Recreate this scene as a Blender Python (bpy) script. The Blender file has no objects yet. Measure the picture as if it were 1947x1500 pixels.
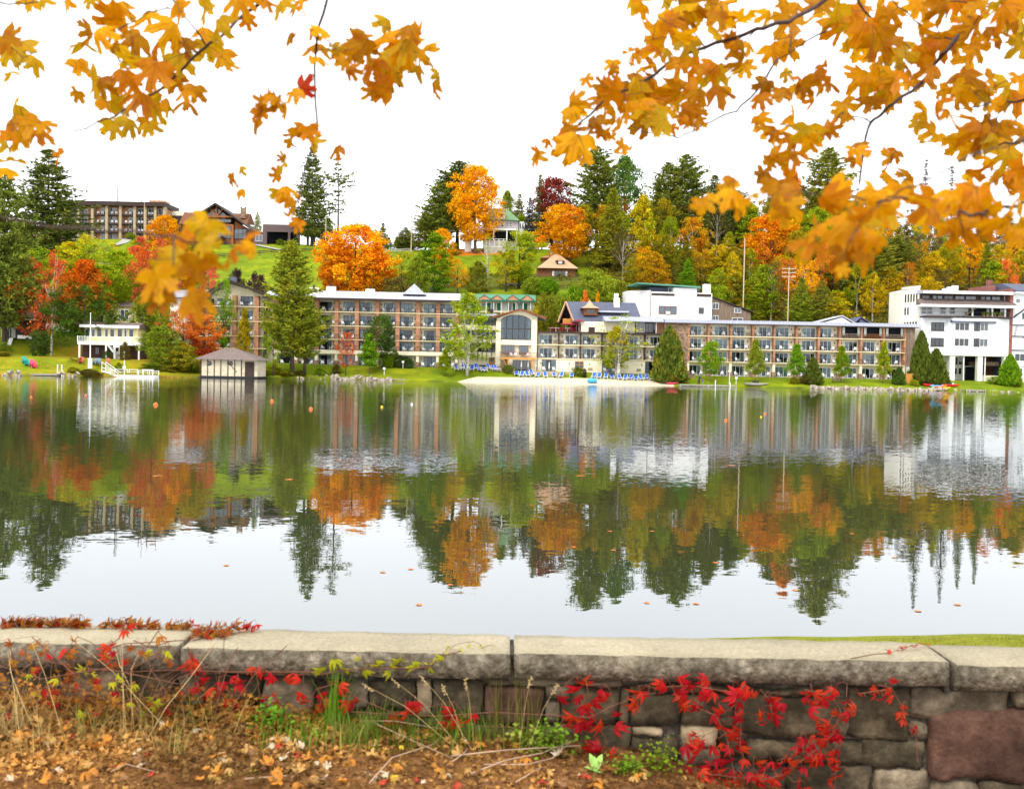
import bpy,bmesh,math,random
import numpy as np
from mathutils import Vector,Matrix,Euler,noise as mnoise

sc = bpy.context.scene
COL = sc.collection
R = math.radians
rnd = random.Random(7)
nr = np.random.RandomState(11)

# ------------------------------------------------------------------ camera
W0,H0 = 1947.0,1500.0
F0 = 1890.0
cam_d = bpy.data.cameras.new("camera")
cam = bpy.data.objects.new("camera",cam_d)
COL.objects.link(cam)
sc.camera = cam
cam_d.sensor_width = 36.0
cam_d.lens = F0 / W0 * 36.0
cam_d.clip_start = 0.05
cam_d.clip_end = 6000.0
CAMZ = 3.0
cam.location = (0,0,CAMZ)
ROLL = R(1.1)
CM = Matrix.Rotation(R(90 - 1.55),4,'X')
CM = CM @ Matrix.Rotation(ROLL,4,'Z')
cam.rotation_euler = CM.to_euler()
CMR = CM.to_3x3()
cam_d.dof.use_dof = True
cam_d.dof.focus_distance = 190.0
cam_d.dof.aperture_fstop = 5.6

def ray(px,py):
    d = Vector(((px - W0 / 2) / F0,-(py - H0 / 2) / F0,-1.0))
    return CMR @ d

def P(px,py,Y):
    d = ray(px,py)
    return Vector((0,0,CAMZ)) + d * (Y / d.y)

def proj(v):
    q = CMR.transposed() @ (Vector(v) - Vector((0,0,CAMZ)))
    return (W0 / 2 + F0 * q.x / -q.z,H0 / 2 - F0 * q.y / -q.z)

# ------------------------------------------------------------------ light
world = bpy.data.worlds.new("World")
sc.world = world
world.use_nodes = True
wt = world.node_tree
for n in list(wt.nodes):
    wt.nodes.remove(n)
SUN_EL,SUN_AZ = R(48),R(205)     # azimuth measured from +Y clockwise; behind the camera, to the left
w_out = wt.nodes.new("ShaderNodeOutputWorld")
w_bg = wt.nodes.new("ShaderNodeBackground")
w_sky = wt.nodes.new("ShaderNodeTexSky")
w_sky.sky_type = 'NISHITA'
w_sky.sun_disc = False
w_sky.sun_elevation = SUN_EL
w_sky.sun_rotation = SUN_AZ
w_mix = wt.nodes.new("ShaderNodeMixRGB")
w_tc = wt.nodes.new("ShaderNodeTexCoord")
w_map = wt.nodes.new("ShaderNodeMapping")
w_map.inputs['Scale'].default_value = (1,1,3)
w_no = wt.nodes.new("ShaderNodeTexNoise")
w_no.inputs['Scale'].default_value = 1.6
w_no.inputs['Detail'].default_value = 5
w_cr = wt.nodes.new("ShaderNodeValToRGB")     # overcast cloud deck, slightly uneven
w_cr.color_ramp.elements[0].position = 0.3
w_cr.color_ramp.elements[0].color = (.88,.905,.96,1)
w_cr.color_ramp.elements[1].position = 0.7
w_cr.color_ramp.elements[1].color = (.965,.975,1.0,1)
w_mix.inputs['Fac'].default_value = 0.93
wt.links.new(w_tc.outputs['Generated'],w_map.inputs['Vector'])
wt.links.new(w_map.outputs[0],w_no.inputs['Vector'])
wt.links.new(w_no.outputs['Fac'],w_cr.inputs['Fac'])
wt.links.new(w_sky.outputs[0],w_mix.inputs[1])
w_sc = wt.nodes.new("ShaderNodeVectorMath"); w_sc.operation = 'SCALE'
w_sc.inputs['Scale'].default_value = 11.0
wt.links.new(w_cr.outputs[0],w_sc.inputs[0])
wt.links.new(w_sc.outputs[0],w_mix.inputs[2])
wt.links.new(w_mix.outputs[0],w_bg.inputs['Color'])
w_bg.inputs['Strength'].default_value = 0.12
wt.links.new(w_bg.outputs[0],w_out.inputs['Surface'])

sun_d = bpy.data.lights.new("sun",'SUN')
sun = bpy.data.objects.new("sun",sun_d)
COL.objects.link(sun)
sun_d.energy = 1.4
sun_d.angle = R(14)
sun_d.color = (1.0,0.95,0.87)
sdir = Vector((math.sin(SUN_AZ) * math.cos(SUN_EL),math.cos(SUN_AZ) * math.cos(SUN_EL),math.sin(SUN_EL)))
sun.rotation_euler = sdir.to_track_quat('Z','Y').to_euler()
sun.location = (0,-20,40)
sc.view_settings.view_transform = 'Standard'
sc.view_settings.look = 'None'
sc.view_settings.gamma = 1.0
sc.view_settings.exposure = 0.85
sc.view_settings.use_curve_mapping = False

# ------------------------------------------------------------------ helpers
def tag(o,label=None,cat=None,group=None,kind=None):
    if label: o['label'] = label
    if cat: o['category'] = cat
    if group: o['group'] = group
    if kind: o['kind'] = kind
    return o

def lin(r,g,b):
    f = lambda c: (c / 255 / 12.92) if c / 255 <= 0.04045 else ((c / 255 + 0.055) / 1.055) ** 2.4
    return (f(r),f(g),f(b))

def mesh_obj(name,me,parent=None,loc=None,rot=None,scale=None):
    o = bpy.data.objects.new(name,me)
    COL.objects.link(o)
    if parent: o.parent = parent
    if loc is not None: o.location = loc
    if rot is not None: o.rotation_euler = rot
    if scale is not None: o.scale = scale
    return o

def empty(name,loc=(0,0,0),rz=0.0,parent=None):
    o = bpy.data.objects.new(name,None)
    o.empty_display_size = 0.5
    COL.objects.link(o)
    o.location = loc
    o.rotation_euler = (0,0,rz)
    if parent: o.parent = parent
    return o

def np_mesh(name,V,Fs,mat=None,smooth=False):
    """V (n,3) array, Fs (m,k) array of equal sized faces"""
    me = bpy.data.meshes.new(name)
    V = np.asarray(V,dtype=np.float32)
    Fs = np.asarray(Fs,dtype=np.int32)
    m,k = Fs.shape
    me.vertices.add(len(V))
    me.vertices.foreach_set("co",V.ravel())
    me.loops.add(m * k)
    me.loops.foreach_set("vertex_index",Fs.ravel())
    me.polygons.add(m)
    me.polygons.foreach_set("loop_start",np.arange(0,m * k,k,dtype=np.int32))
    if smooth:
        me.polygons.foreach_set("use_smooth",np.ones(m,dtype=bool))
    me.update(calc_edges=True)
    if mat: me.materials.append(mat)
    return me

class MB:
    def __init__(s):
        s.v = []; s.f = []

    def box(s,x0,x1,y0,y1,z0,z1):
        n = len(s.v)
        if x1 < x0: x0,x1 = x1,x0
        if y1 < y0: y0,y1 = y1,y0
        if z1 < z0: z0,z1 = z1,z0
        s.v += [(x0,y0,z0),(x1,y0,z0),(x1,y1,z0),(x0,y1,z0),(x0,y0,z1),(x1,y0,z1),(x1,y1,z1),(x0,y1,z1)]
        s.f += [(n,n + 3,n + 2,n + 1),(n + 4,n + 5,n + 6,n + 7),(n,n + 1,n + 5,n + 4),(n + 1,n + 2,n + 6,n + 5),(n + 2,n + 3,n + 7,n + 6),(n + 3,n,n + 4,n + 7)]
        return s

    def bar(s,a,b,w,h=None):
        """box beam between two points"""
        h = h or w
        a = Vector(a); b = Vector(b)
        d = (b - a)
        if d.length < 1e-6: return s
        d.normalize()
        up = Vector((0,0,1)) if abs(d.z) < 0.95 else Vector((0,1,0))
        u = d.cross(up).normalized() * (w / 2)
        t = u.cross(d).normalized() * (h / 2)
        n = len(s.v)
        for p in (a,b):
            for q in (-u - t,u - t,u + t,-u + t):
                s.v.append(tuple(p + q))
        s.f += [(n,n + 1,n + 2,n + 3),(n + 7,n + 6,n + 5,n + 4),(n,n + 4,n + 5,n + 1),(n + 1,n + 5,n + 6,n + 2),(n + 2,n + 6,n + 7,n + 3),(n + 3,n + 7,n + 4,n)]
        return s

    def prism(s,poly,y0,y1,axis='y'):
        """poly list of (x,z) extruded along y (axis 'y'), or (x,y) along z, or (y,z) along x"""
        n = len(s.v); k = len(poly)
        for yy in (y0,y1):
            for a,b in poly:
                s.v.append((a,yy,b) if axis == 'y' else ((a,b,yy) if axis == 'z' else (yy,a,b)))
        s.f.append(tuple(range(n,n + k)))
        s.f.append(tuple(range(n + 2 * k - 1,n + k - 1,-1)))
        for i in range(k):
            j = (i + 1) % k
            s.f.append((n + i,n + k + i,n + k + j,n + j))
        return s

    def poly(s,pts):
        n = len(s.v)
        s.v += [tuple(p) for p in pts]
        s.f.append(tuple(range(n,n + len(pts))))
        return s

    def tube(s,pts,rad,k=6,cap=True):
        pts = [Vector(p) for p in pts]
        n0 = len(s.v)
        m = len(pts)
        if not hasattr(rad,'__len__'): rad = [rad] * m
        pu = None
        for i,p in enumerate(pts):
            d = (pts[min(i + 1,m - 1)] - pts[max(i - 1,0)])
            if d.length < 1e-9: d = Vector((0,0,1))
            d.normalize()
            if pu is None:
                pu = d.orthogonal().normalized()
            else:
                pu = (pu - d * pu.dot(d))
                pu = pu.normalized() if pu.length > 1e-6 else d.orthogonal().normalized()
            w = d.cross(pu)
            for j in range(k):
                a = 2 * math.pi * j / k
                s.v.append(tuple(p + (pu * math.cos(a) + w * math.sin(a)) * rad[i]))
        for i in range(m - 1):
            for j in range(k):
                a = n0 + i * k + j; b = n0 + i * k + (j + 1) % k
                s.f.append((a,b,b + k,a + k))
        if cap:
            s.f.append(tuple(n0 + j for j in range(k))[::-1])
            s.f.append(tuple(n0 + (m - 1) * k + j for j in range(k)))
        return s

    def lathe(s,prof,k=10,c=(0,0,0)):
        return s.tube([(c[0],c[1],c[2] + z) for r,z in prof],[max(r,1e-4) for r,z in prof],k)

    def pyramid(s,x0,x1,y0,y1,z,ax,ay,az):
        n = len(s.v)
        s.v += [(x0,y0,z),(x1,y0,z),(x1,y1,z),(x0,y1,z),(ax,ay,az)]
        s.f += [(n,n + 1,n + 4),(n + 1,n + 2,n + 4),(n + 2,n + 3,n + 4),(n + 3,n,n + 4),(n + 3,n + 2,n + 1,n)]
        return s

    def mesh(s,name,mat=None,smooth=False):
        me = bpy.data.meshes.new(name)
        me.from_pydata(s.v,[],s.f)
        me.update()
        if mat: me.materials.append(mat)
        if smooth:
            me.polygons.foreach_set("use_smooth",np.ones(len(me.polygons),dtype=bool))
        return me

    def build(s,name,mat,parent=None,smooth=False,loc=None,rot=None):
        return mesh_obj(name,s.mesh(name,mat,smooth),parent,loc,rot)

def hip(m,x0,x1,y0,y1,z,rx0,rx1,ry,rz,t=0.0):
    """hip roof with ridge from rx0 to rx1"""
    n = len(m.v)
    m.v += [(x0,y0,z),(x1,y0,z),(x1,y1,z),(x0,y1,z),(rx0,ry,rz),(rx1,ry,rz)]
    m.f += [(n,n + 1,n + 5,n + 4),(n + 1,n + 2,n + 5),(n + 2,n + 3,n + 4,n + 5),(n + 3,n,n + 4),(n + 3,n + 2,n + 1,n)]
    return m

# ------------------------------------------------------------------ materials
def newmat(name):
    m = bpy.data.materials.new(name)
    m.use_nodes = True
    nt = m.node_tree
    for n in list(nt.nodes): nt.nodes.remove(n)
    out = nt.nodes.new("ShaderNodeOutputMaterial")
    return m,nt,out

def N(nt,t,**kw):
    n = nt.nodes.new("ShaderNode" + t)
    for k,v in kw.items():
        if k in ('operation','blend_type','attribute_type','attribute_name','data_type','noise_dimensions','feature','clamp','use_clamp','interpolation_type','offset','squash'):
            setattr(n,k,v)
        else:
            n.inputs[k].default_value = v
    return n

def mat(name,col,rough=0.85,amt=0.18,scale=2.0,bump=0.0,bscale=None,col2=None,metal=0.0,detail=4,stretch=None,spec=0.3):
    """principled with noise-varied base colour; col/col2 in 0-255 sRGB"""
    m,nt,out = newmat(name)
    c1 = lin(*col)
    if col2 is None:
        a = tuple(x * (1 - amt) for x in c1); b = tuple(min(1,x * (1 + amt)) for x in c1)
    else:
        a = c1; b = lin(*col2)
    tc = N(nt,"TexCoord")
    mp = N(nt,"Mapping")
    if stretch: mp.inputs['Scale'].default_value = stretch
    no = N(nt,"TexNoise"); no.inputs['Scale'].default_value = scale; no.inputs['Detail'].default_value = detail
    cr = N(nt,"ValToRGB")
    cr.color_ramp.elements[0].position = 0.35; cr.color_ramp.elements[0].color = (*a,1)
    cr.color_ramp.elements[1].position = 0.65; cr.color_ramp.elements[1].color = (*b,1)
    bs = N(nt,"BsdfPrincipled")
    bs.inputs['Roughness'].default_value = rough
    bs.inputs['Metallic'].default_value = metal
    bs.inputs['Specular IOR Level'].default_value = spec
    nt.links.new(tc.outputs['Object'],mp.inputs[0])
    nt.links.new(mp.outputs[0],no.inputs['Vector'])
    nt.links.new(no.outputs['Fac'],cr.inputs[0])
    nt.links.new(cr.outputs[0],bs.inputs['Base Color'])
    if bump:
        n2 = N(nt,"TexNoise"); n2.inputs['Scale'].default_value = bscale or scale * 6; n2.inputs['Detail'].default_value = 5
        nt.links.new(mp.outputs[0],n2.inputs['Vector'])
        bp = N(nt,"Bump"); bp.inputs['Strength'].default_value = 1.0; bp.inputs['Distance'].default_value = bump
        nt.links.new(n2.outputs['Fac'],bp.inputs['Height'])
        nt.links.new(bp.outputs[0],bs.inputs['Normal'])
    nt.links.new(bs.outputs[0],out.inputs[0])
    return m

def brick_mat(name,c1,c2,mortar,bw=0.25,bh=0.08,xz=True,ms=0.012):
    m,nt,out = newmat(name)
    tc = N(nt,"TexCoord")
    sx = N(nt,"SeparateXYZ"); cx = N(nt,"CombineXYZ"); ad = N(nt,"Math",operation='ADD')
    nt.links.new(tc.outputs['Object'],sx.inputs[0])
    nt.links.new(sx.outputs['X'],ad.inputs[0]); nt.links.new(sx.outputs['Y'],ad.inputs[1])
    nt.links.new(ad.outputs[0],cx.inputs['X']); nt.links.new(sx.outputs['Z'],cx.inputs['Y'])
    br = N(nt,"TexBrick")
    br.inputs['Scale'].default_value = 1
    br.inputs['Brick Width'].default_value = bw; br.inputs['Row Height'].default_value = bh
    br.inputs['Mortar Size'].default_value = ms
    br.inputs['Color1'].default_value = (*lin(*c1),1); br.inputs['Color2'].default_value = (*lin(*c2),1)
    br.inputs['Mortar'].default_value = (*lin(*mortar),1)
    nt.links.new(cx.outputs[0],br.inputs['Vector'])
    no = N(nt,"TexNoise"); no.inputs['Scale'].default_value = 0.8; no.inputs['Detail'].default_value = 6
    nt.links.new(tc.outputs['Object'],no.inputs['Vector'])
    mr = N(nt,"MapRange"); mr.inputs['From Min'].default_value = .3; mr.inputs['From Max'].default_value = .7
    mr.inputs['To Min'].default_value = .7; mr.inputs['To Max'].default_value = 1.25
    nt.links.new(no.outputs['Fac'],mr.inputs[0])
    mu = N(nt,"MixRGB",blend_type='MULTIPLY'); mu.inputs[0].default_value = 1
    nt.links.new(br.outputs['Color'],mu.inputs[1]); nt.links.new(mr.outputs[0],mu.inputs[2])
    bs = N(nt,"BsdfPrincipled"); bs.inputs['Roughness'].default_value = .9
    nt.links.new(mu.outputs[0],bs.inputs['Base Color'])
    nt.links.new(bs.outputs[0],out.inputs[0])
    return m

def glass_mat(name,tint=(0.02,0.025,0.03),refl=0.55,rough=0.03):
    """window pane: part see-through, part mirror"""
    m,nt,out = newmat(name)
    fr = N(nt,"Fresnel"); fr.inputs['IOR'].default_value = 1.5
    mr = N(nt,"MapRange"); mr.inputs['To Min'].default_value = 0.0; mr.inputs['To Max'].default_value = 1
    gl = N(nt,"BsdfGlossy"); gl.inputs['Roughness'].default_value = rough; gl.inputs['Color'].default_value = (.9,.95,1,1)
    tr = N(nt,"BsdfTransparent"); tr.inputs['Color'].default_value = (.72,.78,.80,1)
    nt.links.new(fr.outputs[0],mr.inputs[0])
    mx = N(nt,"MixShader")
    nt.links.new(mr.outputs[0],mx.inputs[0]); nt.links.new(tr.outputs[0],mx.inputs[1]); nt.links.new(gl.outputs[0],mx.inputs[2])
    nt.links.new(mx.outputs[0],out.inputs[0])
    return m

def foliage_mat(name,trans=0.35,rough=0.6,island=0.45,ns=0.9):
    """leaf material; each tree carries its own two foliage colours as object properties
    leaf_a, leaf_b; 'turn' = how much has turned to leaf_b, 'grad' = how much more at the top"""
    m,nt,out = newmat(name)
    A = N(nt,"Attribute"); A.attribute_type = 'OBJECT'; A.attribute_name = 'leaf_a'
    B = N(nt,"Attribute"); B.attribute_type = 'OBJECT'; B.attribute_name = 'leaf_b'
    T = N(nt,"Attribute"); T.attribute_type = 'OBJECT'; T.attribute_name = 'turn'
    G = N(nt,"Attribute"); G.attribute_type = 'OBJECT'; G.attribute_name = 'grad'
    oi = N(nt,"ObjectInfo")
    tc = N(nt,"TexCoord")
    no = N(nt,"TexNoise"); no.noise_dimensions = '4D'
    no.inputs['Scale'].default_value = ns; no.inputs['Detail'].default_value = 2.0
    wv = N(nt,"Math",operation='MULTIPLY'); wv.inputs[1].default_value = 37.0
    nt.links.new(oi.outputs['Random'],wv.inputs[0]); nt.links.new(wv.outputs[0],no.inputs['W'])
    nt.links.new(tc.outputs['Object'],no.inputs['Vector'])
    sz = N(nt,"SeparateXYZ"); nt.links.new(tc.outputs['Generated'],sz.inputs[0])
    z5 = N(nt,"Math",operation='SUBTRACT'); z5.inputs[1].default_value = 0.5
    nt.links.new(sz.outputs['Z'],z5.inputs[0])
    zg = N(nt,"Math",operation='MULTIPLY'); nt.links.new(z5.outputs[0],zg.inputs[0]); nt.links.new(G.outputs['Fac'],zg.inputs[1])
    s1 = N(nt,"Math",operation='ADD'); nt.links.new(no.outputs['Fac'],s1.inputs[0]); nt.links.new(zg.outputs[0],s1.inputs[1])
    s2 = N(nt,"Math",operation='ADD'); nt.links.new(s1.outputs[0],s2.inputs[0]); nt.links.new(T.outputs['Fac'],s2.inputs[1])
    mr = N(nt,"MapRange"); mr.inputs['From Min'].default_value = 0.92; mr.inputs['From Max'].default_value = 1.08
    nt.links.new(s2.outputs[0],mr.inputs[0])
    mx = N(nt,"MixRGB"); nt.links.new(mr.outputs[0],mx.inputs[0]); nt.links.new(A.outputs['Color'],mx.inputs[1]); nt.links.new(B.outputs['Color'],mx.inputs[2])
    ge = N(nt,"NewGeometry")
    v = N(nt,"MapRange"); v.inputs['To Min'].default_value = 1 - island; v.inputs['To Max'].default_value = 1 + island
    nt.links.new(ge.outputs['Random Per Island'],v.inputs[0])
    n3 = N(nt,"TexNoise"); n3.inputs['Scale'].default_value = ns * 2.4; n3.inputs['Detail'].default_value = 1
    nt.links.new(tc.outputs['Object'],n3.inputs['Vector'])
    v3 = N(nt,"MapRange"); v3.inputs['From Min'].default_value = .3; v3.inputs['From Max'].default_value = .7; v3.inputs['To Min'].default_value = .62; v3.inputs['To Max'].default_value = 1.35
    nt.links.new(n3.outputs['Fac'],v3.inputs[0])
    vm = N(nt,"Math",operation='MULTIPLY'); nt.links.new(v.outputs[0],vm.inputs[0]); nt.links.new(v3.outputs[0],vm.inputs[1])
    mu = N(nt,"MixRGB",blend_type='MULTIPLY'); mu.inputs[0].default_value = 1
    nt.links.new(mx.outputs[0],mu.inputs[1]); nt.links.new(vm.outputs[0],mu.inputs[2])
    df = N(nt,"BsdfDiffuse"); tl = N(nt,"BsdfTranslucent")
    nt.links.new(mu.outputs[0],df.inputs[0]); nt.links.new(mu.outputs[0],tl.inputs[0])
    ms = N(nt,"MixShader"); ms.inputs[0].default_value = trans
    nt.links.new(df.outputs[0],ms.inputs[1]); nt.links.new(tl.outputs[0],ms.inputs[2])
    nt.links.new(ms.outputs[0],out.inputs[0])
    return m
# ------------------------------------------------------------------ terrain
def lerp_tab(t,x):
    if x <= t[0][0]: return t[0][1]
    for (a,b),(c,d) in zip(t,t[1:]):
        if x <= c: return b + (d - b) * (x - a) / (c - a)
    return t[-1][1]

SHORE = [(-900,60),(-120,158),(-90,169),(-80,173),(-64,180),(-50,189),(-39,194),(-9,193),(44,196.5),(72,194.5),(98,197),(150,204),(900,330)]

def shore_y(x):
    return lerp_tab(SHORE,x) + .5 * math.sin(x * 0.31) + .35 * math.sin(x * .83 + 1)

HILL = [(243,20.7),(247,21.8),(262,27),(275,32.3),(288,36.8),(297,38.2),(360,38.6),(480,32),(900,12),(3000,4)]
PLAT = [(-95,3.3),(-60,2.9),(-40,2.8),(-15,2.62),(3,2.36),(25,2.2),(50,1.95),(95,2.0)]

def ground_z(x,y):
    d = y - shore_y(x)
    zb = lerp_tab(PLAT,x)
    low = 0.25 if x > -30 else 0.5
    beach = 1.0 if -13 < x < 36 else 0.0
    t = [(-60,-5),(-2,-0.7),(0,-0.05),(0.8,low if not beach else 0.12),(5.5,(1.3 if not beach else 0.75)),(8.5,zb - 0.25 if not beach else 1.15),(11,zb),(31,zb + .4)]
    ys_ = shore_y(x) + 31
    if y <= ys_: return lerp_tab(t,d)
    yk = max(243.0,ys_ + 15)
    if y < yk:
        return zb + .4 + (20.7 - zb - .4) * ((y - ys_) / (yk - ys_)) ** .8
    z = lerp_tab(HILL,y - (yk - 243.0))
    return z + min(1,(y - yk) / 40) * (.5 * math.sin(x * 0.045) + .35 * math.sin(x * 0.11 + y * .05))

def on_ground(px,py_guess,Y):
    """ground point under image column px at distance Y"""
    p = P(px,py_guess,Y)
    return Vector((p.x,Y,ground_z(p.x,Y)))

M = {}

def land_mat():
    """grass, soil and leaf litter by a painted ground-cover map (vertex colour = cover kind)"""
    m,nt,out = newmat("ground_cover")
    at = N(nt,"Attribute"); at.attribute_name = 'cover'
    tc = N(nt,"TexCoord")
    sp = N(nt,"SeparateColor"); nt.links.new(at.outputs['Color'],sp.inputs[0])
    n1 = N(nt,"TexNoise"); n1.inputs['Scale'].default_value = .22; n1.inputs['Detail'].default_value = 8; n1.inputs['Roughness'].default_value = .65
    nt.links.new(tc.outputs['Object'],n1.inputs['Vector'])
    g = N(nt,"ValToRGB"); e = g.color_ramp.elements
    e[0].position = .32; e[0].color = (*lin(88,104,16),1)
    e[1].position = .68; e[1].color = (*lin(140,146,18),1)
    k = e.new(.5); k.color = (*lin(106,124,16),1)
    nt.links.new(n1.outputs['Fac'],g.inputs[0])
    n2 = N(nt,"TexNoise"); n2.inputs['Scale'].default_value = .8; n2.inputs['Detail'].default_value = 8; n2.inputs['Roughness'].default_value = .7
    nt.links.new(tc.outputs['Object'],n2.inputs['Vector'])
    d = N(nt,"ValToRGB"); e = d.color_ramp.elements
    e[0].position = .3; e[0].color = (*lin(62,52,26),1)
    e[1].position = .7; e[1].color = (*lin(120,96,50),1)
    k = e.new(.5); k.color = (*lin(76,84,30),1)
    nt.links.new(n2.outputs['Fac'],d.inputs[0])
    mx = N(nt,"MixRGB"); nt.links.new(sp.outputs['Red'],mx.inputs[0]); nt.links.new(g.outputs[0],mx.inputs[1]); nt.links.new(d.outputs[0],mx.inputs[2])
    # fallen orange leaves
    n3 = N(nt,"TexNoise"); n3.inputs['Scale'].default_value = 2.6; n3.inputs['Detail'].default_value = 6; n3.inputs['Roughness'].default_value = .8
    nt.links.new(tc.outputs['Object'],n3.inputs['Vector'])
    ad = N(nt,"Math",operation='ADD'); nt.links.new(n3.outputs['Fac'],ad.inputs[0])
    hf = N(nt,"Math",operation='MULTIPLY'); hf.inputs[1].default_value = .5; nt.links.new(sp.outputs['Green'],hf.inputs[0]); nt.links.new(hf.outputs[0],ad.inputs[1])
    mr = N(nt,"MapRange"); mr.inputs['From Min'].default_value = .62; mr.inputs['From Max'].default_value = .74
    nt.links.new(ad.outputs[0],mr.inputs[0])
    m2 = N(nt,"MixRGB"); m2.inputs[2].default_value = (*lin(190,112,34),1)
    nt.links.new(mr.outputs[0],m2.inputs[0]); nt.links.new(mx.outputs[0],m2.inputs[1])
    bs = N(nt,"BsdfPrincipled"); bs.inputs['Roughness'].default_value = .95; bs.inputs['Specular IOR Level'].default_value = .1
    nt.links.new(m2.outputs[0],bs.inputs['Base Color'])
    nt.links.new(bs.outputs[0],out.inputs[0])
    return m

def grid_mesh(name,xs,ys,fz,m,cover=None):
    V = []; C = []
    for y in ys:
        for x in xs:
            V.append((x,y,fz(x,y)))
            if cover: C.append((*cover(x,y),1.0))
    nx,ny = len(xs),len(ys)
    i = np.arange((ny - 1) * (nx - 1)); r = i // (nx - 1); c = i % (nx - 1)
    a = r * nx + c
    F = np.stack([a,a + 1,a + nx + 1,a + nx],1)
    me = np_mesh(name,V,F,m,smooth=True)
    if cover:
        ca = me.color_attributes.new('cover','FLOAT_COLOR','POINT')
        ca.data.foreach_set('color',np.array(C,dtype=np.float32).ravel())
    return me

def cover(x,y):
    d = y - shore_y(x)
    n = mnoise.noise(Vector((x * .12,y * .12,0))) * .5
    soil = 0.0; leaf = 0.0
    if y > 236 and x > 22 + 12 * n: soil = 1.0            # wooded hillside
    if d > 33 and y < 243: soil = max(soil,.8 if x > -48 else .35)                 # rough bank behind the hotel
    if 249 < y < 264 and -30 < x < 22: soil = max(soil,.75 + n)   # scrub bank
    if x < -52 and d > 40 and d < 64: soil = max(soil,.4)
    if d < 0.4: soil = 1.0
    if -22 < x < -2 and 282 < y < 300: leaf = .8; soil = .3
    if x < -50 and d < 34: leaf = .22 + n * .3
    if -33 < x < -17 and 0 < d < 10: leaf = .15
    if x > 22 and y > 236: leaf = .12
    return (max(0,min(1,soil)),max(0,min(1,leaf)),0)

xs = [-900,-600,-400,-300,-240,-200,-170] + [-150 + 1.6 * i for i in range(188)] + [170,200,240,300,400,600,900]
ys = [150,165] + [168 + 1.3 * i for i in range(112)] + [320,335,350,375,420,500,700,1000,1600,3000]
M['land'] = land_mat()
ter = mesh_obj("ground",grid_mesh("ground",xs,ys,ground_z,M['land'],cover))
tag(ter,kind='structure')

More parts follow.
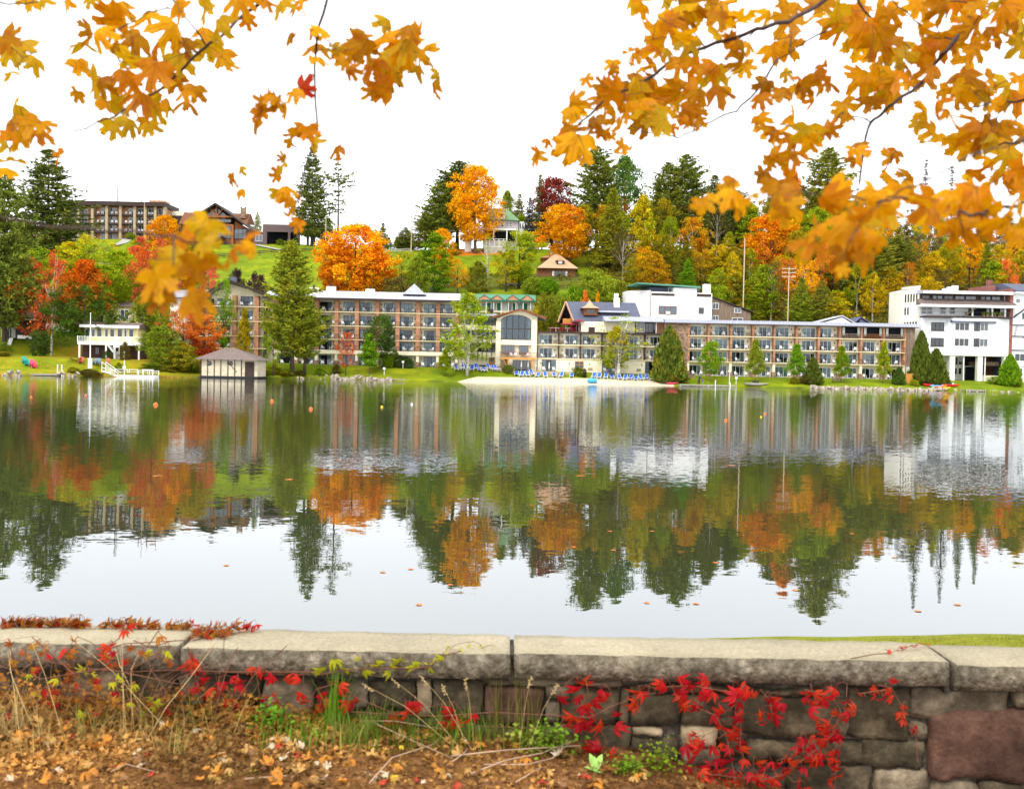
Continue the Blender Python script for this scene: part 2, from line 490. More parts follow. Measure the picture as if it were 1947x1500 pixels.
# lake
def water_mat():
    m,nt,out = newmat("lake_water")
    tc = N(nt,"TexCoord")
    # ripples: normals straight from noise so the far water keeps its glitter-free vertical smear
    mp = N(nt,"Mapping"); mp.inputs['Scale'].default_value = (.55,1.0,1)
    nt.links.new(tc.outputs['Object'],mp.inputs[0])
    a = N(nt,"TexNoise"); a.inputs['Scale'].default_value = 1.6; a.inputs['Detail'].default_value = 1.5
    b = N(nt,"TexNoise"); b.inputs['Scale'].default_value = 9.0; b.inputs['Detail'].default_value = 2
    c = N(nt,"TexNoise"); c.inputs['Scale'].default_value = .035; c.inputs['Detail'].default_value = 3   # wind patches
    nt.links.new(mp.outputs[0],a.inputs['Vector']); nt.links.new(mp.outputs[0],b.inputs['Vector'])
    mc = N(nt,"Mapping"); mc.inputs['Scale'].default_value = (.35,1.6,1)
    nt.links.new(tc.outputs['Object'],mc.inputs[0]); nt.links.new(mc.outputs[0],c.inputs['Vector'])
    def centred(node,amt):
        s = N(nt,"VectorMath",operation='SUBTRACT'); s.inputs[1].default_value = (.5,.5,.5)
        nt.links.new(node.outputs['Color'],s.inputs[0])
        q = N(nt,"VectorMath",operation='MULTIPLY'); q.inputs[1].default_value = amt
        nt.links.new(s.outputs[0],q.inputs[0])
        return q
    qa = centred(a,(.008,.013,0)); qb = centred(b,(.028,.095,0))
    sx = N(nt,"SeparateXYZ"); nt.links.new(tc.outputs['Object'],sx.inputs[0])
    fy = N(nt,"MapRange"); fy.inputs['From Min'].default_value = 14; fy.inputs['From Max'].default_value = 70; fy.inputs['To Min'].default_value = .12; fy.inputs['To Max'].default_value = 1.0
    fz = N(nt,"MapRange"); fz.inputs['From Min'].default_value = 120; fz.inputs['From Max'].default_value = 185; fz.inputs['To Min'].default_value = 1; fz.inputs['To Max'].default_value = 2.0
    nt.links.new(sx.outputs['Y'],fz.inputs[0])
    nt.links.new(sx.outputs['Y'],fy.inputs[0])
    wp = N(nt,"MapRange"); wp.inputs['From Min'].default_value = .35; wp.inputs['From Max'].default_value = .65; wp.inputs['To Min'].default_value = .6; wp.inputs['To Max'].default_value = 1.3
    nt.links.new(c.outputs['Fac'],wp.inputs[0])
    m0 = N(nt,"Math",operation='MULTIPLY'); nt.links.new(fy.outputs[0],m0.inputs[0]); nt.links.new(fz.outputs[0],m0.inputs[1])
    mm = N(nt,"Math",operation='MULTIPLY'); nt.links.new(m0.outputs[0],mm.inputs[0]); nt.links.new(wp.outputs[0],mm.inputs[1])
    sb = N(nt,"VectorMath",operation='SCALE'); nt.links.new(qb.outputs[0],sb.inputs[0]); nt.links.new(mm.outputs[0],sb.inputs['Scale'])
    s1 = N(nt,"VectorMath",operation='ADD'); nt.links.new(qa.outputs[0],s1.inputs[0]); nt.links.new(sb.outputs[0],s1.inputs[1])
    s2 = N(nt,"VectorMath",operation='ADD'); s2.inputs[1].default_value = (0,0,1); nt.links.new(s1.outputs[0],s2.inputs[0])
    nn = N(nt,"VectorMath",operation='NORMALIZE'); nt.links.new(s2.outputs[0],nn.inputs[0])
    df = N(nt,"BsdfDiffuse"); df.inputs[0].default_value = (.030,.036,.016,1)
    gl = N(nt,"BsdfGlossy"); gl.inputs['Roughness'].default_value = .0; gl.inputs['Color'].default_value = (.95,.965,1,1)
    fr = N(nt,"Fresnel"); fr.inputs['IOR'].default_value = 2.9
    nt.links.new(nn.outputs[0],gl.inputs['Normal'])
    mx = N(nt,"MixShader")
    nt.links.new(fr.outputs[0],mx.inputs[0]); nt.links.new(df.outputs[0],mx.inputs[1]); nt.links.new(gl.outputs[0],mx.inputs[2])
    nt.links.new(mx.outputs[0],out.inputs[0])
    return m

M['water'] = water_mat()
lake = mesh_obj("lake_water",np_mesh("lake_water",[(-900,4.0,0),(900,4.0,0),(900,330,0),(-900,330,0)],[(0,1,2,3)],M['water']))
tag(lake,kind='structure')

# sand beach: a sheet laid on the shore
M['sand'] = mat("pale_sand",(206,192,162),.95,scale=1.5,amt=.06,bump=.03)
bx0,bx1 = P(868,720,188).x,P(1292,730,190).x

def beach_edge(x):
    t = (x - bx0) / (bx1 - bx0)
    return 7.8 - 1.4 * math.sin(t * 9) * .3 - 6.5 * max(0,(t - .93) / .07) - 7.5 * max(0,(.08 - t) / .08)

bxs = [bx0 + (bx1 - bx0) * i / 60 for i in range(61)]
BV = []
for x in bxs:
    for k in range(9):
        d = -.3 + (max(.2,beach_edge(x)) + .3) * k / 8
        y = shore_y(x) + d
        BV.append((x,y,ground_z(x,y) + .03))
bf = [(i * 9 + j,(i + 1) * 9 + j,(i + 1) * 9 + j + 1,i * 9 + j + 1) for i in range(60) for j in range(8)]
tag(mesh_obj("sand_beach",np_mesh("sand_beach",BV,bf,M['sand'],True)),kind='structure')
# ------------------------------------------------------------------ tree prototypes (meshes shared by all copies)
M['leafage'] = foliage_mat("broad_leaves",.38,island=.4,ns=.55)
M['needles'] = foliage_mat("needle_sprays",.15,island=.5,ns=.5)
M['bark'] = mat("grey_brown_bark",(104,92,78),.95,scale=3,amt=.35,bump=.02,stretch=(3,3,.5))
M['dark_bark'] = mat("dark_bark",(72,60,48),.95,scale=3,amt=.35,stretch=(3,3,.5))
M['birch_bark'] = mat("white_birch_bark",(226,222,208),.8,scale=2.2,col2=(120,112,100),stretch=(.8,.8,3.5))

def quads(C,size,rs,flat=0.5,aspect=1.0):
    """random leaf quads about centres C (n,3)"""
    n = len(C)
    nrm = rs.normal(size=(n,3)); nrm[:,2] = np.abs(nrm[:,2]) + flat
    nrm /= np.linalg.norm(nrm,axis=1)[:,None]
    t = rs.normal(size=(n,3)); u = np.cross(nrm,t); u /= np.linalg.norm(u,axis=1)[:,None]
    w = np.cross(nrm,u)
    s = size * rs.uniform(.6,1.35,size=(n,1)) * .5
    u = u * s; w = w * s * aspect
    V = np.empty((n,4,3))
    V[:,0] = C - u * .3 - w; V[:,1] = C + u - w * .1; V[:,2] = C + u * .2 + w; V[:,3] = C - u + w * .15
    F = np.arange(n * 4).reshape(n,4)
    return V.reshape(-1,3),F

def crown_broad(seed,h,r,n_clump,per,leaf=.26,top=1.0,clump=.9,shape='round',low=0.0,gaps=.35):
    """leaf clumps around limb ends inside an uneven envelope; local z 0..h, radius r"""
    rs = np.random.RandomState(seed)
    ph = rs.uniform(0,6.28,6)
    cs = []
    while len(cs) < n_clump:
        z = rs.uniform(low,1)
        a = rs.uniform(0,2 * math.pi)
        if shape == 'round': e = math.sqrt(max(0,1 - ((z - .48) / .54) ** 2))
        elif shape == 'egg': e = (max(0,math.sin(math.pi * min(1,(z * .93 + .07)) ** .72))) ** .7
        elif shape == 'cone': e = (1 - z) ** .8 * min(1,z * 6 + .35)
        elif shape == 'vase': e = math.sqrt(max(0,1 - ((z - .62) / .42) ** 2)) if z > .62 else .35 + .65 * (z / .62) ** 1.1
        else: e = math.sqrt(max(0,1 - ((z - .5) / .52) ** 2))
        e *= 1 + .16 * math.sin(3 * a + ph[0] + z * 5) + .12 * math.sin(5 * a + ph[1] - z * 9) + .10 * math.sin(2 * a + ph[2] + z * 13)
        q = rs.uniform(.05,1) ** .42
        p = np.array([math.cos(a) * e * r * q,math.sin(a) * e * r * q,z * h * top])
        if mnoise.noise(Vector((p[0] * .35 + seed,p[1] * .35,p[2] * .35))) < gaps - .75: continue
        cs.append(p)
    cs = np.array(cs)
    P_ = []
    for c in cs:
        k = int(per * 1.75 * rs.uniform(.5,1.4))
        rr = clump * rs.uniform(.6,1.3)
        o = rs.normal(size=(k,3)); o /= np.linalg.norm(o,axis=1)[:,None] + 1e-6
        o *= (rs.uniform(0,1,size=(k,1)) ** .45) * rr
        o[:,2] *= .55
        P_.append(c + o)
    C = np.concatenate(P_)
    C[:,2] = np.maximum(C[:,2],-h * .02)
    V,F = quads(C,leaf * .8,rs)
    return V,F,cs

def trunk_mesh(name,m,seed,h0,h,r0,cs,k=7,limbs=12,lean=0.0,forks=1):
    """tapered trunk up to h with limbs reaching to some clump centres; crown starts at h0"""
    rs = random.Random(seed)
    mb = MB()
    tops = []
    for f in range(forks):
        a = rs.uniform(0,6.28); sp = .0 if forks == 1 else h * .10
        pts = []
        for i in range(8):
            t = i / 7
            pts.append((math.cos(a) * sp * t * t + lean * t + rs.uniform(-.02,.02) * h * t,math.sin(a) * sp * t * t + rs.uniform(-.01,.01) * h,t * h))
        fr = r0 if f == 0 else r0 * .8
        mb.tube(pts,[fr * (1.25 if i == 0 else 1) * (1 - .88 * i / 7) for i in range(8)],k)
        tops.append(pts)
    for i in range(limbs):
        c = cs[rs.randrange(len(cs))]
        tgt = Vector((c[0],c[1],c[2] + h0)) * 1.0
        tp = tops[rs.randrange(len(tops))]
        t = max(.25,min(.85,(tgt.z / h) * rs.uniform(.55,.8)))
        j = int(t * 7); b = Vector(tp[j]).lerp(Vector(tp[min(7,j + 1)]),t * 7 - j)
        mid = b.lerp(tgt,.5) + Vector((0,0,.08 * (tgt - b).length))
        rr = r0 * (1 - .85 * t) * .5
        mb.tube([b,mid,tgt],[rr,rr * .6,rr * .15],5)
    return mb.mesh(name,m,True)

PRO = {}

def reg_broad(key,seed,h,r,tr,leaf_h0,bark,n_clump=190,per=38,leaf=.27,clump=.85,shape='round',limbs=14,forks=1,low=0.0,gaps=.35,r0=.28,mt='leafage',trunk_top=.8):
    V,F,cs = crown_broad(seed,h,r,n_clump,per,leaf,clump=clump,shape=shape,low=low,gaps=gaps)
    V[:,2] += leaf_h0
    cr = np_mesh("crown",V,F,M[mt])
    tk = trunk_mesh("trunk",M[bark],seed,leaf_h0,leaf_h0 + h * trunk_top,r0,cs,limbs=limbs,forks=forks)
    PRO[key] = (cr,tk,leaf_h0 + h,r)

# nominal trees about 10 m tall
reg_broad('maple',1,8.8,4.0,.3,1.7,'bark',n_clump=330,per=34,gaps=.12)
reg_broad('maple2',2,8.4,4.2,.3,1.8,'bark',n_clump=230,per=40,shape='egg',clump=.9,gaps=.2)
reg_broad('maple3',3,8.8,3.8,.3,1.5,'dark_bark',n_clump=130,per=46,shape='vase',gaps=.5,clump=.95)
reg_broad('loose',4,8.2,4.2,.3,2.0,'dark_bark',n_clump=85,per=40,shape='round',gaps=.6,clump=.95,leaf=.25)
reg_broad('birch',5,8.4,3.0,.3,2.4,'birch_bark',n_clump=190,per=36,shape='egg',gaps=.55,clump=.75,leaf=.2,limbs=16,forks=2,r0=.16,trunk_top=.95)
reg_broad('bare_birch',6,8.0,2.8,.3,3.0,'birch_bark',n_clump=40,per=24,gaps=.5,clump=.7,leaf=.2,limbs=22,forks=2,r0=.16,trunk_top=.95)
reg_broad('young',7,8.2,3.6,.3,2.4,'bark',n_clump=130,per=46,shape='cone',clump=1.15,leaf=.34,limbs=8,r0=.12,gaps=.3)
reg_broad('young2',8,8.0,4.0,.3,2.5,'bark',n_clump=120,per=46,shape='round',clump=1.25,leaf=.36,limbs=8,r0=.12,gaps=.35)
reg_broad('bush',9,9.6,6.2,.3,.1,'dark_bark',n_clump=150,per=46,shape='round',clump=1.5,leaf=.42,limbs=6,r0=.2,low=.0)
reg_broad('bush2',10,9.8,5.6,.3,.1,'dark_bark',n_clump=110,per=50,shape='egg',clump=1.6,leaf=.42,limbs=6,r0=.2,low=0,gaps=.5)
reg_broad('poplar',12,9.2,2.6,.3,.8,'bark',n_clump=170,per=40,shape='egg',clump=.75,leaf=.26,limbs=8,r0=.18)

def spikes(C,D,ln,wd,rs):
    """thin triangles from C along D"""
    n = len(C)
    t = rs.normal(size=(n,3)); s = np.cross(D,t); s /= np.linalg.norm(s,axis=1)[:,None] + 1e-6
    V = np.empty((n,3,3))
    V[:,0] = C - s * wd; V[:,1] = C + s * wd; V[:,2] = C + D * ln[:,None]
    return V.reshape(-1,3),np.arange(n * 3).reshape(n,3)

def conifer(key,seed,h,r,h0,prof,whorls,nb,sweep,tuft_n=11,tuft_l=.5,width=.10,irregular=.35,r0=.22,bark='dark_bark',skip=.12,step=.5,side=.55):
    """tiered conifer: branches in whorls, each carrying needle tufts along its outer part"""
    rs = np.random.RandomState(seed)
    tb = MB()
    lean = rs.uniform(-.02,.02) * h
    tp = [(lean * (i / 7) ** 1.5,0,h * .99 * i / 7) for i in range(8)]
    tb.tube(tp,[r0 * (1.2 if i == 0 else 1) * (1 - .93 * i / 7) for i in range(8)],7)
    Cs = []; Ds = []
    for wi in range(whorls):
        t = wi / (whorls - 1)
        z = h0 + (h - h0) * t + rs.uniform(-.12,.12)
        rad = r * lerp_tab(prof,t)
        a0 = rs.uniform(0,6.28)
        tier = rs.uniform(1 - irregular,1 + irregular * .6)
        for b in range(nb):
            if rs.uniform() < skip: continue
            a = a0 + b * 6.283 / nb + rs.uniform(-.3,.3)
            L = rad * tier * rs.uniform(1 - irregular,1.12)
            if L < .15: L = .15
            d = np.array([math.cos(a),math.sin(a)])
            base = np.array([lean * t ** 1.5,0,z])
            rise = sweep * L + rs.uniform(-.08,.08) * L
            n = max(1,int(L / step))
            if L > .9:
                e = base + np.array([d[0] * L,d[1] * L,rise])
                tb.tube([base,(base + e) / 2 + np.array([0,0,-.05 * L]),e],[.035 * (1.2 - t) + .015,.02,.008],3,cap=False)
            for k in range(n + 1):
                f = (k + .6) / (n + .6)
                if f < .22 and L > 1.2: continue
                pz = rise * f * f
                c = base + np.array([d[0] * L * f,d[1] * L * f,pz])
                spread = L * side * (1 - f) * .9 + .12
                m_ = 1 + int(spread / .35)
                for q in range(m_):
                    off = rs.uniform(-spread,spread)
                    cc = c + np.array([-d[1] * off,d[0] * off,rs.uniform(-.08,.12)])
                    dd = rs.normal(size=(tuft_n,3)) * np.array([.75,.75,.45])
                    dd += np.array([d[0] * .7,d[1] * .7,.28])
                    dd /= np.linalg.norm(dd,axis=1)[:,None]
                    Cs.append(np.repeat(cc[None],tuft_n,0)); Ds.append(dd)
    C = np.concatenate(Cs); D = np.concatenate(Ds)
    ln = tuft_l * rs.uniform(.6,1.25,size=len(C))
    V,F = spikes(C,D,ln,width * .5,rs)
    PRO[key] = (np_mesh("crown",V,F,M['needles']),tb.mesh("trunk",M[bark],True),h,r)

PINE = [(0,.62),(.12,.9),(.3,1.0),(.55,.82),(.8,.5),(.93,.26),(1,.06)]
conifer('pine',21,20,5.2,3.2,PINE,32,7,.22,irregular=.38,r0=.34,step=.62,tuft_l=.72,width=.20,tuft_n=8)
conifer('pine2',22,20,5.4,4.6,[(0,.5),(.2,.95),(.45,.9),(.7,.75),(.88,.45),(1,.08)],28,7,.30,irregular=.42,r0=.34,step=.62,tuft_l=.72,width=.20,tuft_n=9,skip=.14)
conifer('pine3',23,20,5.0,2.0,[(0,.8),(.25,1.0),(.5,.78),(.75,.45),(1,.04)],30,7,.12,irregular=.28,r0=.3,step=.62,tuft_l=.68,width=.2,tuft_n=8)
conifer('sparse_pine',24,20,4.6,7.5,[(0,.45),(.25,.8),(.4,.5),(.6,.95),(.8,.6),(1,.1)],14,4,.22,irregular=.6,r0=.26,step=.6,tuft_l=.62,width=.17,tuft_n=8,skip=.3)
conifer('spruce',25,20,3.2,1.0,[(0,1),(.3,.8),(.6,.5),(.85,.22),(1,.03)],38,7,-.18,irregular=.2,r0=.22,step=.5,tuft_l=.55,width=.17,tuft_n=7,side=.4)
conifer('snag_spruce',26,20,3.0,4.5,[(0,.8),(.3,.75),(.6,.5),(.85,.25),(1,.05)],30,6,-.16,irregular=.5,r0=.34,step=.5,tuft_l=.5,width=.16,tuft_n=6,skip=.25,side=.25)
conifer('larch',27,20,4.4,1.6,[(0,.9),(.2,1.0),(.5,.72),(.8,.36),(1,.04)],34,7,.05,irregular=.32,r0=.24,step=.5,tuft_l=.55,width=.17,tuft_n=8,side=.6)

def cedar(key,seed,h,r,n=9000,shape='cone'):
    """dense arborvitae: upright flattened sprays over a bulging cone"""
    rs = np.random.RandomState(seed)
    z = rs.uniform(0,1,n) ** 1.15
    a = rs.uniform(0,6.283,n)
    if shape == 'cone': e = np.minimum(1,(z * 7 + .55)) * (1 - z ** 1.5) ** .72
    else: e = np.sqrt(np.maximum(0,1 - ((z - .45) / .56) ** 2))
    e = e * (1 + .16 * np.sin(4 * a + z * 7 + seed) + .12 * np.sin(9 * a - z * 19) + .06 * np.sin(z * 40 + a * 3))
    q = rs.uniform(.55,1,n) ** .5
    C = np.stack([np.cos(a) * e * q * r,np.sin(a) * e * q * r,z * h * .97],1)
    D = np.stack([np.cos(a) * .45,np.sin(a) * .45,np.ones(n)],1) + rs.normal(size=(n,3)) * .35
    D /= np.linalg.norm(D,axis=1)[:,None]
    V,F = spikes(C,D,h * .065 * rs.uniform(.6,1.4,n),h * .016,rs)
    tb = MB().tube([(0,0,0),(0,0,h * .5),(0,0,h * .9)],[r * .09,r * .07,r * .03],6)
    PRO[key] = (np_mesh("crown",V,F,M['needles']),tb.mesh("trunk",M['dark_bark']),h,r)

cedar('cedar',31,10,3.6,11000)
cedar('hedge',32,10,6.0,12000,'round')

# foliage colours (linear albedo), a few named pairs
FC = {
    'orange': ((.76,.30,.008),(.76,.17,.008)),
    'amber': ((.78,.40,.008),(.78,.24,.008)),
    'redorange': ((.76,.27,.03),(.72,.13,.035)),
    'red': ((.62,.10,.035),(.66,.18,.025)),
    'crimson': ((.60,.08,.06),(.62,.16,.03)),
    'darkred': ((.24,.055,.035),(.34,.05,.035)),
    'purple': ((.05,.03,.035),(.08,.035,.04)),
    'greenorange': ((.085,.15,.018),(.62,.14,.01)),
    'yellowgreen': ((.30,.38,.014),(.56,.44,.014)),
    'gold': ((.62,.42,.012),(.34,.32,.014)),
    'golden_wood': ((.55,.34,.012),(.62,.20,.012)),
    'olive': ((.21,.22,.018),(.42,.31,.014)),
    'lime': ((.17,.32,.012),(.33,.38,.014)),
    'green': ((.145,.205,.018),(.25,.30,.02)),
    'deepgreen': ((.07,.12,.024),(.11,.17,.024)),
    'bluegreen': ((.09,.18,.045),(.13,.23,.035)),
    'pine': ((.17,.21,.03),(.26,.26,.03)),
    'darkpine': ((.12,.155,.036),(.19,.21,.034)),
    'lightpine': ((.22,.27,.022),(.34,.33,.022)),
    'cedar': ((.12,.155,.02),(.26,.20,.018)),
    'grey': ((.05,.055,.05),(.08,.08,.06)),
    'brownolive': ((.13,.105,.03),(.20,.15,.02)),
}

def tree(kind,px,py_top,Y,w_px,label,cat="tree",name="tree",fc='green',turn=.45,grad=0.0,group=None,py_base=None,z_base=None,trunk_mat=None,py_lat=None):
    """plant a copy of a prototype whose top stands at picture height py_top and whose foot is on the ground"""
    p = P(px,py_base if py_base else 650,Y)
    z0 = ground_z(p.x,Y) - .1 if z_base is None else z_base
    x0 = p.x
    top = P(px,py_top,Y)
    H = max(1.0,top.z - z0)
    cr,tk,ph,pr = PRO[kind]
    if kind in ('pine','pine2','pine3') and Y > 230: w_px *= 1.18
    wpx = w_px / F0 * Y
    e = empty(name,(x0,Y,z0),rnd.uniform(0,6.28))
    sx = (wpx / 2) / pr
    e.scale = (sx,sx * rnd.uniform(.9,1.1),H / ph)
    # keep the crown under the wanted column even though the picture leans a little
    tag(e,label,cat,group)
    t = mesh_obj("trunk",tk,e)
    if trunk_mat:
        t.data = tk.copy(); t.data.materials[0] = M[trunk_mat]
    c = mesh_obj("crown",cr,e)
    a,b = FC[fc]
    j = rnd.uniform(.9,1.12)
    c['leaf_a'] = [v * j for v in a]; c['leaf_b'] = [v * j for v in b]
    c['turn'] = float(turn); c['grad'] = float(grad)
    return e
# ------------------------------------------------------------------ building kit
M['cream'] = mat("cream_stucco",(232,222,194),.9,amt=.10,scale=.6)
M['white_wall'] = mat("white_painted_wall",(226,224,216),.85,amt=.11,scale=.5)
M['white'] = mat("white_paint",(236,236,232),.6,amt=.03)
M['white_clap'] = mat("white_clapboard",(226,228,230),.75,amt=.09,scale=1.5,stretch=(.2,.2,6))
M['brick'] = brick_mat("orange_brown_brick",(196,128,88),(158,98,68),(176,146,118))
M['red_brick'] = brick_mat("red_brick",(140,70,56),(112,54,46),(140,112,100))
M['slab'] = mat("pale_slab_edge",(216,200,160),.85,amt=.08)
M['roof_grey'] = mat("pale_grey_membrane_roof",(176,178,186),.8,amt=.1,scale=.4)
M['metal_band'] = mat("grey_standing_seam_metal",(152,154,166),.55,amt=.1,scale=1.2,stretch=(3,1,.3))
M['slate'] = mat("dark_slate_roof",(84,88,104),.8,amt=.16,scale=3)
M['dark_trim'] = mat("dark_brown_trim",(58,44,38),.7,amt=.15)
M['black'] = mat("black_iron",(34,34,36),.6)
M['bronze'] = mat("bronze_frame",(64,50,42),.5)
M['curtain'] = mat("pale_curtain",(196,200,190),.9,amt=.14,scale=5,stretch=(4,1,.1))
M['curtain2'] = mat("grey_green_curtain",(142,156,156),.9,amt=.16,scale=5,stretch=(4,1,.1))
M['room'] = mat("unlit_depth",(26,28,36),.9)  # near-black colour stands in for shade inside rooms and openings
M['glass'] = glass_mat("window_glass")
mg,ntg,og = newmat("dark_window_glass")
bg_ = N(ntg,"BsdfPrincipled"); bg_.inputs['Base Color'].default_value = (.02,.026,.034,1); bg_.inputs['Roughness'].default_value = .05; bg_.inputs['Specular IOR Level'].default_value = .8
ntg.links.new(bg_.outputs[0],og.inputs[0]); M['dark_glass'] = mg
mg,ntg,og = newmat("sky_reflecting_glass")
bg_ = N(ntg,"BsdfPrincipled"); bg_.inputs['Base Color'].default_value = (.06,.08,.10,1); bg_.inputs['Roughness'].default_value = .08; bg_.inputs['Specular IOR Level'].default_value = 1.0
ntg.links.new(bg_.outputs[0],og.inputs[0]); M['sky_glass'] = mg
M['plastic_white'] = mat("white_plastic",(240,240,240),.5,amt=.02)
M['blue'] = mat("blue_sling_fabric",(36,92,200),.7,amt=.1)
M['wood'] = mat("honey_wood",(196,136,62),.7,amt=.18,scale=3,stretch=(1,1,.3))
M['brown_wood'] = mat("brown_stained_wood",(120,72,42),.75,amt=.2,scale=3)
M['red_wood'] = mat("red_brown_timber",(104,48,34),.75,amt=.2,scale=3)
M['grey_wood'] = mat("weathered_grey_boards",(140,122,104),.9,col2=(92,74,60),scale=1.2,stretch=(6,6,.4))
M['shingle_brown'] = mat("brown_cedar_shingles",(140,92,58),.9,col2=(84,56,42),scale=4,detail=2)
M['shingle_tan'] = mat("tan_roof_shingles",(186,150,118),.9,amt=.14,scale=3)
M['green_roof'] = mat("green_roof_sheet",(88,142,118),.6,amt=.1,scale=1)
M['stone_wall'] = mat("fieldstone_facing",(168,138,112),.95,col2=(98,78,66),scale=2.4,detail=6)
M['concrete'] = mat("grey_concrete",(158,154,144),.95,amt=.14,scale=2)
M['dock'] = mat("weathered_dock_boards",(172,166,152),.85,amt=.2,scale=2,stretch=(1,5,1))

class Bld:
    def __init__(s,name,label,cat,pxL,YL,pxR,YR,py,group=None,z0=None):
        A = P(pxL,py,YL); B = P(pxR,py,YR)
        s.A = Vector((A.x,A.y)); s.ang = math.atan2(B.y - A.y,B.x - A.x)
        s.W = math.hypot(B.x - A.x,B.y - A.y)
        s.z0 = (A.z + B.z) / 2 if z0 is None else z0
        s.e = empty(name,(A.x,A.y,s.z0),s.ang)
        tag(s.e,label,cat,group)
        s.ca,s.sa = math.cos(s.ang),math.sin(s.ang)

    def uz(s,px,py,y=0.0):
        """local x and z of the point seen at picture position (px, py) on the local plane y"""
        d = ray(px,py)
        nx,ny = -s.sa,s.ca
        t = ((s.A.x * nx + s.A.y * ny) + y) / (d.x * nx + d.y * ny)
        wx,wy,wz = d.x * t,d.y * t,CAMZ + d.z * t
        return ((wx - s.A.x) * s.ca + (wy - s.A.y) * s.sa,wz - s.z0)

    def x(s,px,py=650,y=0.0): return s.uz(px,py,y)[0]
    def z(s,px,py,y=0.0): return s.uz(px,py,y)[1]

    def W3(s,x,y,z):
        return Vector((s.A.x + x * s.ca - y * s.sa,s.A.y + x * s.sa + y * s.ca,s.z0 + z))

    def part(s,name,mb,m,parent=None,smooth=False,label=None,loc=None):
        o = mb.build(name,M[m] if isinstance(m,str) else m,parent or s.e,smooth,loc=loc)
        if label: o['label'] = label
        return o

    def box(s,name,m,x0,x1,y0,y1,z0,z1,parent=None,label=None):
        return s.part(name,MB().box(x0,x1,y0,y1,z0,z1),m,parent,label=label)

MESH = {}

def shared(key,fn):
    if key not in MESH: MESH[key] = fn()
    return MESH[key]

def frame_mesh(w,h,cols,rows,t=.07,d=.09,sill=True):
    m = MB()
    m.box(0,w,-d,0,0,t); m.box(0,w,-d,0,h - t,h)
    m.box(0,t,-d + .002,-.002,t,h - t); m.box(w - t,w,-d + .002,-.002,t,h - t)
    for i in range(1,cols): m.box(w * i / cols - t * .4,w * i / cols + t * .4,-d + .006,-.006,t,h - t)
    for i in range(1,rows): m.box(t,w - t,-d + .012,-.012,h * i / rows - t * .35,h * i / rows + t * .35)
    return m

def window(b,x0,x1,z0,z1,y=0.0,cols=1,rows=1,fm='white',gm='dark_glass',t=.08,name="window",parent=None,sill=False,label=None):
    w,h = round(x1 - x0,2),round(z1 - z0,2)
    me = shared(('fr',w,h,cols,rows,fm,t),lambda: frame_mesh(w,h,cols,rows,t).mesh("window_frame",M[fm]))
    f = mesh_obj(name,me,parent or b.e,(x0,y,z0))
    if label: f['label'] = label
    gme = shared(('gl',w,h,gm),lambda: MB().box(.03,w - .03,-.035,-.02,.03,h - .03).mesh("pane",M[gm]))
    mesh_obj("pane",gme,f)
    if sill:
        sme = shared(('si',w,fm),lambda: MB().box(-.08,w + .08,-.16,.0,-.09,-.001).mesh("sill",M[fm]))
        mesh_obj("sill",sme,f)
    return f

def curtain_mesh(w,h,m):
    k = max(3,int(w / .16)); mb = MB(); V = []; F = []
    for i in range(k + 1):
        x = w * i / k; y = -.035 if i % 2 else -.055
        mb.v += [(x,y,0),(x,y,h)]
        if i: n = len(mb.v); mb.f.append((n - 4,n - 2,n - 1,n - 3))
    return mb.mesh("curtain",M[m])

def slider(b,x,z,w,h,y,pattern,fm='white',cm='curtain'):
    """sliding glass door: frame with lights, panes, curtains in front of a near-black panel"""
    w = round(w,1); h = round(h,1)
    n = len(pattern)
    def fme():
        m = frame_mesh(w,h,n,1,.07,.14)
        return m.mesh("sliding_door",M[fm])
    f = mesh_obj("sliding_door",shared(('sl',w,h,n,fm),fme),b.e,(x,y,z))
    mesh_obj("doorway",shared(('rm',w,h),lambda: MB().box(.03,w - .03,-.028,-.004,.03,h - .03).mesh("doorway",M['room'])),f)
    pw = w / n
    for i,c in enumerate(pattern):
        if c != 'D':
            cw = pw * (.96 if c == 'C' else .5)
            o = mesh_obj("curtain",shared(('cu',round(cw,2),h,cm),lambda: curtain_mesh(cw,h - .14,cm)),f,(pw * i + (.0 if i < n / 2 else pw - cw),0,.07))
        mesh_obj("pane",shared(('pn',round(pw,2),h),lambda: MB().box(.04,pw - .04,-.085,-.075,.07,h - .07).mesh("pane",M['glass'])),f,(pw * i,0,0))
    return f

def railing_mesh(w,h=1.0,m='black',step=.16,t=.02,rail=.045):
    mb = MB()
    mb.box(0,w,-t,t,h - rail,h); mb.box(0,w,-t * .8,t * .8,.08,.08 + rail * .7)
    n = max(2,int(w / step))
    for i in range(n + 1):
        x = w * i / n
        mb.box(x - t * .4,x + t * .4,-t * .4,t * .4,.10,h - rail)
    return mb.mesh("railing",M[m])

def chair_mesh(m,m2=None):
    mb = MB()
    for sx in (-.27,.27):
        mb.bar((sx,-.26,0),(sx,-.24,.62),.045)
        mb.bar((sx,.28,0),(sx,.20,.62),.045)
        mb.box(sx - .035,sx + .035,-.30,.26,.62,.65)
    mb.box(-.27,.27,-.26,.22,.40,.44)
    for i in range(6):
        x = -.235 + i * .094
        mb.bar((x,.20,.44),(x,.36,.98),.075,.02)
    mb.bar((-.27,.35,.96),(.27,.35,.96),.05)
    return mb.mesh("chair",M[m])

ORD = ['','first','second','third','fourth','fifth','sixth','seventh','eighth','ninth','tenth','eleventh','twelfth']
CHAIR = {}

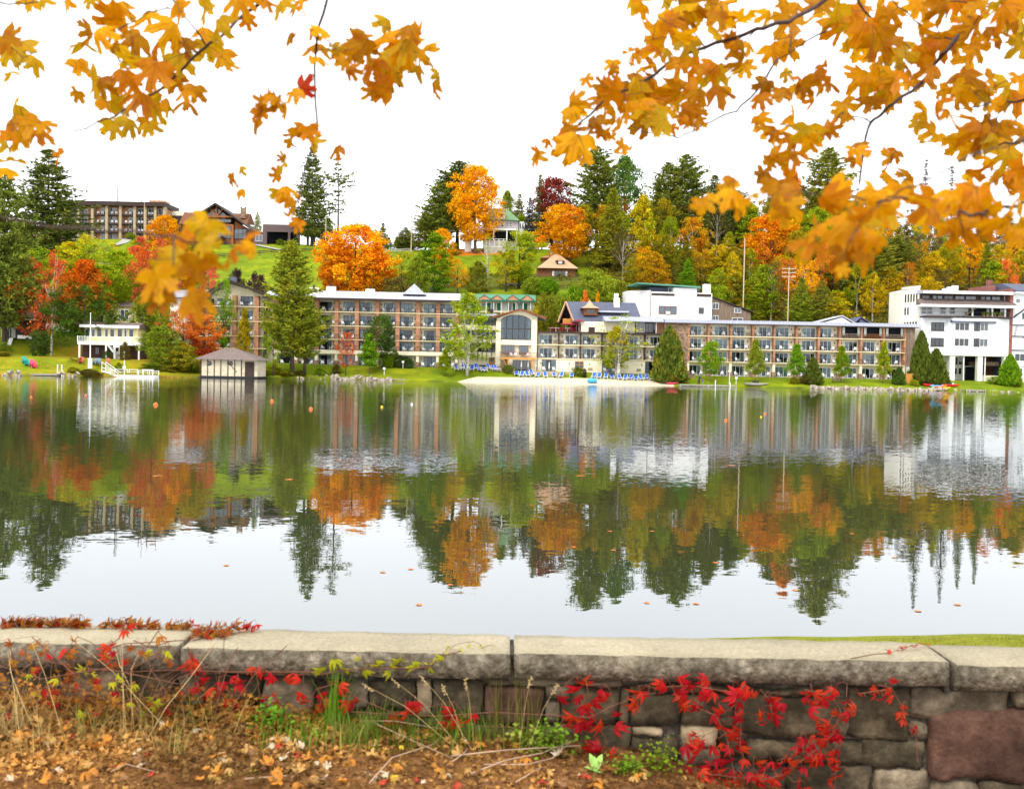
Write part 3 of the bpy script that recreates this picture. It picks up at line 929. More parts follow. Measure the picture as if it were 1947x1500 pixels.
def chair(b,x,y,z,rot,label,group,m='plastic_white',cat='chair',s=1.0,name="balcony_chair"):
    if m not in CHAIR: CHAIR[m] = chair_mesh(m)
    w = b.W3(x,y,z) if b else Vector((x,y,z))
    o = mesh_obj(name,CHAIR[m],None,w,(0,0,(b.ang if b else 0) + rot),(s,s,s))
    return tag(o,label,cat,group)

PATS = ['CDC','CDD','cDC','CCD','CDC','DDC','cDc','CCC','DCC']

def wing(b,bays,levels,eave,yb,pier,kind,wname,group,top_dark=False,skip=(),ground_open=True,fm='white',rail_h=1.0):
    """bays: local x of bay dividers; levels: slab-top heights above ground (first is the ground level 0)"""
    x0,x1 = bays[0],bays[-1]
    for li,z in enumerate(levels):
        nz = levels[li + 1] if li + 1 < len(levels) else eave
        if li > 0:
            th = .80 if (kind == 'left' and li == 1) else .17
            b.box("balcony_slab",'cream' if th > .5 else 'slab',x0 - .1,x1 + .1,-.12,yb - .01,z - th,z)
        for k in range(len(bays) - 1):
            if (li,k) in skip: continue
            xa,xc = bays[k],bays[k + 1]
            w = xc - xa
            r = random.Random(li * 100 + k + len(wname))
            dw = w * .60
            side = (k + li * 0) % 2 if kind != 'right' else (1 if k % 2 else 0)
            dx = xa + w * .10 if side == 0 else xc - w * .10 - dw
            hh = min(2.15,nz - z - .42)
            pat = PATS[(k * 5 + li * 3 + len(wname)) % len(PATS)]
            slider(b,dx,z + .04,dw,hh,yb - .02,pat,fm,'curtain' if r.random() < .6 else 'curtain2')
            # wall lamp and through-wall air unit on the free part of the wall
            fx = xc - w * .17 if side == 0 else xa + w * .17
            mesh_obj("wall_lamp",shared('lamp',lambda: MB().box(-.08,.08,-.2,0,0,.12).box(-.06,.06,-.17,-.03,.12,.38).mesh("wall_lamp",M['dark_trim'])),b.e,(fx,yb - .02,z + 1.55))
            mesh_obj("air_unit",shared('acu',lambda: acu()),b.e,(fx - .45,yb - .02,z + .25))
            if li > 0:
                rl = mesh_obj("railing",shared(('rl',round(w,1),rail_h),lambda: railing_mesh(round(w,1),rail_h)),b.e,(xa,-.04,z))
                rl.scale = (w / round(w,1),1,1)
            else:
                pass
            nchair = 2 if r.random() < .85 else 1
            for c in range(nchair):
                cx = xa + w * (.30 + .42 * c + r.uniform(-.06,.06))
                fl = ['ground floor terrace','second floor balcony','third floor balcony','fourth floor balcony','top floor balcony'][li]
                chair(b,cx,r.uniform(.55,.85) if li else r.uniform(.3,.8),z,(.5 if c == 0 else -.5) + r.uniform(-.35,.35),
                      f"white {'left' if c == 0 else 'right'} chair, {fl}, {ORD[k + 1]} bay of {wname}",group)
    # piers
    for k,x in enumerate(bays):
        if pier == 'brick':
            b.box("brick_pier",'brick',x - .42,x + .42,-.02,yb - .03,levels[1] + .002,eave)
        else:
            b.box("divider",'brick' if kind == 'right' else 'dark_trim',x - (.20 if kind == 'right' else .13),x + (.20 if kind == 'right' else .13),-.02,yb - .03,levels[1] + .002,eave)
        if ground_open:
            th = .82 if kind == 'left' else .18
            b.box("post",'cream',x - .27,x + .27,.05,.6,1.0,levels[1] - th)
            b.box("post_base",'stone_wall',x - .42,x + .42,-.08,.75,-.3,.998)

def acu():
    m = MB().box(0,.9,-.06,0,0,.55)
    for i in range(6): m.box(.04,.86,-.075,-.062,.05 + i * .08,.085 + i * .08)
    return m.mesh("air_unit",M['brown_beige'])

M['brown_beige'] = mat("beige_grille",(168,150,122),.8,amt=.1)
M['dark_shingle'] = mat("grey_brown_shingle_roof",(112,98,92),.9,amt=.2,scale=3)
# ------------------------------------------------------------------ lakeside hotel, left wing
b = Bld("hotel_wing","long five-storey left hotel wing with brick piers, cream band and pale flat roof","hotel",505,207.5,869,209,697,z0=2.75)
HL = b
lz = [0,b.z(735,667.5),b.z(735,646.5),b.z(735,620.7),b.z(735,594.2)]
ev = b.z(735,572)
pb = [b.x(p,620) for p in (524.5,563,601.6,639.5,678.3,717,755.9,794.7,832.7,869)]
b.box("wall",'cream',b.x(505),b.W,1.6,14,-1,ev)
wing(b,pb,lz,ev,1.6,'brick','left','the brick-pier wing',"white chairs on the hotel balconies",fm='bronze')
rz = b.z(735,555.5,7.5)
m = MB(); m.prism([(-1.2,ev - .05),(-1.2,ev + .35),(7.5,rz),(14.8,ev + .35),(14.8,ev - .05)],-.6,b.W + .35,'x')
roof = b.part("roof",m,'roof_grey')
b.part("fascia",MB().box(-.62,b.W + .37,-1.26,-1.205,ev - .12,ev + .30),'dark_trim',roof)
for px,pyt,pyb in ((597,547,556),(629.5,545,558),(704,550,562)):
    x = b.x(px,555,3); b.part("chimney",MB().box(x - .95,x + .95,2.4,3.8,ev + .4,b.z(px,pyt,3)),'white_wall',roof)
    b.part("flue",MB().box(x - .25,x + .25,2.8,3.3,b.z(px,pyt,3),b.z(px,pyt,3) + .5),'black',roof)
x = b.x(819,560,3); b.part("chimney",MB().box(x - .6,x + .6,2.4,3.6,ev + .4,b.z(819,558,3)),'white_wall',roof)
b.part("cowl",MB().lathe([(.15,0),(.15,.8),(.35,.9),(.35,1.2),(.1,1.3)],8,(x,3,b.z(819,558,3))),'black',roof)
xa,xb,xm = b.x(767,560,5),b.x(811,560,5),b.x(787.5,545,5)
b.part("pyramid_skylight",MB().pyramid(xa,xb,2,9,b.z(787,561,4),xm,5.5,b.z(787.5,539.5,5.5)),'metal_band',roof)
# guest-room doors at the pine end
# gabled end pavilion
g = Bld("hotel_gable_wing","gable-roofed hotel end pavilion with balconies behind the tall leaning pine","hotel",398,206.3,506,207.2,694,z0=2.8)
gz = [0,g.z(450,661.5),g.z(450,637.8),g.z(450,610),g.z(450,582)]
gx0,gx1 = 0,g.W
apx,apz = g.uz(435,532)
rex,rez = g.uz(507,560)
lex,lez = g.uz(398,560)
g.part("wall",MB().prism([(0,-1),(g.W - .05,-1),(g.W - .05,rez - .4),(apx,apz - .6),(0,lez)],1.5,13),'cream')
for zz in gz[1:]:
    g.box("balcony_slab",'slab',-.1,g.W - .06,-.1,1.49,zz - .17,zz)
gp = [g.x(p,620) for p in (400,445,487.5,505)]
for i,xx in enumerate(gp):
    g.box("brick_pier",'brick' if i in (1,2) else 'dark_trim',xx - .42,xx + .42 if i < 3 else g.W - .07,-.02,1.48,-.5,gz[-1] + (2.2 if i in (1,2) else 1.4))
for li,zz in enumerate(gz):
    for k in range(2):
        w = gp[k + 1] - gp[k]
        slider(g,gp[k] + w * .22,zz + .04,w * .55,2.1 if li < 4 or k else 1.5,1.48,PATS[(li + k) % 9],'bronze','curtain2')
        if li: 
            rl = mesh_obj("railing",shared(('rl',round(w,1),1.0),lambda: railing_mesh(round(w,1))),g.e,(gp[k],-.03,zz))
        for c in range(2):
            chair(g,gp[k] + w * (.3 + .4 * c),.7,zz,.4 - .8 * c,f"white {'left' if c == 0 else 'right'} chair, {['ground', 'second', 'third', 'fourth', 'top'][li]} floor, {'left' if k == 0 else 'right'} bay of the gabled pavilion","white chairs on the hotel balconies")
m = MB()
m.prism([(apx - .02,apz - .35),(apx,apz),(rex + .8,rez - .1),(rex + .8,rez - .45)],-1.0,13.5)
gr_ = g.part("roof",m,'roof_grey')
g.part("roof_slope",MB().prism([(apx + .01,apz - .35),(apx - .01,apz),(lex - 1,lez - .1),(lex - 1,lez - .45)],-1.0,13.5),'roof_grey',gr_)
g.part("bargeboard",MB().bar((apx,-1.06,apz - .18),(rex + .8,-1.06,rez - .28),.08,.5).bar((apx - .05,-1.05,apz - .18),(lex - 1,-1.05,lez - .28),.08,.5),'dark_trim',gr_)
cx = g.x(443.5,530,4); g.part("chimney",MB().box(cx - .6,cx + .6,3.4,4.8,apz - 1,g.z(443,527,4)),'slate',gr_)
# low white end block left of it
g2 = Bld("hotel_end_block","white-roofed hotel block half hidden by the red maples","hotel",322,211,398,209,690,z0=2.9)
tz = g2.z(345,552)
g2.box("wall",'white_wall',0,g2.x(352),0,10,-1,g2.z(340,566))
g2.box("brick_wall",'brick',g2.x(352) + .02,g2.W,1.4,10,-1,g2.z(360,566))
g2.box("roof",'roof_grey',-.5,g2.W - .03,-.8,10.5,g2.z(340,566) + .01,tz)
for py in (582,610,638,662):
    zz = g2.z(370,py)
    g2.box("balcony_slab",'slab',g2.x(352) + .04,g2.W - .02,0,1.38,zz - .17,zz)
    mesh_obj("railing",shared(('rl',4.6,1.0),lambda: railing_mesh(4.6)),g2.e,(g2.x(354),.05,zz))
    slider(g2,g2.x(360),zz + .05,2.6,2.1,1.38,'CDC','bronze')

# ------------------------------------------------------------------ link block with dark glazing, arched hall
b = Bld("hotel_link_block","cream hotel link block with dark glazed corner bands behind the tall birch","hotel",869.5,208.5,942,207.5,699,z0=2.62)
z1,z2,z3 = b.z(905,679),b.z(905,651),b.z(905,628)
zt = b.z(905,601)
b.box("wall",'cream',0.02,b.W,1.4,13,-1,zt)
xg = b.x(908,640)
for (ya,yc) in ((669.5,679),(644,651.5),(619,627.5)):
    b.box("spandrel_band",'cream',0.02,b.W - .02,0,1.39,b.z(905,yc),b.z(905,ya))
for (ya,yc) in ((652,669),(628,643.5),(601,618.5)):
    za,zc = b.z(920,yc),b.z(920,ya)
    window(b,xg,b.W - .3,za,zc,.5,5,1,'bronze','dark_glass' if ya > 640 else 'sky_glass')
    slider(b,b.x(880),za + .05,2.4,2.0,1.38,'CDC','white')
    mesh_obj("railing",shared(('rl',4.1,.9),lambda: railing_mesh(4.1,.9)),b.e,(.1,.03,za))
for px in (909,917.5,926,935):
    xx = b.x(px,640); b.box("timber_batten",'bronze',xx - .06,xx + .06,-.12,-.002,z1 - .8,zt - 1)
window(b,b.x(880),b.x(906),.5,z1 - 1.6,1.38,4,1,'bronze','dark_glass')
window(b,b.x(909),b.x(926),.5,z1 - 1.6,1.38,3,1,'bronze','dark_glass')
dr = b.box("door",'wood',b.x(928.5),b.x(938.5),1.28,1.38,0,2.5)
b.part("door_glazing",MB().box(b.x(931),b.x(936),1.25,1.279,1.4,2.2),'dark_glass',dr)
b.box("roof",'roof_grey',-.2,b.W - .03,-.6,13.4,zt + .01,zt + .5)
b.part("planter_box",MB().box(b.x(926),b.x(936),-.4,1.2,zt + .51,zt + 1.5),'dark_trim')

b = Bld("arched_hall","cream gabled hotel hall with tall arched window and timber balcony","hotel",942.5,206.4,1020,206.4,706,z0=2.4)
AH = b
apx,apz = b.uz(990,587.5)
lx,lz_ = b.uz(943,604)
rx,rz_ = b.uz(1021,600)
# front wall with a real arched opening
ax0,asz = b.uz(951.5,613)
ax1,_ = b.uz(1010.5,613)
abz = b.z(980,646.5); atz = b.z(980,598.5)
acx = (ax0 + ax1) / 2; arx = (ax1 - ax0) / 2
arc = [(acx - arx * math.cos(math.pi * i / 16),asz + (atz - asz) * math.sin(math.pi * i / 16) ** .9) for i in range(17)]
gable = [(b.W,rz_ - .3),(apx,apz - .25),(0,lz_ - .1)]
m = MB()
# left cheek, right cheek, spandrel over the arch, band below
m.box(0,ax0,-.0,.6,-1,asz); m.box(ax1,b.W,.0,.6,-1,asz)
top = [(0,asz),(0,lz_ - .1),(apx,apz - .25),(b.W,rz_ - .3),(b.W,asz)]
def topz(x):
    return lerp_tab([(0,lz_ - .1),(apx,apz - .25),(b.W,rz_ - .3)],x)
pts = [(0,asz)] + arc + [(b.W,asz)]
for (xa,za),(xb,zb_) in zip(pts,pts[1:]):
    if xb - xa < 1e-4: continue
    m.prism([(xa,za),(xb,zb_),(xb,topz(xb)),(xa,topz(xa))],0,.6)
m.box(ax0,ax1,0,.6,b.z(980,656),abz)
b.part("wall",m,'cream')
b.box("side_wall",'cream',0,b.W,.601,12,-1,lz_ - .6)
xa,xb = b.x(943.5),b.x(951)
b.box("pilaster",'cream',xa - .1,xb + .1,-.35,-.002,-1,lz_ - .7)
b.box("pilaster",'cream',b.x(1011.5),b.x(1019.5),-.35,-.002,-1,rz_ - .8)
f = MB()
for (xa,za),(xb,zb_) in zip(arc,arc[1:]): f.bar((xa,.25,za),(xb,.25,zb_),.14,.16)
for px in (963,974.5,986,998):
    xx = b.x(px,630); zt_ = asz + (atz - asz) * math.sqrt(max(0,1 - ((xx - acx) / arx) ** 2)); f.box(xx - .07,xx + .07,.19,.31,abz,zt_)
f.box(ax0,ax1,.17,.33,b.z(980,625) - .07,b.z(980,625) + .07); f.box(ax0,ax1,.16,.34,abz,abz + .14); f.box(ax0,ax0 + .12,.18,.32,abz,asz); f.box(ax1 - .12,ax1,.18,.32,abz,asz)
aw = b.part("arched_window",f,'bronze')
b.part("pane",MB().prism([(ax0,abz + .1)] + arc + [(ax1,abz + .1)],.36,.37),'glass',aw)
b.part("sky_reflection_panel",MB().prism([(ax0,abz + .1)] + arc + [(ax1,abz + .1)],.55,.58),'sky_glass',aw)  # pale bluish backing paints in the sky reflection behind the pane
for px0,px1 in ((952,957),(1003.5,1010)):
    xa,xb = b.x(px0,630),b.x(px1,630)
    b.part("curtain",MB().box(xa,xb,.42,.48,abz + .1,asz + .9),'curtain',aw)
# roof planes
m = MB()
m.prism([(apx,apz - .3),(apx,apz),(b.x(1039,604),b.z(1039,604)),(b.x(1039,604),b.z(1039,604) - .35)],-1.2,12.5)
m.prism([(apx,apz),(apx,apz - .3),(b.x(936,602),b.z(936,602) - .35),(b.x(936,602),b.z(936,602))],-1.2,12.5)
rf = b.part("roof",m,'roof_grey')
b.part("bargeboard",MB().bar((apx,-1.26,apz - .2),(b.x(1039,604),-1.26,b.z(1039,604) - .2),.1,.42).bar((apx,-1.25,apz - .2),(b.x(936,602),-1.25,b.z(936,602) - .2),.1,.42),'brown_wood',rf)
# first-floor doors and balcony
zf = b.z(980,680); 
window(b,b.x(955.5),b.x(978),b.z(980,674),b.z(980,656.5),-.01,4,1,'bronze','sky_glass',name="glazed_doors")
window(b,b.x(987.5),b.x(1004),b.z(980,674),b.z(980,656.5),-.01,3,1,'bronze','sky_glass',name="glazed_doors")
bal = b.part("balcony",MB().box(b.x(950,680),b.x(1019,680),-2.4,-.36,zf - .35,zf),'wood')
rm = MB(); bw = b.x(1019,680) - b.x(950,680)
rm.box(0,bw,-.04,.04,1.0,1.08); rm.box(0,bw,-.03,.03,.08,.14)
for i in range(int(bw / .22) + 1): rm.box(i * .22,i * .22 + .07,-.025,.025,.14,1.0)
b.part("railing",rm,'brown_wood',bal,loc=(b.x(950,680),-2.35,zf + .002))
for px in (966,1013): xx = b.x(px,690); b.box("post",'wood',xx - .12,xx + .12,-2.3,-2.05,-.3,zf - .352)
b.part("brace",MB().bar((b.x(962,690),-2.1,zf - 1.6),(b.x(958,690),-2.1,zf - .36),.12).bar((b.x(1006,690),-2.1,zf - .5),(b.x(1012,690),-2.1,zf - 1.6),.12),'wood',bal)
window(b,b.x(975.5),b.x(1009.5),.15,b.z(990,684.5),-.01,5,1,'bronze','sky_glass',name="garden_doors")
for px in (979,985,991,997,1003):
    xx = b.x(px,690)
dr = b.box("door",'brown_beige',b.x(953),b.x(959),-.06,-.004,0,2.1)
b.box("doorway_wall",'stone_wall',b.x(959.5),b.x(966),-.09,-.006,-.3,zf - .36)
for i,px in enumerate((973,980,1002)):
    chair(b,b.x(px,676),-1.6,zf + .01,.6 - .6 * i,f"{['leftmost', 'middle', 'rightmost'][i]} pale chair on the timber balcony under the arched window","white chairs on the hotel balconies")

# ------------------------------------------------------------------ middle wing
b = Bld("hotel_middle_wing","three-storey cream middle hotel wing with roof terrace between arched hall and cedar","hotel",1021.5,207,1262,207,710,z0=2.3)
HM = b
mz = [0,b.z(1130,682.8),b.z(1130,656.6)]
ev = b.z(1130,631.5)
mb_ = [b.x(p,660) for p in (1021.8,1062.4,1103.7,1144.6,1185.4,1226.3,1262)]
b.box("wall",'cream',0,b.W,1.3,14,-1,ev - .3)
sk = [(0,k) for k in range(6)]
wing(b,mb_,mz,ev - .35,1.3,'dark','middle','the middle wing',"white chairs on the hotel balconies",ground_open=False,skip=sk)
b.box("ground_wall",'cream',0.01,b.W - .01,.05,1.29,-1,mz[1] - .18)
tr = b.box("terrace_deck",'dark_trim',-.25,b.W - .02,-.35,14,ev - .35,ev)
for x0,x1,pt in ((1030,1056.5,'CDC'),(1144.5,1170.5,'CDC'),(1226.5,1249,'CDD')):
    slider(b,b.x(x0,700),.05,b.x(x1,700) - b.x(x0,700),2.4,.03,pt,'bronze')
wd = window(b,b.x(1092.5,700),b.x(1109.5,700),.1,2.3,.04,2,3,'wood','dark_glass',t=.12,name="wooden_door")
for px in (1028,1082,1120,1178,1220): 
    mesh_obj("wall_lamp",MESH['lamp'],b.e,(b.x(px,700),.04,1.6))
for px in (1090,1122,1214): mesh_obj("air_unit",MESH['acu'],b.e,(b.x(px,700) - .4,.045,.4))
for i,px in enumerate((1034,1053,1150,1167)):
    chair(b,b.x(px,705),-.7,0,.3,f"white chair standing on the lawn edge, {ORD[i + 1]} from the left, middle wing ground floor","white chairs on the lawn")
# roof terrace storey under the metal band
zb0,zb1 = b.z(1250,630.5),b.z(1250,613)
b.box("attic_wall",'cream',b.x(1105,620,2.0),b.x(1207,620,2.0),2.0,9,ev + .01,b.z(1150,612,2))
aw = b.box("arched_recess",'dark_trim',b.x(1119,626,2),b.x(1131,626,2),1.94,1.995,ev + .02,b.z(1125,622,2))
b.box("attic_brick",'brick',b.x(1250),b.W - .02,1.6,9,ev + .02,zb1)
b.box("attic_back",'room',b.x(1207.5,620,2.0),b.x(1249.5,620),2.3,9,ev + .03,zb1)
window(b,b.x(1212,620),b.x(1228,620),ev + .2,zb1 - .1,1.9,2,1,'white','sky_glass')
window(b,b.x(1228.5,620),b.x(1249,620),ev + .2,zb1 - .1,1.9,3,1,'bronze','dark_glass')
b.box("post",'white',b.x(1247,620),b.x(1248,620),-.2,.05,ev + .01,zb1)
m = MB(); m.prism([(-.7,zb1),(-.7,zb1 + .15),(2.6,b.z(1200,602.5,2.6)),(9,b.z(1200,602.5,2.6)),(9,zb1)],b.x(1149,607),b.x(1262,607),'x')
b.part("roof",m,'metal_band')

# terrace parasols and tables
def parasol(p,h,r,colour,label,open_=True,group=None,name="parasol"):
    e = empty(name,p); tag(e,label,"parasol",group)
    MB().tube([(0,0,0),(0,0,h)],.03,6).build("pole",M['white'],e)
    if open_:
        MB().pyramid(-r,r,-r,r,h - .45,0,0,h).build("canopy",M[colour],e)
    else:
        MB().lathe([(.05,h - 1.5),(.14,h - 1.2),(.10,h - .4),(.02,h)],8).build("canopy",M[colour],e)
    return e
M['red_fabric'] = mat("dark_red_fabric",(140,32,44),.85)
M['white_fabric'] = mat("white_fabric",(236,234,228),.85,amt=.03)
M['blue_tarp'] = mat("blue_tarpaulin",(34,84,190),.6)
for i,(px,y,c) in enumerate(((1075,3,'red_fabric'),(1084,4,'red_fabric'),(1096,3.5,'red_fabric'),(1101,2.2,'red_fabric'))):
    parasol(b.W3(b.x(px,622,y),y,ev),2.0 if i != 3 else 2.7,1.1,c,f"dark red parasol on the roof terrace, {ORD[i + 1]} from the left beneath the chalet gable",True,"red parasols on the roof terrace")
def table_mesh():
    return MB().lathe([(.25,0),(.04,.04),(.04,.70),(.50,.72),(.50,.76),(.01,.765)],10).mesh("terrace_table",M['white'])
for i,(px,y) in enumerate(((1047,2),(1057,1.2),(1065,2.6),(1079,1.5))):
    o = mesh_obj("terrace_table",shared('ttab',table_mesh),None,b.W3(b.x(px,626,y),y,ev),None,(1.1,1.1,1))
    tag(o,f"round white table on the roof terrace edge, {ORD[i + 1]} from the left","table","terrace tables")
for i in range(9):
    px = 1049 + i * 5.4
    o = chair(b,b.x(px,626,1.8),1.8 + (i % 3) * .5,ev,i * 1.3,f"dark red terrace chair, {ORD[i + 1]} from the left on the roof terrace","terrace chairs",'red_fabric',name="terrace_chair")

# ------------------------------------------------------------------ chalet behind the terrace
c = Bld("chalet","steep dark-slate chalet roof with flared dormer and white chimney above the terrace","building",1076,217,1213,217,610,z0=b.z0 + ev)
rt = c.z(1140,574.5); re = c.z(1120,610)
xr = c.x(1208,575)
Yf = -6
ez = c.z(1120,610,Yf)
# front roof slope plane (parallel to the lake) with gable to the left
m = MB()
xl = c.x(1076,573); xl2 = c.x(1090,610,Yf)
m.poly([(xl,0,rt),(xr,0,rt),(c.x(1222,606,Yf),Yf,ez),(xl2,Yf,ez)])
m.poly([(xl,0,rt - .3),(xl2,Yf,ez - .3),(c.x(1222,606,Yf),Yf,ez - .3),(xr,0,rt - .3)])
m.poly([(xl,0,rt),(xl2,Yf,ez),(xl2,Yf,ez - .3),(xl,0,rt - .3)])
m.poly([(xl2,Yf,ez),(c.x(1222,606,Yf),Yf,ez),(c.x(1222,606,Yf),Yf,ez - .3),(xl2,Yf,ez - .3)])
m.poly([(xl,0,rt),(xl,6,ez),(xr,6,ez),(xr,0,rt)])
rf = c.part("roof",m,'slate')
c.part("gable_wall",MB().prism([(0,rt - .4),(-Yf * -.9,ez - .3),(-Yf * -.9,-.0),(6,0),(6,ez)],xl + 1.2,xr - .5,'x'),'red_wood')
# left slope of the gable falling towards the hall
c.part("bargeboard",MB().bar((xl,.02,rt - .15),(c.x(1061,613,-3),-3.2,c.z(1061,613,-3)),.18,.5).bar((xl + .02,-.02,rt - .15),(xl2 + .02,Yf - .05,ez - .15),.16,.45),'shingle_tan',rf)
c.part("left_slope",MB().poly([(xl,0,rt - .1),(c.x(1061,613,-3),-3.2,c.z(1061,613,-3)),(c.x(1061,613,-3),5,c.z(1061,613,-3)),(xl,6,ez)]),'red_wood',rf)
c.part("timber_porch",MB().box(c.x(1069,606),c.x(1090,606),Yf * .45,Yf * .45 + .3,c.z(1080,615,Yf * .4),c.z(1080,606,Yf * .4)).box(c.x(1083.5,600),c.x(1085,600),Yf * .45 + .05,Yf * .45 + .25,c.z(1080,606,Yf * .4),c.z(1080,597,Yf * .4)),'wood')
# dormer
dx0,dx1 = c.x(1110,595,-5.5),c.x(1136,595,-5.5)
d0,d1 = c.z(1122,599,-5.5),c.z(1122,586,-5.5)
dm = c.part("dormer",MB().box(dx0,dx1,-5.3,-1,d0,d1),'brown_wood')
m = MB(); ax,az = c.x(1121.5,570,-4),c.z(1121.5,569.5,-4)
q0,q1 = c.x(1104.5,586,-5.6),c.x(1140,586,-5.6)
m.pyramid(q0,q1,-6.2,-.6,d1,ax,-3.4,d1 + (az - d1) * .55)
m.pyramid(q0 + (q1 - q0) * .27,q1 - (q1 - q0) * .27,-4.9,-1.9,d1 + (az - d1) * .22,ax,-3.4,az)
c.part("dormer_roof",m,'shingle_tan',dm)
c.part("dormer_window",MB().box(c.x(1115.5,592,-5.4),c.x(1131,592,-5.4),-5.36,-5.302,d0 + .35,d1 - .3),'dark_glass',dm)
ch = c.part("chimney",MB().box(c.x(1166,575),c.x(1177,575),-1.6,-.4,rt - 2.2,c.z(1171,567,-1)),'white_wall')
for px in (1169.5,1174): xx = c.x(px,565,-1); c.part("chimney_pot",MB().lathe([(.22,0),(.22,.45),(.3,.5),(.22,1.0)],8,(xx,-1,c.z(1171,567,-1))),'white_wall',ch)
c.part("eave_strip",MB().box(c.x(1137,592,-4),c.x(1196,592,-4),-4.3,-3.0,c.z(1150,594,-4),c.z(1150,591,-4)),'roof_grey')
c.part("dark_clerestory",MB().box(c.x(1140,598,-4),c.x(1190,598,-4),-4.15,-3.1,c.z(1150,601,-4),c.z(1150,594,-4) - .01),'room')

# ------------------------------------------------------------------ right wing
b = Bld("hotel_right_wing","long four-storey right hotel wing with narrow brick dividers and grey metal roof band","hotel",1263,207,1737,207.5,716,z0=2.1)
HR = b
rzl = [0,b.z(1500,690.4),b.z(1500,666.2),b.z(1500,641.3)]
evr = b.z(1500,619)
rb = [b.x(p,660) for p in (1309,1347,1389.8,1431.3,1472.6,1514.7,1557,1597,1638,1680,1720.5)]
b.box("wall",'cream',b.x(1309),b.x(1721),1.4,14,-1,evr - .02)
skp = [(3,7),(3,8),(3,9)]
wing(b,rb,rzl,evr,1.4,'narrow','right','the right wing',"white chairs on the hotel balconies",skip=skp)
b.box("stone_stair_tower",'stone_wall',b.x(1263),rb[0] - .22,-.1,14,-1,evr - .02)
b.box("end_wall",'grey_wood',rb[-1] + .22,b.W,-.1,14,-1,evr - .02)
b.part("end_arch",MB().box(b.x(1722,712),b.x(1735,712),-.9,-.11,-.3,2.6),'white_wall')
b.part("end_arch_opening",MB().prism([(b.x(1724.5,712),.2),(b.x(1731.5,712),.2),(b.x(1731.5,706),1.5),(b.x(1730,706),2.0),(b.x(1728,706),2.15),(b.x(1726,706),2.0),(b.x(1724.5,706),1.5)],-.95,-.905),'room')
m = MB(); zt = b.z(1500,611.5)
m.prism([(-.75,evr),(-.75,evr + .12),(-.35,zt),(14,zt + .1),(14,evr)],-.2,b.W + .5,'x')
rf = b.part("roof",m,'metal_band')
sm = MB()
for i in range(int(b.W / .62)):
    xx = .2 + i * .62; sm.bar((xx,-.78,evr + .12),(xx,-.38,zt + .01),.035,.05)
b.part("standing_seams",sm,'metal_band',rf)
b.part("gutter",MB().box(-.22,b.W + .52,-.9,-.755,evr - .05,evr + .1),'dark_trim',rf)
# open lounge on the top floor of the last bays
zz = rzl[3]
for k in (7,8,9):
    w = rb[k + 1] - rb[k]
    b.box("lounge_back",'room',rb[k] + .22,rb[k + 1] - .22,1.2,1.38,zz + .01,evr - .05)  # dark panel stands in for the shade at the back of the lounge
    rm = MB(); rm.box(0,w,-.04,.04,.92,1.0)
    for i in range(int(w / .25) + 1): rm.box(i * .25,i * .25 + .09,-.03,.03,.05,.92)
    b.part("timber_railing",rm,'grey_wood' if k != 8 else 'brown_wood',loc=(rb[k],-.03,zz))
    for q in range(2):
        xx = rb[k] + w * (.12 + .7 * q); b.box("sheer_curtain",'curtain',xx,xx + .5,.3,.36,zz + .6,evr - .1)
# small gables on the roof
for (p0,pa,p1,pt,pb_,mm) in ((1551,1601,1624,601.5,612,'white_wall'),(1624,1636,1656,604,613,'slate')):
    x0,xa_,x1 = b.x(p0,610,5),b.x(pa,605,5),b.x(p1,610,5); z0_ = zt; za = b.z(pa,pt,5)
    o = b.part("roof_gable",MB().prism([(x0 + 1,z0_),(x1 - .2,z0_),(xa_,za - .25)],5,10),mm,rf)
    b.part("gable_roof",MB().prism([(x0,z0_ + .1),(xa_,za),(x1 + .4,z0_),(x1 + .4,z0_ + .2),(xa_,za + .22),(x0,z0_ + .3)],4.7,10.2),'roof_grey' if mm != 'slate' else 'slate',rf)

# white stucco tower block behind
c = Bld("white_stucco_block","tall plain white stucco building with chimney rising behind the chalet and right wing","building",1236,222,1353,224,610,z0=13.0)
zt = c.z(1290,543)
c.part("wall",MB().box(0,c.W,0,12,-3,c.z(1290,556)).box(c.x(1281,550),c.x(1325,550),.0,12,c.z(1290,556),zt - .5),'white_wall')
lx0 = c.x(1191,560,4)
c.part("side_wall",MB().prism([(lx0,4),(0,0),(0,12),(lx0,12)],-3,c.z(1236,552),'z'),'white_wall')
c.part("parapet",MB().box(c.x(1237),c.x(1280),-.15,.3,c.z(1260,562),c.z(1260,558)).box(c.x(1325,560),c.x(1352,560),-.15,.3,c.z(1330,564),c.z(1330,559)),'dark_trim')
c.part("recessed_attic",MB().box(c.x(1237),c.x(1280),2,10,c.z(1260,560),zt - .4).box(c.x(1325),c.x(1333),2,10,c.z(1330,560),zt - .4),'slate')
window(c,c.x(1273),c.x(1280.5),c.z(1275,556),c.z(1275,546),1.9,1,1,'white','sky_glass')
c.part("roof",MB().prism([(c.x(1204,539,3),zt + .1),(c.x(1204,539,3),zt + .35),(c.x(1331,541,0),zt - .1),(c.x(1331,541,0),zt - .45)],-.6,12.4),'green_roof')
window(c,c.x(1251),c.x(1285),c.z(1268,597.5),c.z(1268,582),-.01,3,1,'brown_wood','sky_glass',t=.12)
c.box("air_unit",'white',c.x(1264),c.x(1272),-.4,-.12,c.z(1268,597),c.z(1268,592.5))
window(c,c.x(1327),c.x(1336.5),c.z(1331,596.5),c.z(1331,585),-.01,1,2,'bronze','dark_glass')
c.part("chimney",MB().box(c.x(1340,560),c.x(1352,560),.4,1.8,c.z(1345,560),c.z(1345,540)),'white_wall')
c.part("downpipe",MB().box(-.08,.08,-.15,-.01,-2,c.z(1236,553)),'concrete')
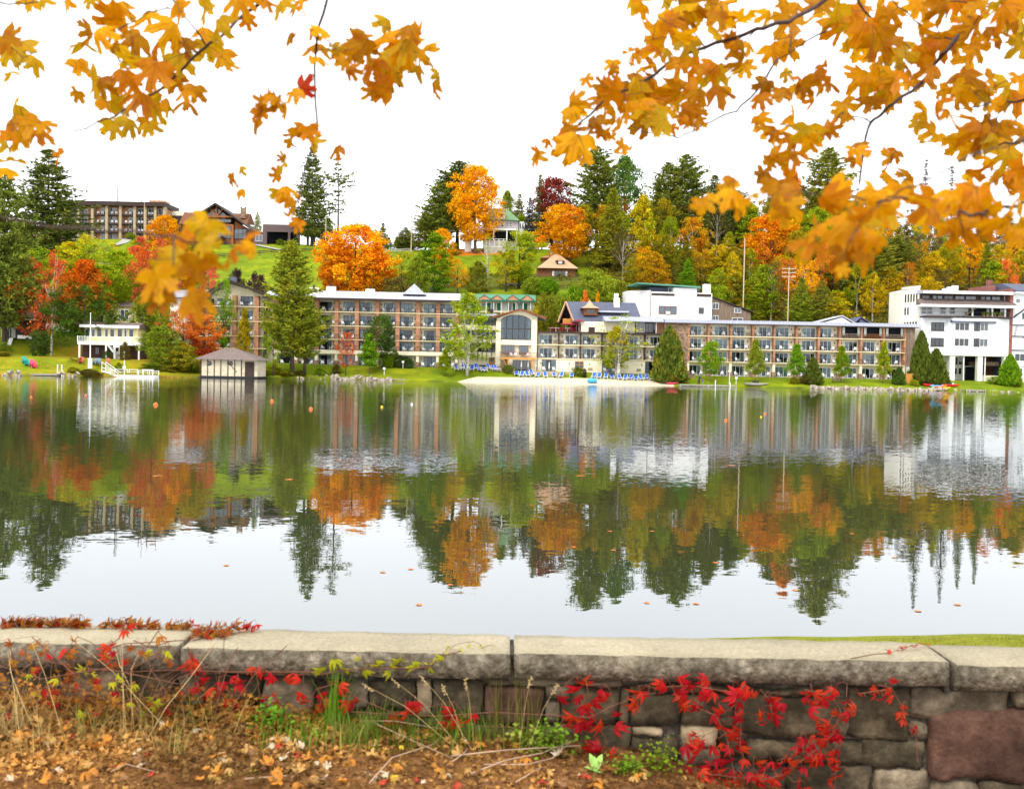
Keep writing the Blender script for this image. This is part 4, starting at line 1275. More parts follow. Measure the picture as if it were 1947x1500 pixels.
# brown boarded annex
c = Bld("boarded_annex","weathered brown boarded annex with lean-to roof beside the white chimney block","building",1353.5,226,1427,227,610,z0=13.0)
c.part("wall",MB().prism([(0,-3),(c.W,-3),(c.W,c.z(1427,595)),(0,c.z(1354,566))],0,9),'grey_wood')
c.part("roof",MB().prism([(-.1,c.z(1354,565.5)),(c.W + .7,c.z(1429,595)),(c.W + .7,c.z(1429,593)),(-.1,c.z(1354,563.5))],-.5,9.4),'dark_trim')
for (a,b_,t_,u_,g_) in ((1354.5,1366,576,588,'dark_glass'),(1355,1366,600,609,'dark_glass'),(1396,1409,585.5,595,'sky_glass'),(1392,1413,604,610,'dark_glass')):
    window(c,c.x(a,590),c.x(b_,590),c.z(a,u_),c.z(a,t_),-.01,2,1,'white',g_)
# ------------------------------------------------------------------ green-roofed motel row above the hotel
b = Bld("green_roof_motel","low motel row with green roof and small brown gables behind the left hotel wing","building",740,236,1016,236,590,z0=15.5)
zr,ze,zb0 = b.z(950,560,5),b.z(950,572),b.z(950,590)
b.box("wall",'cream',0,b.W,.9,9,-5,ze)
m = MB(); m.prism([(-.8,ze - .05),(-.8,ze + .12),(5,zr),(10,ze),(10,ze - .1)],-.5,b.W + .3,'x')
rf = b.part("roof",m,'green_roof')

M['deep_green'] = mat("deep_green_paint",(28,96,78),.6)
b.part("fascia",MB().box(-.5,b.W + .3,-.92,-.81,ze - .22,ze + .14),'deep_green',rf)
for px in (841,866,921,945,975,1002):
    xc = b.x(px,568); zt = b.z(px,561.5)
    gb = b.part("small_gable",MB().prism([(xc - 1.5,ze + .13),(xc + 1.5,ze + .13),(xc,zt)],-.7,3),'brick')
    b.part("gable_roof",MB().prism([(xc - 1.75,ze + .12),(xc,zt),(xc + 1.75,ze + .12),(xc + 1.75,ze + .3),(xc,zt + .22),(xc - 1.75,ze + .3)],-.85,3),'green_roof',gb)
for i,px in enumerate(range(895,1014,10)):
    xa = b.x(px,580); 
    b.box("door_panel",['deep_green','curtain','dark_glass','deep_green','curtain2'][i % 5],xa,xa + .95,.84,.898,zb0,ze - .5)
for px in range(925,1013,14): b.box("post",'white',b.x(px,580) - .06,b.x(px,580) + .06,-.6,-.48,zb0 - 1,ze - .25)

# ------------------------------------------------------------------ white town building, right
b = Bld("white_town_building","tall white clapboard building with glazed attic, bay windows and open ground-floor columns","building",1750,210,1915.5,210,724.5,z0=2.1)
WT = b
px_ = 1830
top,atb,skb = b.z(px_,551),b.z(px_,569.5),b.z(px_,578.5)
l1b = b.z(px_,602); l2b = b.z(px_,632.5); l3b = b.z(px_,674)
D_ = 13
b.box("upper_wall",'white_clap',0,b.W,1.5,D_,l3b,top - 1.0)
M['pale_stone'] = mat("pale_painted_masonry",(230,224,206),.9,amt=.05)
# left side wing in stone paint, stepping back
xs_ = b.x(1716,600,7)
b.part("side_wall",MB().prism([(xs_,7),(-.02,1.5),(-.02,D_ + 2),(xs_,D_ + 2)],-2,b.z(1735,549,4),'z'),'pale_stone')
b.part("side_parapet",MB().prism([(xs_ - .1,6.8),(.0,1.3),(.0,2.2),(xs_ - .1,7.8)],b.z(1735,549,4) + .01,b.z(1735,549,4) + .5,'z'),'white_wall')
n_ = Vector((0 - xs_,1.5 - 7)); L_ = n_.length
for row,(pa,pc) in enumerate(((559,574),(584,598),(612,624))):
    for i in range(5):
        if row == 1 and i > 1: continue
        t = .16 + i * .165; xx = xs_ + (0 - xs_) * t; yy = 7 + (1.5 - 7) * t
        za,zc = b.z(1730,pc,4),b.z(1730,pa,4)
        o = MB().box(-.22,.22,-.06,.0,0,zc - za).build("side_window",M['dark_glass'],b.e)
        o.location = (xx,yy,za); o.rotation_euler = (0,0,math.atan2(-5.5,-xs_))
# attic
b.box("attic_wall",'dark_trim',b.x(1751),b.W - .8,1.0,1.49,skb,top - .9)
aw = [(1757,1771),(1777,1785),(1786,1796),(1799,1816),(1820,1838),(1840,1860),(1869,1878),(1879,1888),(1890,1906)]
for i,(a,c_) in enumerate(aw):
    window(b,b.x(a,560),b.x(c_,560),atb + .05,top - 1.25,.98,1 if c_ - a < 12 else 2,1,'bronze','sky_glass' if i % 3 else 'dark_glass',t=.06,name="attic_window")
rf = b.part("roof",MB().prism([(-.9,top - .75),(-.9,top - .35),(6,top + .25),(D_,top + .2),(D_,top - .9),(-.9,top - .9)],b.x(1750),b.W + .1,'x'),'roof_grey')
b.part("cornice",MB().box(b.x(1749),b.W + .15,-1.0,-.91,top - .95,top - .4),'white',rf)
b.part("skirt_roof",MB().prism([(-1.6,skb - .35),(1.0,atb + .05),(1.0,skb - .35)],b.x(1743),b.W + .9,'x'),'dark_shingle')
b.part("eave",MB().box(b.x(1742),b.W + 1.0,-1.75,-1.61,skb - .75,skb - .25),'white')
b.part("eave_soffit",MB().box(b.x(1742),b.W + 1.0,-1.6,1.49,skb - .75,skb - .36),'white')
for (a,c_,cols,g_) in ((1756,1779,2,'sky_glass'),(1792,1805,1,'sky_glass'),(1811,1822.5,1,'dark_glass')):
    window(b,b.x(a,590),b.x(c_,590),b.z(a,597),b.z(a,583),1.48,cols,2,'white_wall',g_,t=.14)
# open loggia right
for (a,c_) in ((1847,1882),(1888,1908)):
    b.box("loggia_opening",'room',b.x(a,590),b.x(c_,590),1.40,1.485,b.z(1870,600),b.z(1870,586))  # flat dark panel, loggia shade put into its colour
for px in (1847,1884.5,1909): b.box("post",'white',b.x(px,590) - .16,b.x(px,590) + .16,-.6,-.3,l1b,skb - .75)
b.part("outside_stair",MB().bar((b.x(1826,603),-.9,b.z(1826,603)),(b.x(1856,584),-.9,b.z(1856,584)),.5,.12).bar((b.x(1826,598),-1.1,b.z(1826,598)),(b.x(1856,578),-1.1,b.z(1856,578)),.05),'grey_wood')
b.box("terrace_edge",'dark_trim',b.x(1753),b.W - .1,-1.3,1.49,l1b - .35,l1b)
mesh_obj("railing",railing_mesh(b.W - b.x(1757) - .4,.9,'black',.5),b.e,(b.x(1757),-1.2,l1b + .01))
# plants on the terrace
for i,px in enumerate((1836,1868,1874,1881,1889,1896,1903)):
    rs = np.random.RandomState(90 + i)
    o = empty("potted_plant",b.W3(b.x(px,600),-.7,l1b)); tag(o,f"green potted plant on the terrace of the white town building, {ORD[i + 1]} from the left","potted plant","terrace pot plants")
    MB().lathe([(.14,0),(.2,.35)],8).build("pot",M['brick'],o)
    V,F = quads(rs.normal(size=(70,3)) * np.array([.25,.25,.22]) + np.array([0,0,.7]),.22,rs)
    pl = mesh_obj("foliage",np_mesh("foliage",V,F,M['leafage']),o)
    pl['leaf_a'] = list(FC['green'][0]); pl['leaf_b'] = list(FC['lime'][1]); pl['turn'] = .4; pl['grad'] = 0.0
# middle storeys with projecting right bay
xb0 = b.x(1805,640)
b.box("main_wall",'white_clap',b.x(1752),xb0 - .02,.2,1.49,l3b,l1b - .36)
b.part("bay_wall",MB().prism([(xb0 - .8,.21),(xb0 + .2,-1.2),(b.W - 3.3,-1.2),(b.W,-.2),(b.W,1.48),(xb0 - .8,1.48)],l3b,l1b - .37,'z'),'white_clap')
b.part("bay_roof",MB().prism([(-1.7,b.z(1840,613)),(.1,l1b - .36),(.1,b.z(1840,614)),(-1.7,b.z(1840,614.2))],b.x(1803),b.x(1887),'x'),'slate')
for (pa,pc) in ((613,628.5),(642.5,658)):
    za,zc = b.z(1780,pc),b.z(1780,pa)
    for (a,c_,cols) in ((1771,1795.5,3),):
        window(b,b.x(a,630),b.x(c_,630),za,zc,.19,cols,1,'dark_trim','dark_glass',sill=True,t=.1,name="triple_window")
    for (a,c_,cols,fm_,gm_) in ((1814,1842,3,'white','dark_glass'),(1851,1862,2,'dark_trim','dark_glass'),(1862,1878,2,'white_wall','sky_glass'),(1885,1910,3,'dark_trim','dark_glass')):
        y_ = -1.21 if c_ < 1880 else -.9
        if c_ > 1900:
            o = window(b,b.x(a,630,-1),b.x(a,630,-1) + 2.9,za,zc,-1.1,cols,1,fm_,gm_,t=.1,name="triple_window"); o.rotation_euler = (0,0,.29)
        else:
            window(b,b.x(a,630,-1),b.x(c_,630,-1),za,zc,y_,cols,1,fm_,gm_,t=.1,name="bay_window")
b.box("belt_course",'white',b.x(1805),b.x(1886),-1.26,-1.205,b.z(1840,632.3),b.z(1840,630.8))
# ground: columns in front of a dark recess
for (a,c_) in ((1802,1812),(1855,1864.5),(1904,1913)):
    b.box("column",'white_wall',b.x(a,700),b.x(c_,700),-.9,.2,-1,l3b - .02)
for px in (1829.5,1870): b.box("steel_post",'white',b.x(px,700) - .09,b.x(px,700) + .09,-.7,-.5,-1,l3b - .01)
b.box("soffit",'white_wall',b.x(1780),b.W - .02,-1.1,9,l3b - .3,l3b - .002)
b.box("recess_back",'white_wall',b.x(1752),b.W - .03,6,6.3,-1,l3b - .31)
b.box("recess_side",'cream',b.x(1752),b.x(1752) + .3,.3,6,-1,l3b - .31)
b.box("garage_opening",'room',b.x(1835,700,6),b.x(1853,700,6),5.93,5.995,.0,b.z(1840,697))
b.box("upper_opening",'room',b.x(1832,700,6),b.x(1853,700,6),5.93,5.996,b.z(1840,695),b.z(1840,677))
for (a,c_,t_,u_) in ((1814,1821,679,694),(1822,1829,679,694),(1813,1820,699,712),(1822,1829,699,712),(1872,1880,677,687),(1881,1890,677,687),(1891,1903,677,687),(1871,1903,700,713)):
    window(b,b.x(a,700,5.9),b.x(c_,700,5.9),b.z(a,u_,5.9),b.z(a,t_,5.9),5.95,2 if c_ - a > 10 else 1,1,'white','dark_glass')
b.box("upper_deck",'grey_wood',b.x(1866,700),b.x(1904,700),1.0,6,b.z(1880,696),b.z(1880,688))
b.box("deck_band",'dark_trim',b.x(1866,700),b.x(1904,700),.9,.99,b.z(1880,696.5),b.z(1880,695))
b.box("low_wall",'cream',b.x(1866,700),b.x(1904,700),1.2,1.5,-.5,b.z(1880,714))
for px,py in ((1797,549),(1806,546),(1815,543.5)): b.box("roof_vent",'white',b.x(px,545,7) - .5,b.x(px,545,7) + .6,6.5,7.5,top,b.z(px,py,7))
xx = b.x(1881,545,10); b.box("brick_chimney",'red_brick',xx - .5,xx + .5,9.5,10.5,top,b.z(1881,533,10))

# far right building
b = Bld("corner_building","white building with red brick party wall at the right edge of the shore","building",1921,210,1990,211,726,z0=2.1)
tp = b.z(1935,556)
b.box("wall",'white_clap',0,b.W,0,12,-1,tp)
b.part("party_wall",MB().box(-.75,-.02,-.2,13,-1,b.z(1918,549)).box(-2.2,-.75,5,13,-1,b.z(1905,539)),'red_brick')
b.part("dark_side",MB().box(-.95,-.751,.6,4.9,-1,b.z(1918,580)),'slate')
b.part("roof",MB().prism([(-1.0,tp),(-1.0,tp + .3),(4,b.z(1935,540,4)),(12,b.z(1935,540,4)),(12,tp)],-.01,b.W + .3,'x'),'slate')
b.box("eave",'white',-.02,b.W,-1.1,-.01,b.z(1935,559),tp - .002)
for (a,c_,t_,u_) in ((1929,1937,568,577),(1941,1953,594,608),(1934,1946,700,716),(1930,1950,672,687),(1946,1956,568,577),(1942,1952,640,644)):
    window(b,b.x(a,640),b.x(c_,640),b.z(a,u_),b.z(a,t_),-.01,2,1,'white','dark_glass',sill=True)
for py in (617,638.5,665): b.box("balcony_edge",'dark_trim',b.x(1924,640),b.W,-.35,-.005,b.z(1930,py + 1.3),b.z(1930,py))
b.box("balcony_front",'white',b.x(1930,690),b.W,-.3,-.006,b.z(1935,696),b.z(1935,688))
b.part("fire_escape",MB().bar((b.x(1922),-.6,b.z(1922,604)),(b.x(1943),-.6,b.z(1943,588)),.12,.3).bar((b.x(1926),-.6,b.z(1926,640)),(b.x(1930),-.6,b.z(1930,620)),.06).bar((b.x(1924),-.6,b.z(1924,640)),(b.x(1928),-.6,b.z(1928,620)),.06),'black')

# ------------------------------------------------------------------ white deck house on the left shore
b = Bld("deck_house","pale yellow flat-roofed lake house with white upper deck, posts and stairs","house",149,190,262,191.5,684,z0=3.0)
DH = b
zd = b.z(205,650.5); zr = b.z(205,622)
M['pale_yellow'] = mat("pale_yellow_siding",(226,216,158),.85,amt=.05)

M['dark_brick'] = brick_mat("dark_red_brick",(92,48,46),(72,42,42),(70,56,52))
b.box("lower_wall",'dark_brick',.2,b.W - .3,2.4,9,-1.5,zd - .45)
b.box("upper_wall",'pale_yellow',.4,b.W - .5,2.2,9,zd,zr)

rf = b.part("roof",MB().prism([(1.0,zr + .002),(1.0,zr + .38),(5,zr + 1.1),(9.5,zr + .4),(9.5,zr + .002)],0,b.W - .1,'x'),'dark_shingle')
b.part("fascia",MB().box(-.1,b.W,.85,.995,zr - .1,zr + .42),'white',rf)
for (a,c_) in ((162,171),(174,181),(184,194),(199.5,206),(209,218),(223,233),(236,241.5),(245,254.5)):
    window(b,b.x(a,635,2.2),b.x(c_,635,2.2),b.z(a,641,2.2),b.z(a,625.5,2.2),2.18,1,1,'white','dark_glass')
dk = b.box("deck",'white',-.1,b.W + .5,-.3,2.19,zd - .55,zd)
m = MB(); w = b.W + .6
m.box(0,w,-.04,.04,.95,1.02); m.box(0,w,-.03,.03,.1,.16)
for i in range(int(w / .3) + 1): m.box(i * .3,i * .3 + .06,-.02,.02,.16,.95)
for i in range(6): m.box(i * w / 5.1 - .06,i * w / 5.1 + .1,-.07,.07,0,1.1)
b.part("railing",m,'white',dk,loc=(-.1,-.25,zd + .002))
b.part("side_railing",MB().box(-.03,.03,0,2.4,.95,1.02).box(-.03,.03,0,2.4,.1,.16),'white',dk,loc=(b.W + .45,-.2,zd + .002))
for px in (151.5,202,218.5,236.5,264.5): b.box("post",'white',b.x(px,665) - .14,b.x(px,665) + .14,-.25,.0,-1.2,zd - .55)
st = MB()
for i in range(10):
    t = i / 9; st.box(b.x(206 + 13 * t,665),b.x(206 + 13 * t,665) + .3,-1.4,-.4,zd - .3 - t * 1.5 - .06,zd - .3 - t * 1.5)
st.bar((b.x(204),-.95,zd - .1),(b.x(218),-.95,zd - 1.9),.06,.3)
for i in range(8): st.box(b.x(220),b.x(229.5),-1.2 - .02 * i,-.45,i * .22,i * .22 + .05)
st.box(b.x(219.5),b.x(220.3),-1.3,-1.2,-.8,zd - .6); st.box(b.x(229.5),b.x(230.3),-1.3,-1.2,-.8,zd - .6)
st.box(b.x(218.5),b.x(231),-1.32,-1.2,b.z(225,661),b.z(225,655) - .2)
for i in range(9): st.box(b.x(219 + i * 1.35),b.x(219 + i * 1.35) + .05,-1.3,-1.24,b.z(225,661),b.z(225,655))
b.part("stairs",st,'white')
window(b,b.x(181,665,2.4),b.x(189,665,2.4),1.0,2.4,2.38,2,1,'bronze','dark_glass')
b.box("low_terrace_wall",'concrete',b.x(150),b.x(262),-2.2,-1.8,-1.6,-.25)
bt = MB().lathe([(.4,0),(1.0,.4),(1.3,.9),(.6,1.1)],8); o = bt.build("tarp_covered_boat",M['blue_tarp']); o.location = b.W3(b.x(249,680),.8,-.9); o.rotation_euler = (0,0,0); o.scale = (2.0,1,.8)
tag(o,"blue tarp covering a small boat under the deck of the pale yellow house","covered boat")
for i,(px,mm) in enumerate(((157,'green_roof'),(180,'lime_paint'),(196,'yellow_paint'),(222,'plastic_white'),(246,'plastic_white'))):
    if mm not in M: M[mm] = mat(mm,(200,220,70) if 'lime' in mm else (240,216,40),.5,amt=.03)
    chair(b,b.x(px,645,1),.9,zd,.2 * i - .4,f"{['green', 'lime green', 'yellow', 'white', 'white'][i]} chair on the deck of the pale yellow lake house, {ORD[i + 1]} from the left","chairs on the white deck",mm,name="deck_chair")

# second yellow house behind
b = Bld("yellow_house","pale yellow house with white-framed windows half hidden above the deck house","house",196,213,262,214,620,z0=8.0)
b.box("wall",'pale_yellow',0,b.W,0,8,-6,b.z(230,583)); b.part("roof",hip(MB(),-.6,b.W + .6,-.6,8.6,b.z(230,583) + .01,3,b.W - 3,4,b.z(230,570)),'dark_shingle')
for (a,c_,t_,u_) in ((206,214,588,600),(228,245,588,609)): window(b,b.x(a),b.x(c_),b.z(a,u_),b.z(a,t_),-.01,2,1,'white','sky_glass',t=.16)
# shop row far left behind the maples
b = Bld("street_shop_row","dark street-level shops with orange posts and long white awning behind the birches, far left","building",-20,205,118,207,640,z0=6.5)
b.box("wall",'room',0,b.W,1.2,9,-3,b.z(50,604)); b.box("upper_wall",'grey_wood',0,b.W,.8,9,b.z(50,604) + .01,b.z(50,570))
for px in (15,45,65,90): b.box("post",'wood',b.x(px) - .14,b.x(px) + .14,-.1,.1,-3,b.z(px,604))
b.part("awning",MB().prism([(-2.5,b.z(30,613)),(0,b.z(30,609)),(0,b.z(30,608)),(-2.5,b.z(30,611.5))],b.x(8),b.x(60),'x'),'white')

b.box("red_panel",'red_fabric',b.x(95),b.x(100),.6,.79,b.z(97,608),b.z(97,585)); b.box("white_panel",'white',b.x(72),b.x(112),.55,.79,b.z(97,582),b.z(97,577))
M['teal'] = mat("teal_paint",(24,150,142),.6)
b.box("teal_panel",'teal',b.x(101.5),b.x(110),.6,.795,b.z(105,610),b.z(105,598))

# parked motorhome-like trailer and van on the street
e = empty("food_trailer",P(38,640,201).to_tuple()); tag(e,"black and white trailer with an open door parked above the lawn, far left","trailer")
e.location.z = ground_z(e.location.x,201) + .2
zh = (P(38,608,201).z - e.location.z)
MB().box(-3.2,2.6,0,2.4,.5,zh).build("body",M['black'],e)
MB().box(-3.3,2.7,-.1,2.5,zh,zh + .18).build("roof",M['white'],e)
MB().box(-1.7,-.9,-.06,-.005,.7,zh - .4).box(-1.78,-.82,-.05,-.01,.62,.69).build("door",M['concrete'],e)
MB().box(-.5,2.4,-.03,-.004,.5,1.2).build("lower_panel",M['plastic_white'],e)
for xx in (-1.9,1.5): MB().tube([(xx,-.05,.4),(xx,.25,.4)],.4,12).build("wheel",M['black'],e)
MB().bar((-1.6,-.3,.6),(-.9,-2.6,-.9),.7,.06).build("ramp",M['white'],e)
e = empty("white_van",P(110,628,200).to_tuple(),.5); e.location.z = P(110,633,200).z - .3
tag(e,"white van with a light windscreen parked behind the birch trunks","van")
MB().prism([(-2.4,.4),(2.3,.4),(2.4,1.1),(1.5,1.3),(.9,2.1),(-2.3,2.15)],0,1.9).build("body",M['plastic_white'],e)
MB().prism([(1.02,1.95),(1.5,1.33),(1.42,1.33),(.95,1.95)],.15,1.75).build("windscreen",M['sky_glass'],e)
for xx in (-1.5,1.5):
    MB().tube([(xx,-.05,.4),(xx,.2,.4)],.36,12).build("wheel",M['black'],e)
parasol(P(3,640,199),3.0,.5,'blue_tarp',"closed blue parasol at the left edge behind the pine trunk",False)
parasol(P(18,640,199.5),3.0,.5,'blue_tarp',"closed blue parasol just right of the leftmost pine trunk",False)

# ------------------------------------------------------------------ boathouse
b = Bld("boathouse","cream boathouse with dark battens, round windows and brown hipped roof on the waterline","boathouse",382,184.0,459.5,183.0,714,z0=.15)
BH = b
zt = b.z(420,682.5)
ex,_ = b.uz(489,714,4.0)
dpt = 5.0
wx = [0,b.W]
M['dull_cream'] = mat("dull_cream_boards",(196,184,158),.9,amt=.14,scale=1.5)
b.box("wall",'dull_cream',0,b.W,0,dpt,.25,zt)
# right face turned: angled wing face
b.part("door_wall",MB().prism([(b.W + .01,.05),(b.x(489,714,.8),.8),(b.x(489,714,.8),dpt),(b.W + .01,dpt)],.25,zt - .01,'z'),'dull_cream')
b.part("boat_door",MB().prism([(b.x(466,700,.2),.12),(b.x(483,700,.55),.50),(b.x(483,700,.55),.62),(b.x(466,700,.2),.3)],.26,b.z(474,688,.3),'z'),'dark_trim')
for px in (382.5,395,407.5,420,433.5,446.5,459):
    xx = b.x(px,700); b.box("batten",'dark_trim',xx - .08,xx + .08,-.07,-.003,.2,zt)
b.part("brace",MB().bar((b.x(434,688),-.05,b.z(434,688)),(b.x(450,708),-.05,b.z(450,708)),.08,.1),'dark_trim')
for px in (398.5,438.5):
    xx,zz = b.uz(px,691); k = 12
    o = b.part("round_window",MB().tube([(xx,-.06,zz),(xx,-.002,zz)],.42,14),'dark_trim')
    b.part("pane",MB().tube([(xx,-.075,zz),(xx,-.061,zz)],.30,14),'dark_glass',o)
b.box("sill_beam",'black',-.2,b.W + .1,-.2,dpt,-.5,.249)
b.part("apron",MB().prism([(b.W + .11,-.1),(b.x(491,714,.8),.7),(b.x(491,714,.8),dpt),(b.W + .11,dpt)],-.5,.248,'z'),'black')
x1_ = b.x(496.5,684,.5)
ry = b.z(451.5,663.5,2.5)
r_ = hip(MB(),-1.0,x1_,-1.0,dpt + 1,zt - .1,b.x(423,664,2.5),b.x(452,664,2.5),2.5,ry)
b.part("roof",r_,'dark_shingle')

# ------------------------------------------------------------------ hilltop resort
b = Bld("resort_block","four-storey brick resort block with dark flat roof and balconies on the hilltop, upper left","hotel",112,297,312,297,456,z0=38.5)
zt = b.z(220,392); z0r = b.z(220,384)
b.box("wall",'brick',0,b.W - .3,1.4,12,-3,zt)
fl = [b.z(220,456),b.z(220,440.7),b.z(220,424.7),b.z(220,408)]
cps = [120,147,174,201,227,254,274,293,310]
for i,z in enumerate(fl[1:]):
    for k in range(len(cps) - 1): b.box("balcony_slab",'dark_trim',b.x(cps[k]) + .4,b.x(cps[k + 1]) - .4,-.1,1.39,z - .35,z + .02)
for px in cps: b.box("pier",'brown_beige',b.x(px) - .38,b.x(px) + .38,-.2,1.38,-2,zt)
for i,z in enumerate(fl):
    for k in range(len(cps) - 1):
        x0,x1 = b.x(cps[k]),b.x(cps[k + 1]); w = x1 - x0
        if w < 3.5: 
            window(b,x0 + .5,x1 - .5,z + .1,z + 2.1,1.38,2,1,'white','sky_glass',name="glazed_doors")
        else:
            s = k % 2; xa = x0 + (.5 if s else w - 2.3)
            window(b,xa,xa + 1.8,z + .1,z + 2.1,1.38,2,1,'white','sky_glass',name="glazed_doors")
        if i: mesh_obj("railing",shared(('rl',round(w - .8,1),.9),lambda: railing_mesh(round(w - .8,1),.9,step=.4)),b.e,(x0 + .4,-.06,z))
        if i and k > 1 and k < 7:
            for c in range(2): chair(b,x0 + w * (.35 + .3 * c),.5,z,.3,f"white {'left' if c == 0 else 'right'} chair, {['', 'second', 'third', 'top'][i]} floor balcony, {ORD[k + 1]} bay, hilltop resort block","white chairs on the resort balconies")
rf = b.part("roof",MB().prism([(-1.0,zt),(-1.0,z0r),(12.5,z0r + .3),(12.5,zt)],-.5,b.W + .2,'x'),'dark_trim')
b.part("plant_room",MB().box(b.x(274),b.x(301),4,9,z0r,b.z(285,381,4)),'brick',rf)
for px,py,w in ((269,361,.12),(285,366,.2),(302,362,.12),(224,352,.1)): b.part("antenna",MB().tube([(b.x(px,380,5),5,z0r),(b.x(px,380,5),5,b.z(px,py,5))],w,5),'concrete',rf)
b.part("mast_frame",MB().box(b.x(222,380,6),b.x(226.5,380,6),6,6.1,b.z(224,379,6),b.z(224,378,6)).box(b.x(222,380,6),b.x(223,380,6),6,6.1,z0r,b.z(224,356,6)).box(b.x(226,380,6),b.x(227,380,6),6,6.1,z0r,b.z(224,356,6)),'concrete',rf)
b = Bld("resort_wing","low brick resort wing half hidden behind the big pines, upper left","hotel",20,300,112,299,458,z0=38.5)
b.box("wall",'brick',0,b.W - .02,0,9,-3,b.z(60,434)); b.box("roof",'dark_trim',-.6,b.W - .02,-.8,9.5,b.z(60,434) + .01,b.z(60,430))
for px in (30,55,80,108): window(b,b.x(px) - 1.3,b.x(px) + 1.2,b.z(60,452),b.z(60,440),-.01,2,1,'white','sky_glass')

b = Bld("timber_lodge","brown timber lodge with glazed gable end, truss and stone chimney on the hilltop","building",348,293,441,293,456,z0=38.8)
apx,apz = b.uz(412,387)
lx,lz2 = b.uz(374,413)
rx,rz2 = b.uz(441,441)
ze_ = b.z(380,413)
b.box("wall",'brown_wood',b.x(376),b.x(443),0,12,-3,b.z(400,428))
b.part("gable_wall",MB().prism([(b.x(378),b.z(400,428) + .01),(b.x(441),b.z(400,428) + .01),(b.x(441),b.z(441,437)),(apx,apz - .9),(b.x(378),ze_ - .4)],.6,11),'brown_wood') 
b.part("gable_glass",MB().prism([(b.x(386),b.z(400,411)),(b.x(430),b.z(400,411)),(apx,b.z(412,395))],.45,.55),'sky_glass')
tr = MB(); za = b.z(400,412)
tr.bar((b.x(377),-.3,za),(b.x(441),-.3,za),.35,.5)
tr.bar((apx,-.3,za),(apx,-.3,apz - .6),.3); tr.bar((apx,-.3,za),(b.x(401),-.3,b.z(401,399)),.3); tr.bar((apx,-.3,za),(b.x(420),-.3,b.z(420,399)),.3)
tr.bar((b.x(377),-.25,b.z(400,428)),(b.x(442),-.25,b.z(400,428)),.3,.45)

M['brown_beam'] = mat("reddish_brown_beam",(150,92,54),.75,amt=.15)
b.part("truss",tr,'brown_beam')
for px in (377.5,408,440): b.box("timber_post",'brown_beam',b.x(px) - .3,b.x(px) + .3,-.35,.0,-2,b.z(400,428))
for (a,c_,t_,u_,cc,rr) in ((380,405,416.5,423,4,1),(410,437,416.5,423,4,1),(410,437,429,454,3,2),(382,405,429,454,3,2),(442,466,435,454,3,2)):
    window(b,b.x(a),b.x(c_),b.z(a,u_),b.z(a,t_),-.02 if c_ < 441 else .3,cc,rr,'bronze','sky_glass',t=.12)
b.part("side_wing",MB().prism([(b.x(443) + .01,-3),(b.x(470),-3),(b.x(470),b.z(470,436)),(b.x(443) + .01,b.z(443,420))],.5,10),'brown_wood')
rf = b.part("gable_roof",MB().prism([(b.x(371),b.z(371,416)),(apx,apz - .55),(apx,apz),(b.x(370),b.z(370,412))],-1.6,14).prism([(apx + .01,apz - .55),(b.x(480),b.z(480,441)),(b.x(480),b.z(480,438)),(apx + .01,apz)],-1.6,14),'dark_trim')
b.part("main_roof",MB().prism([(4,b.z(350,426,4)),(9,b.z(350,404,9)),(14,b.z(350,426,14))],b.x(344,415,6),b.x(472,415,6),'x'),'shingle_brown')
b.part("left_wall",MB().box(b.x(345,430,5),b.x(377,430,5),5,13,-3,b.z(350,425,5)),'dark_trim')
b.part("stone_chimney",MB().box(b.x(457,400,6),b.x(466,400,6),6,7.3,b.z(460,415,6),b.z(460,396,6)).box(b.x(456.5,400,6),b.x(458.5,400,6),5.95,7.35,b.z(460,396,6),b.z(460,393.5,6)).box(b.x(464.5,400,6),b.x(466.5,400,6),5.95,7.35,b.z(460,396,6),b.z(460,393.5,6)),'stone_wall')
b = Bld("link_building","low flat grey roof between resort block and timber lodge","building",312,302,345,302,430,z0=39)
b.box("wall",'dark_trim',0,b.W,0,8,-3,b.z(330,410)); b.box("plant_box",'cream',b.x(317),b.x(346),2,8,b.z(330,410) + .01,b.z(330,400))

b = Bld("arcaded_pavilion","dark brown arcaded pavilion with arched openings beside the tall hilltop pines","building",480,292,614,292,463,z0=39)
M['mauve_brown'] = mat("mauve_brown_stucco",(98,82,84),.9,amt=.08)
zt = b.z(560,427.5); xa,xc = b.x(497),b.x(614)
b.box("back_wall",'room',b.x(497),b.x(560),5,5.4,-3,zt - 1.5)
b.box("roof",'mauve_brown',xa,xc - .01,0.5,14,zt - 1.2,zt - .01)
m = MB(); arches = [(549,561,440),(567,580,437),(584,592,438),(596,608,440)]
prev = b.x(545)
zb_ = -2.5
for (a,c_,ty) in arches:
    xa_,xc_ = b.x(a),b.x(c_); zz = b.z(a,ty); r_ = (xc_ - xa_) / 2; sp = zz - r_
    m.box(prev,xa_,0,.8,zb_,zt)
    arc = [((xa_ + xc_) / 2 - r_ * math.cos(math.pi * i / 10),sp + r_ * math.sin(math.pi * i / 10)) for i in range(11)]
    for (p1,q1),(p2,q2) in zip(arc,arc[1:]): m.prism([(p1,q1),(p2,q2),(p2,zt),(p1,zt)],0,.8)
    prev = xc_
m.box(prev,xc,0,.8,zb_,zt); m.box(xa,b.x(545),0,.8,b.z(520,441),zt); m.box(xa,xa + 1.2,0,.8,zb_,b.z(520,441))
b.part("arcade",m,'mauve_brown')
b.box("side_pavilion",'mauve_brown',0,xa - .02,1,9,zb_,b.z(480,440))
window(b,b.x(482),b.x(495),b.z(480,458),b.z(480,446),.98,2,1,'white','sky_glass')

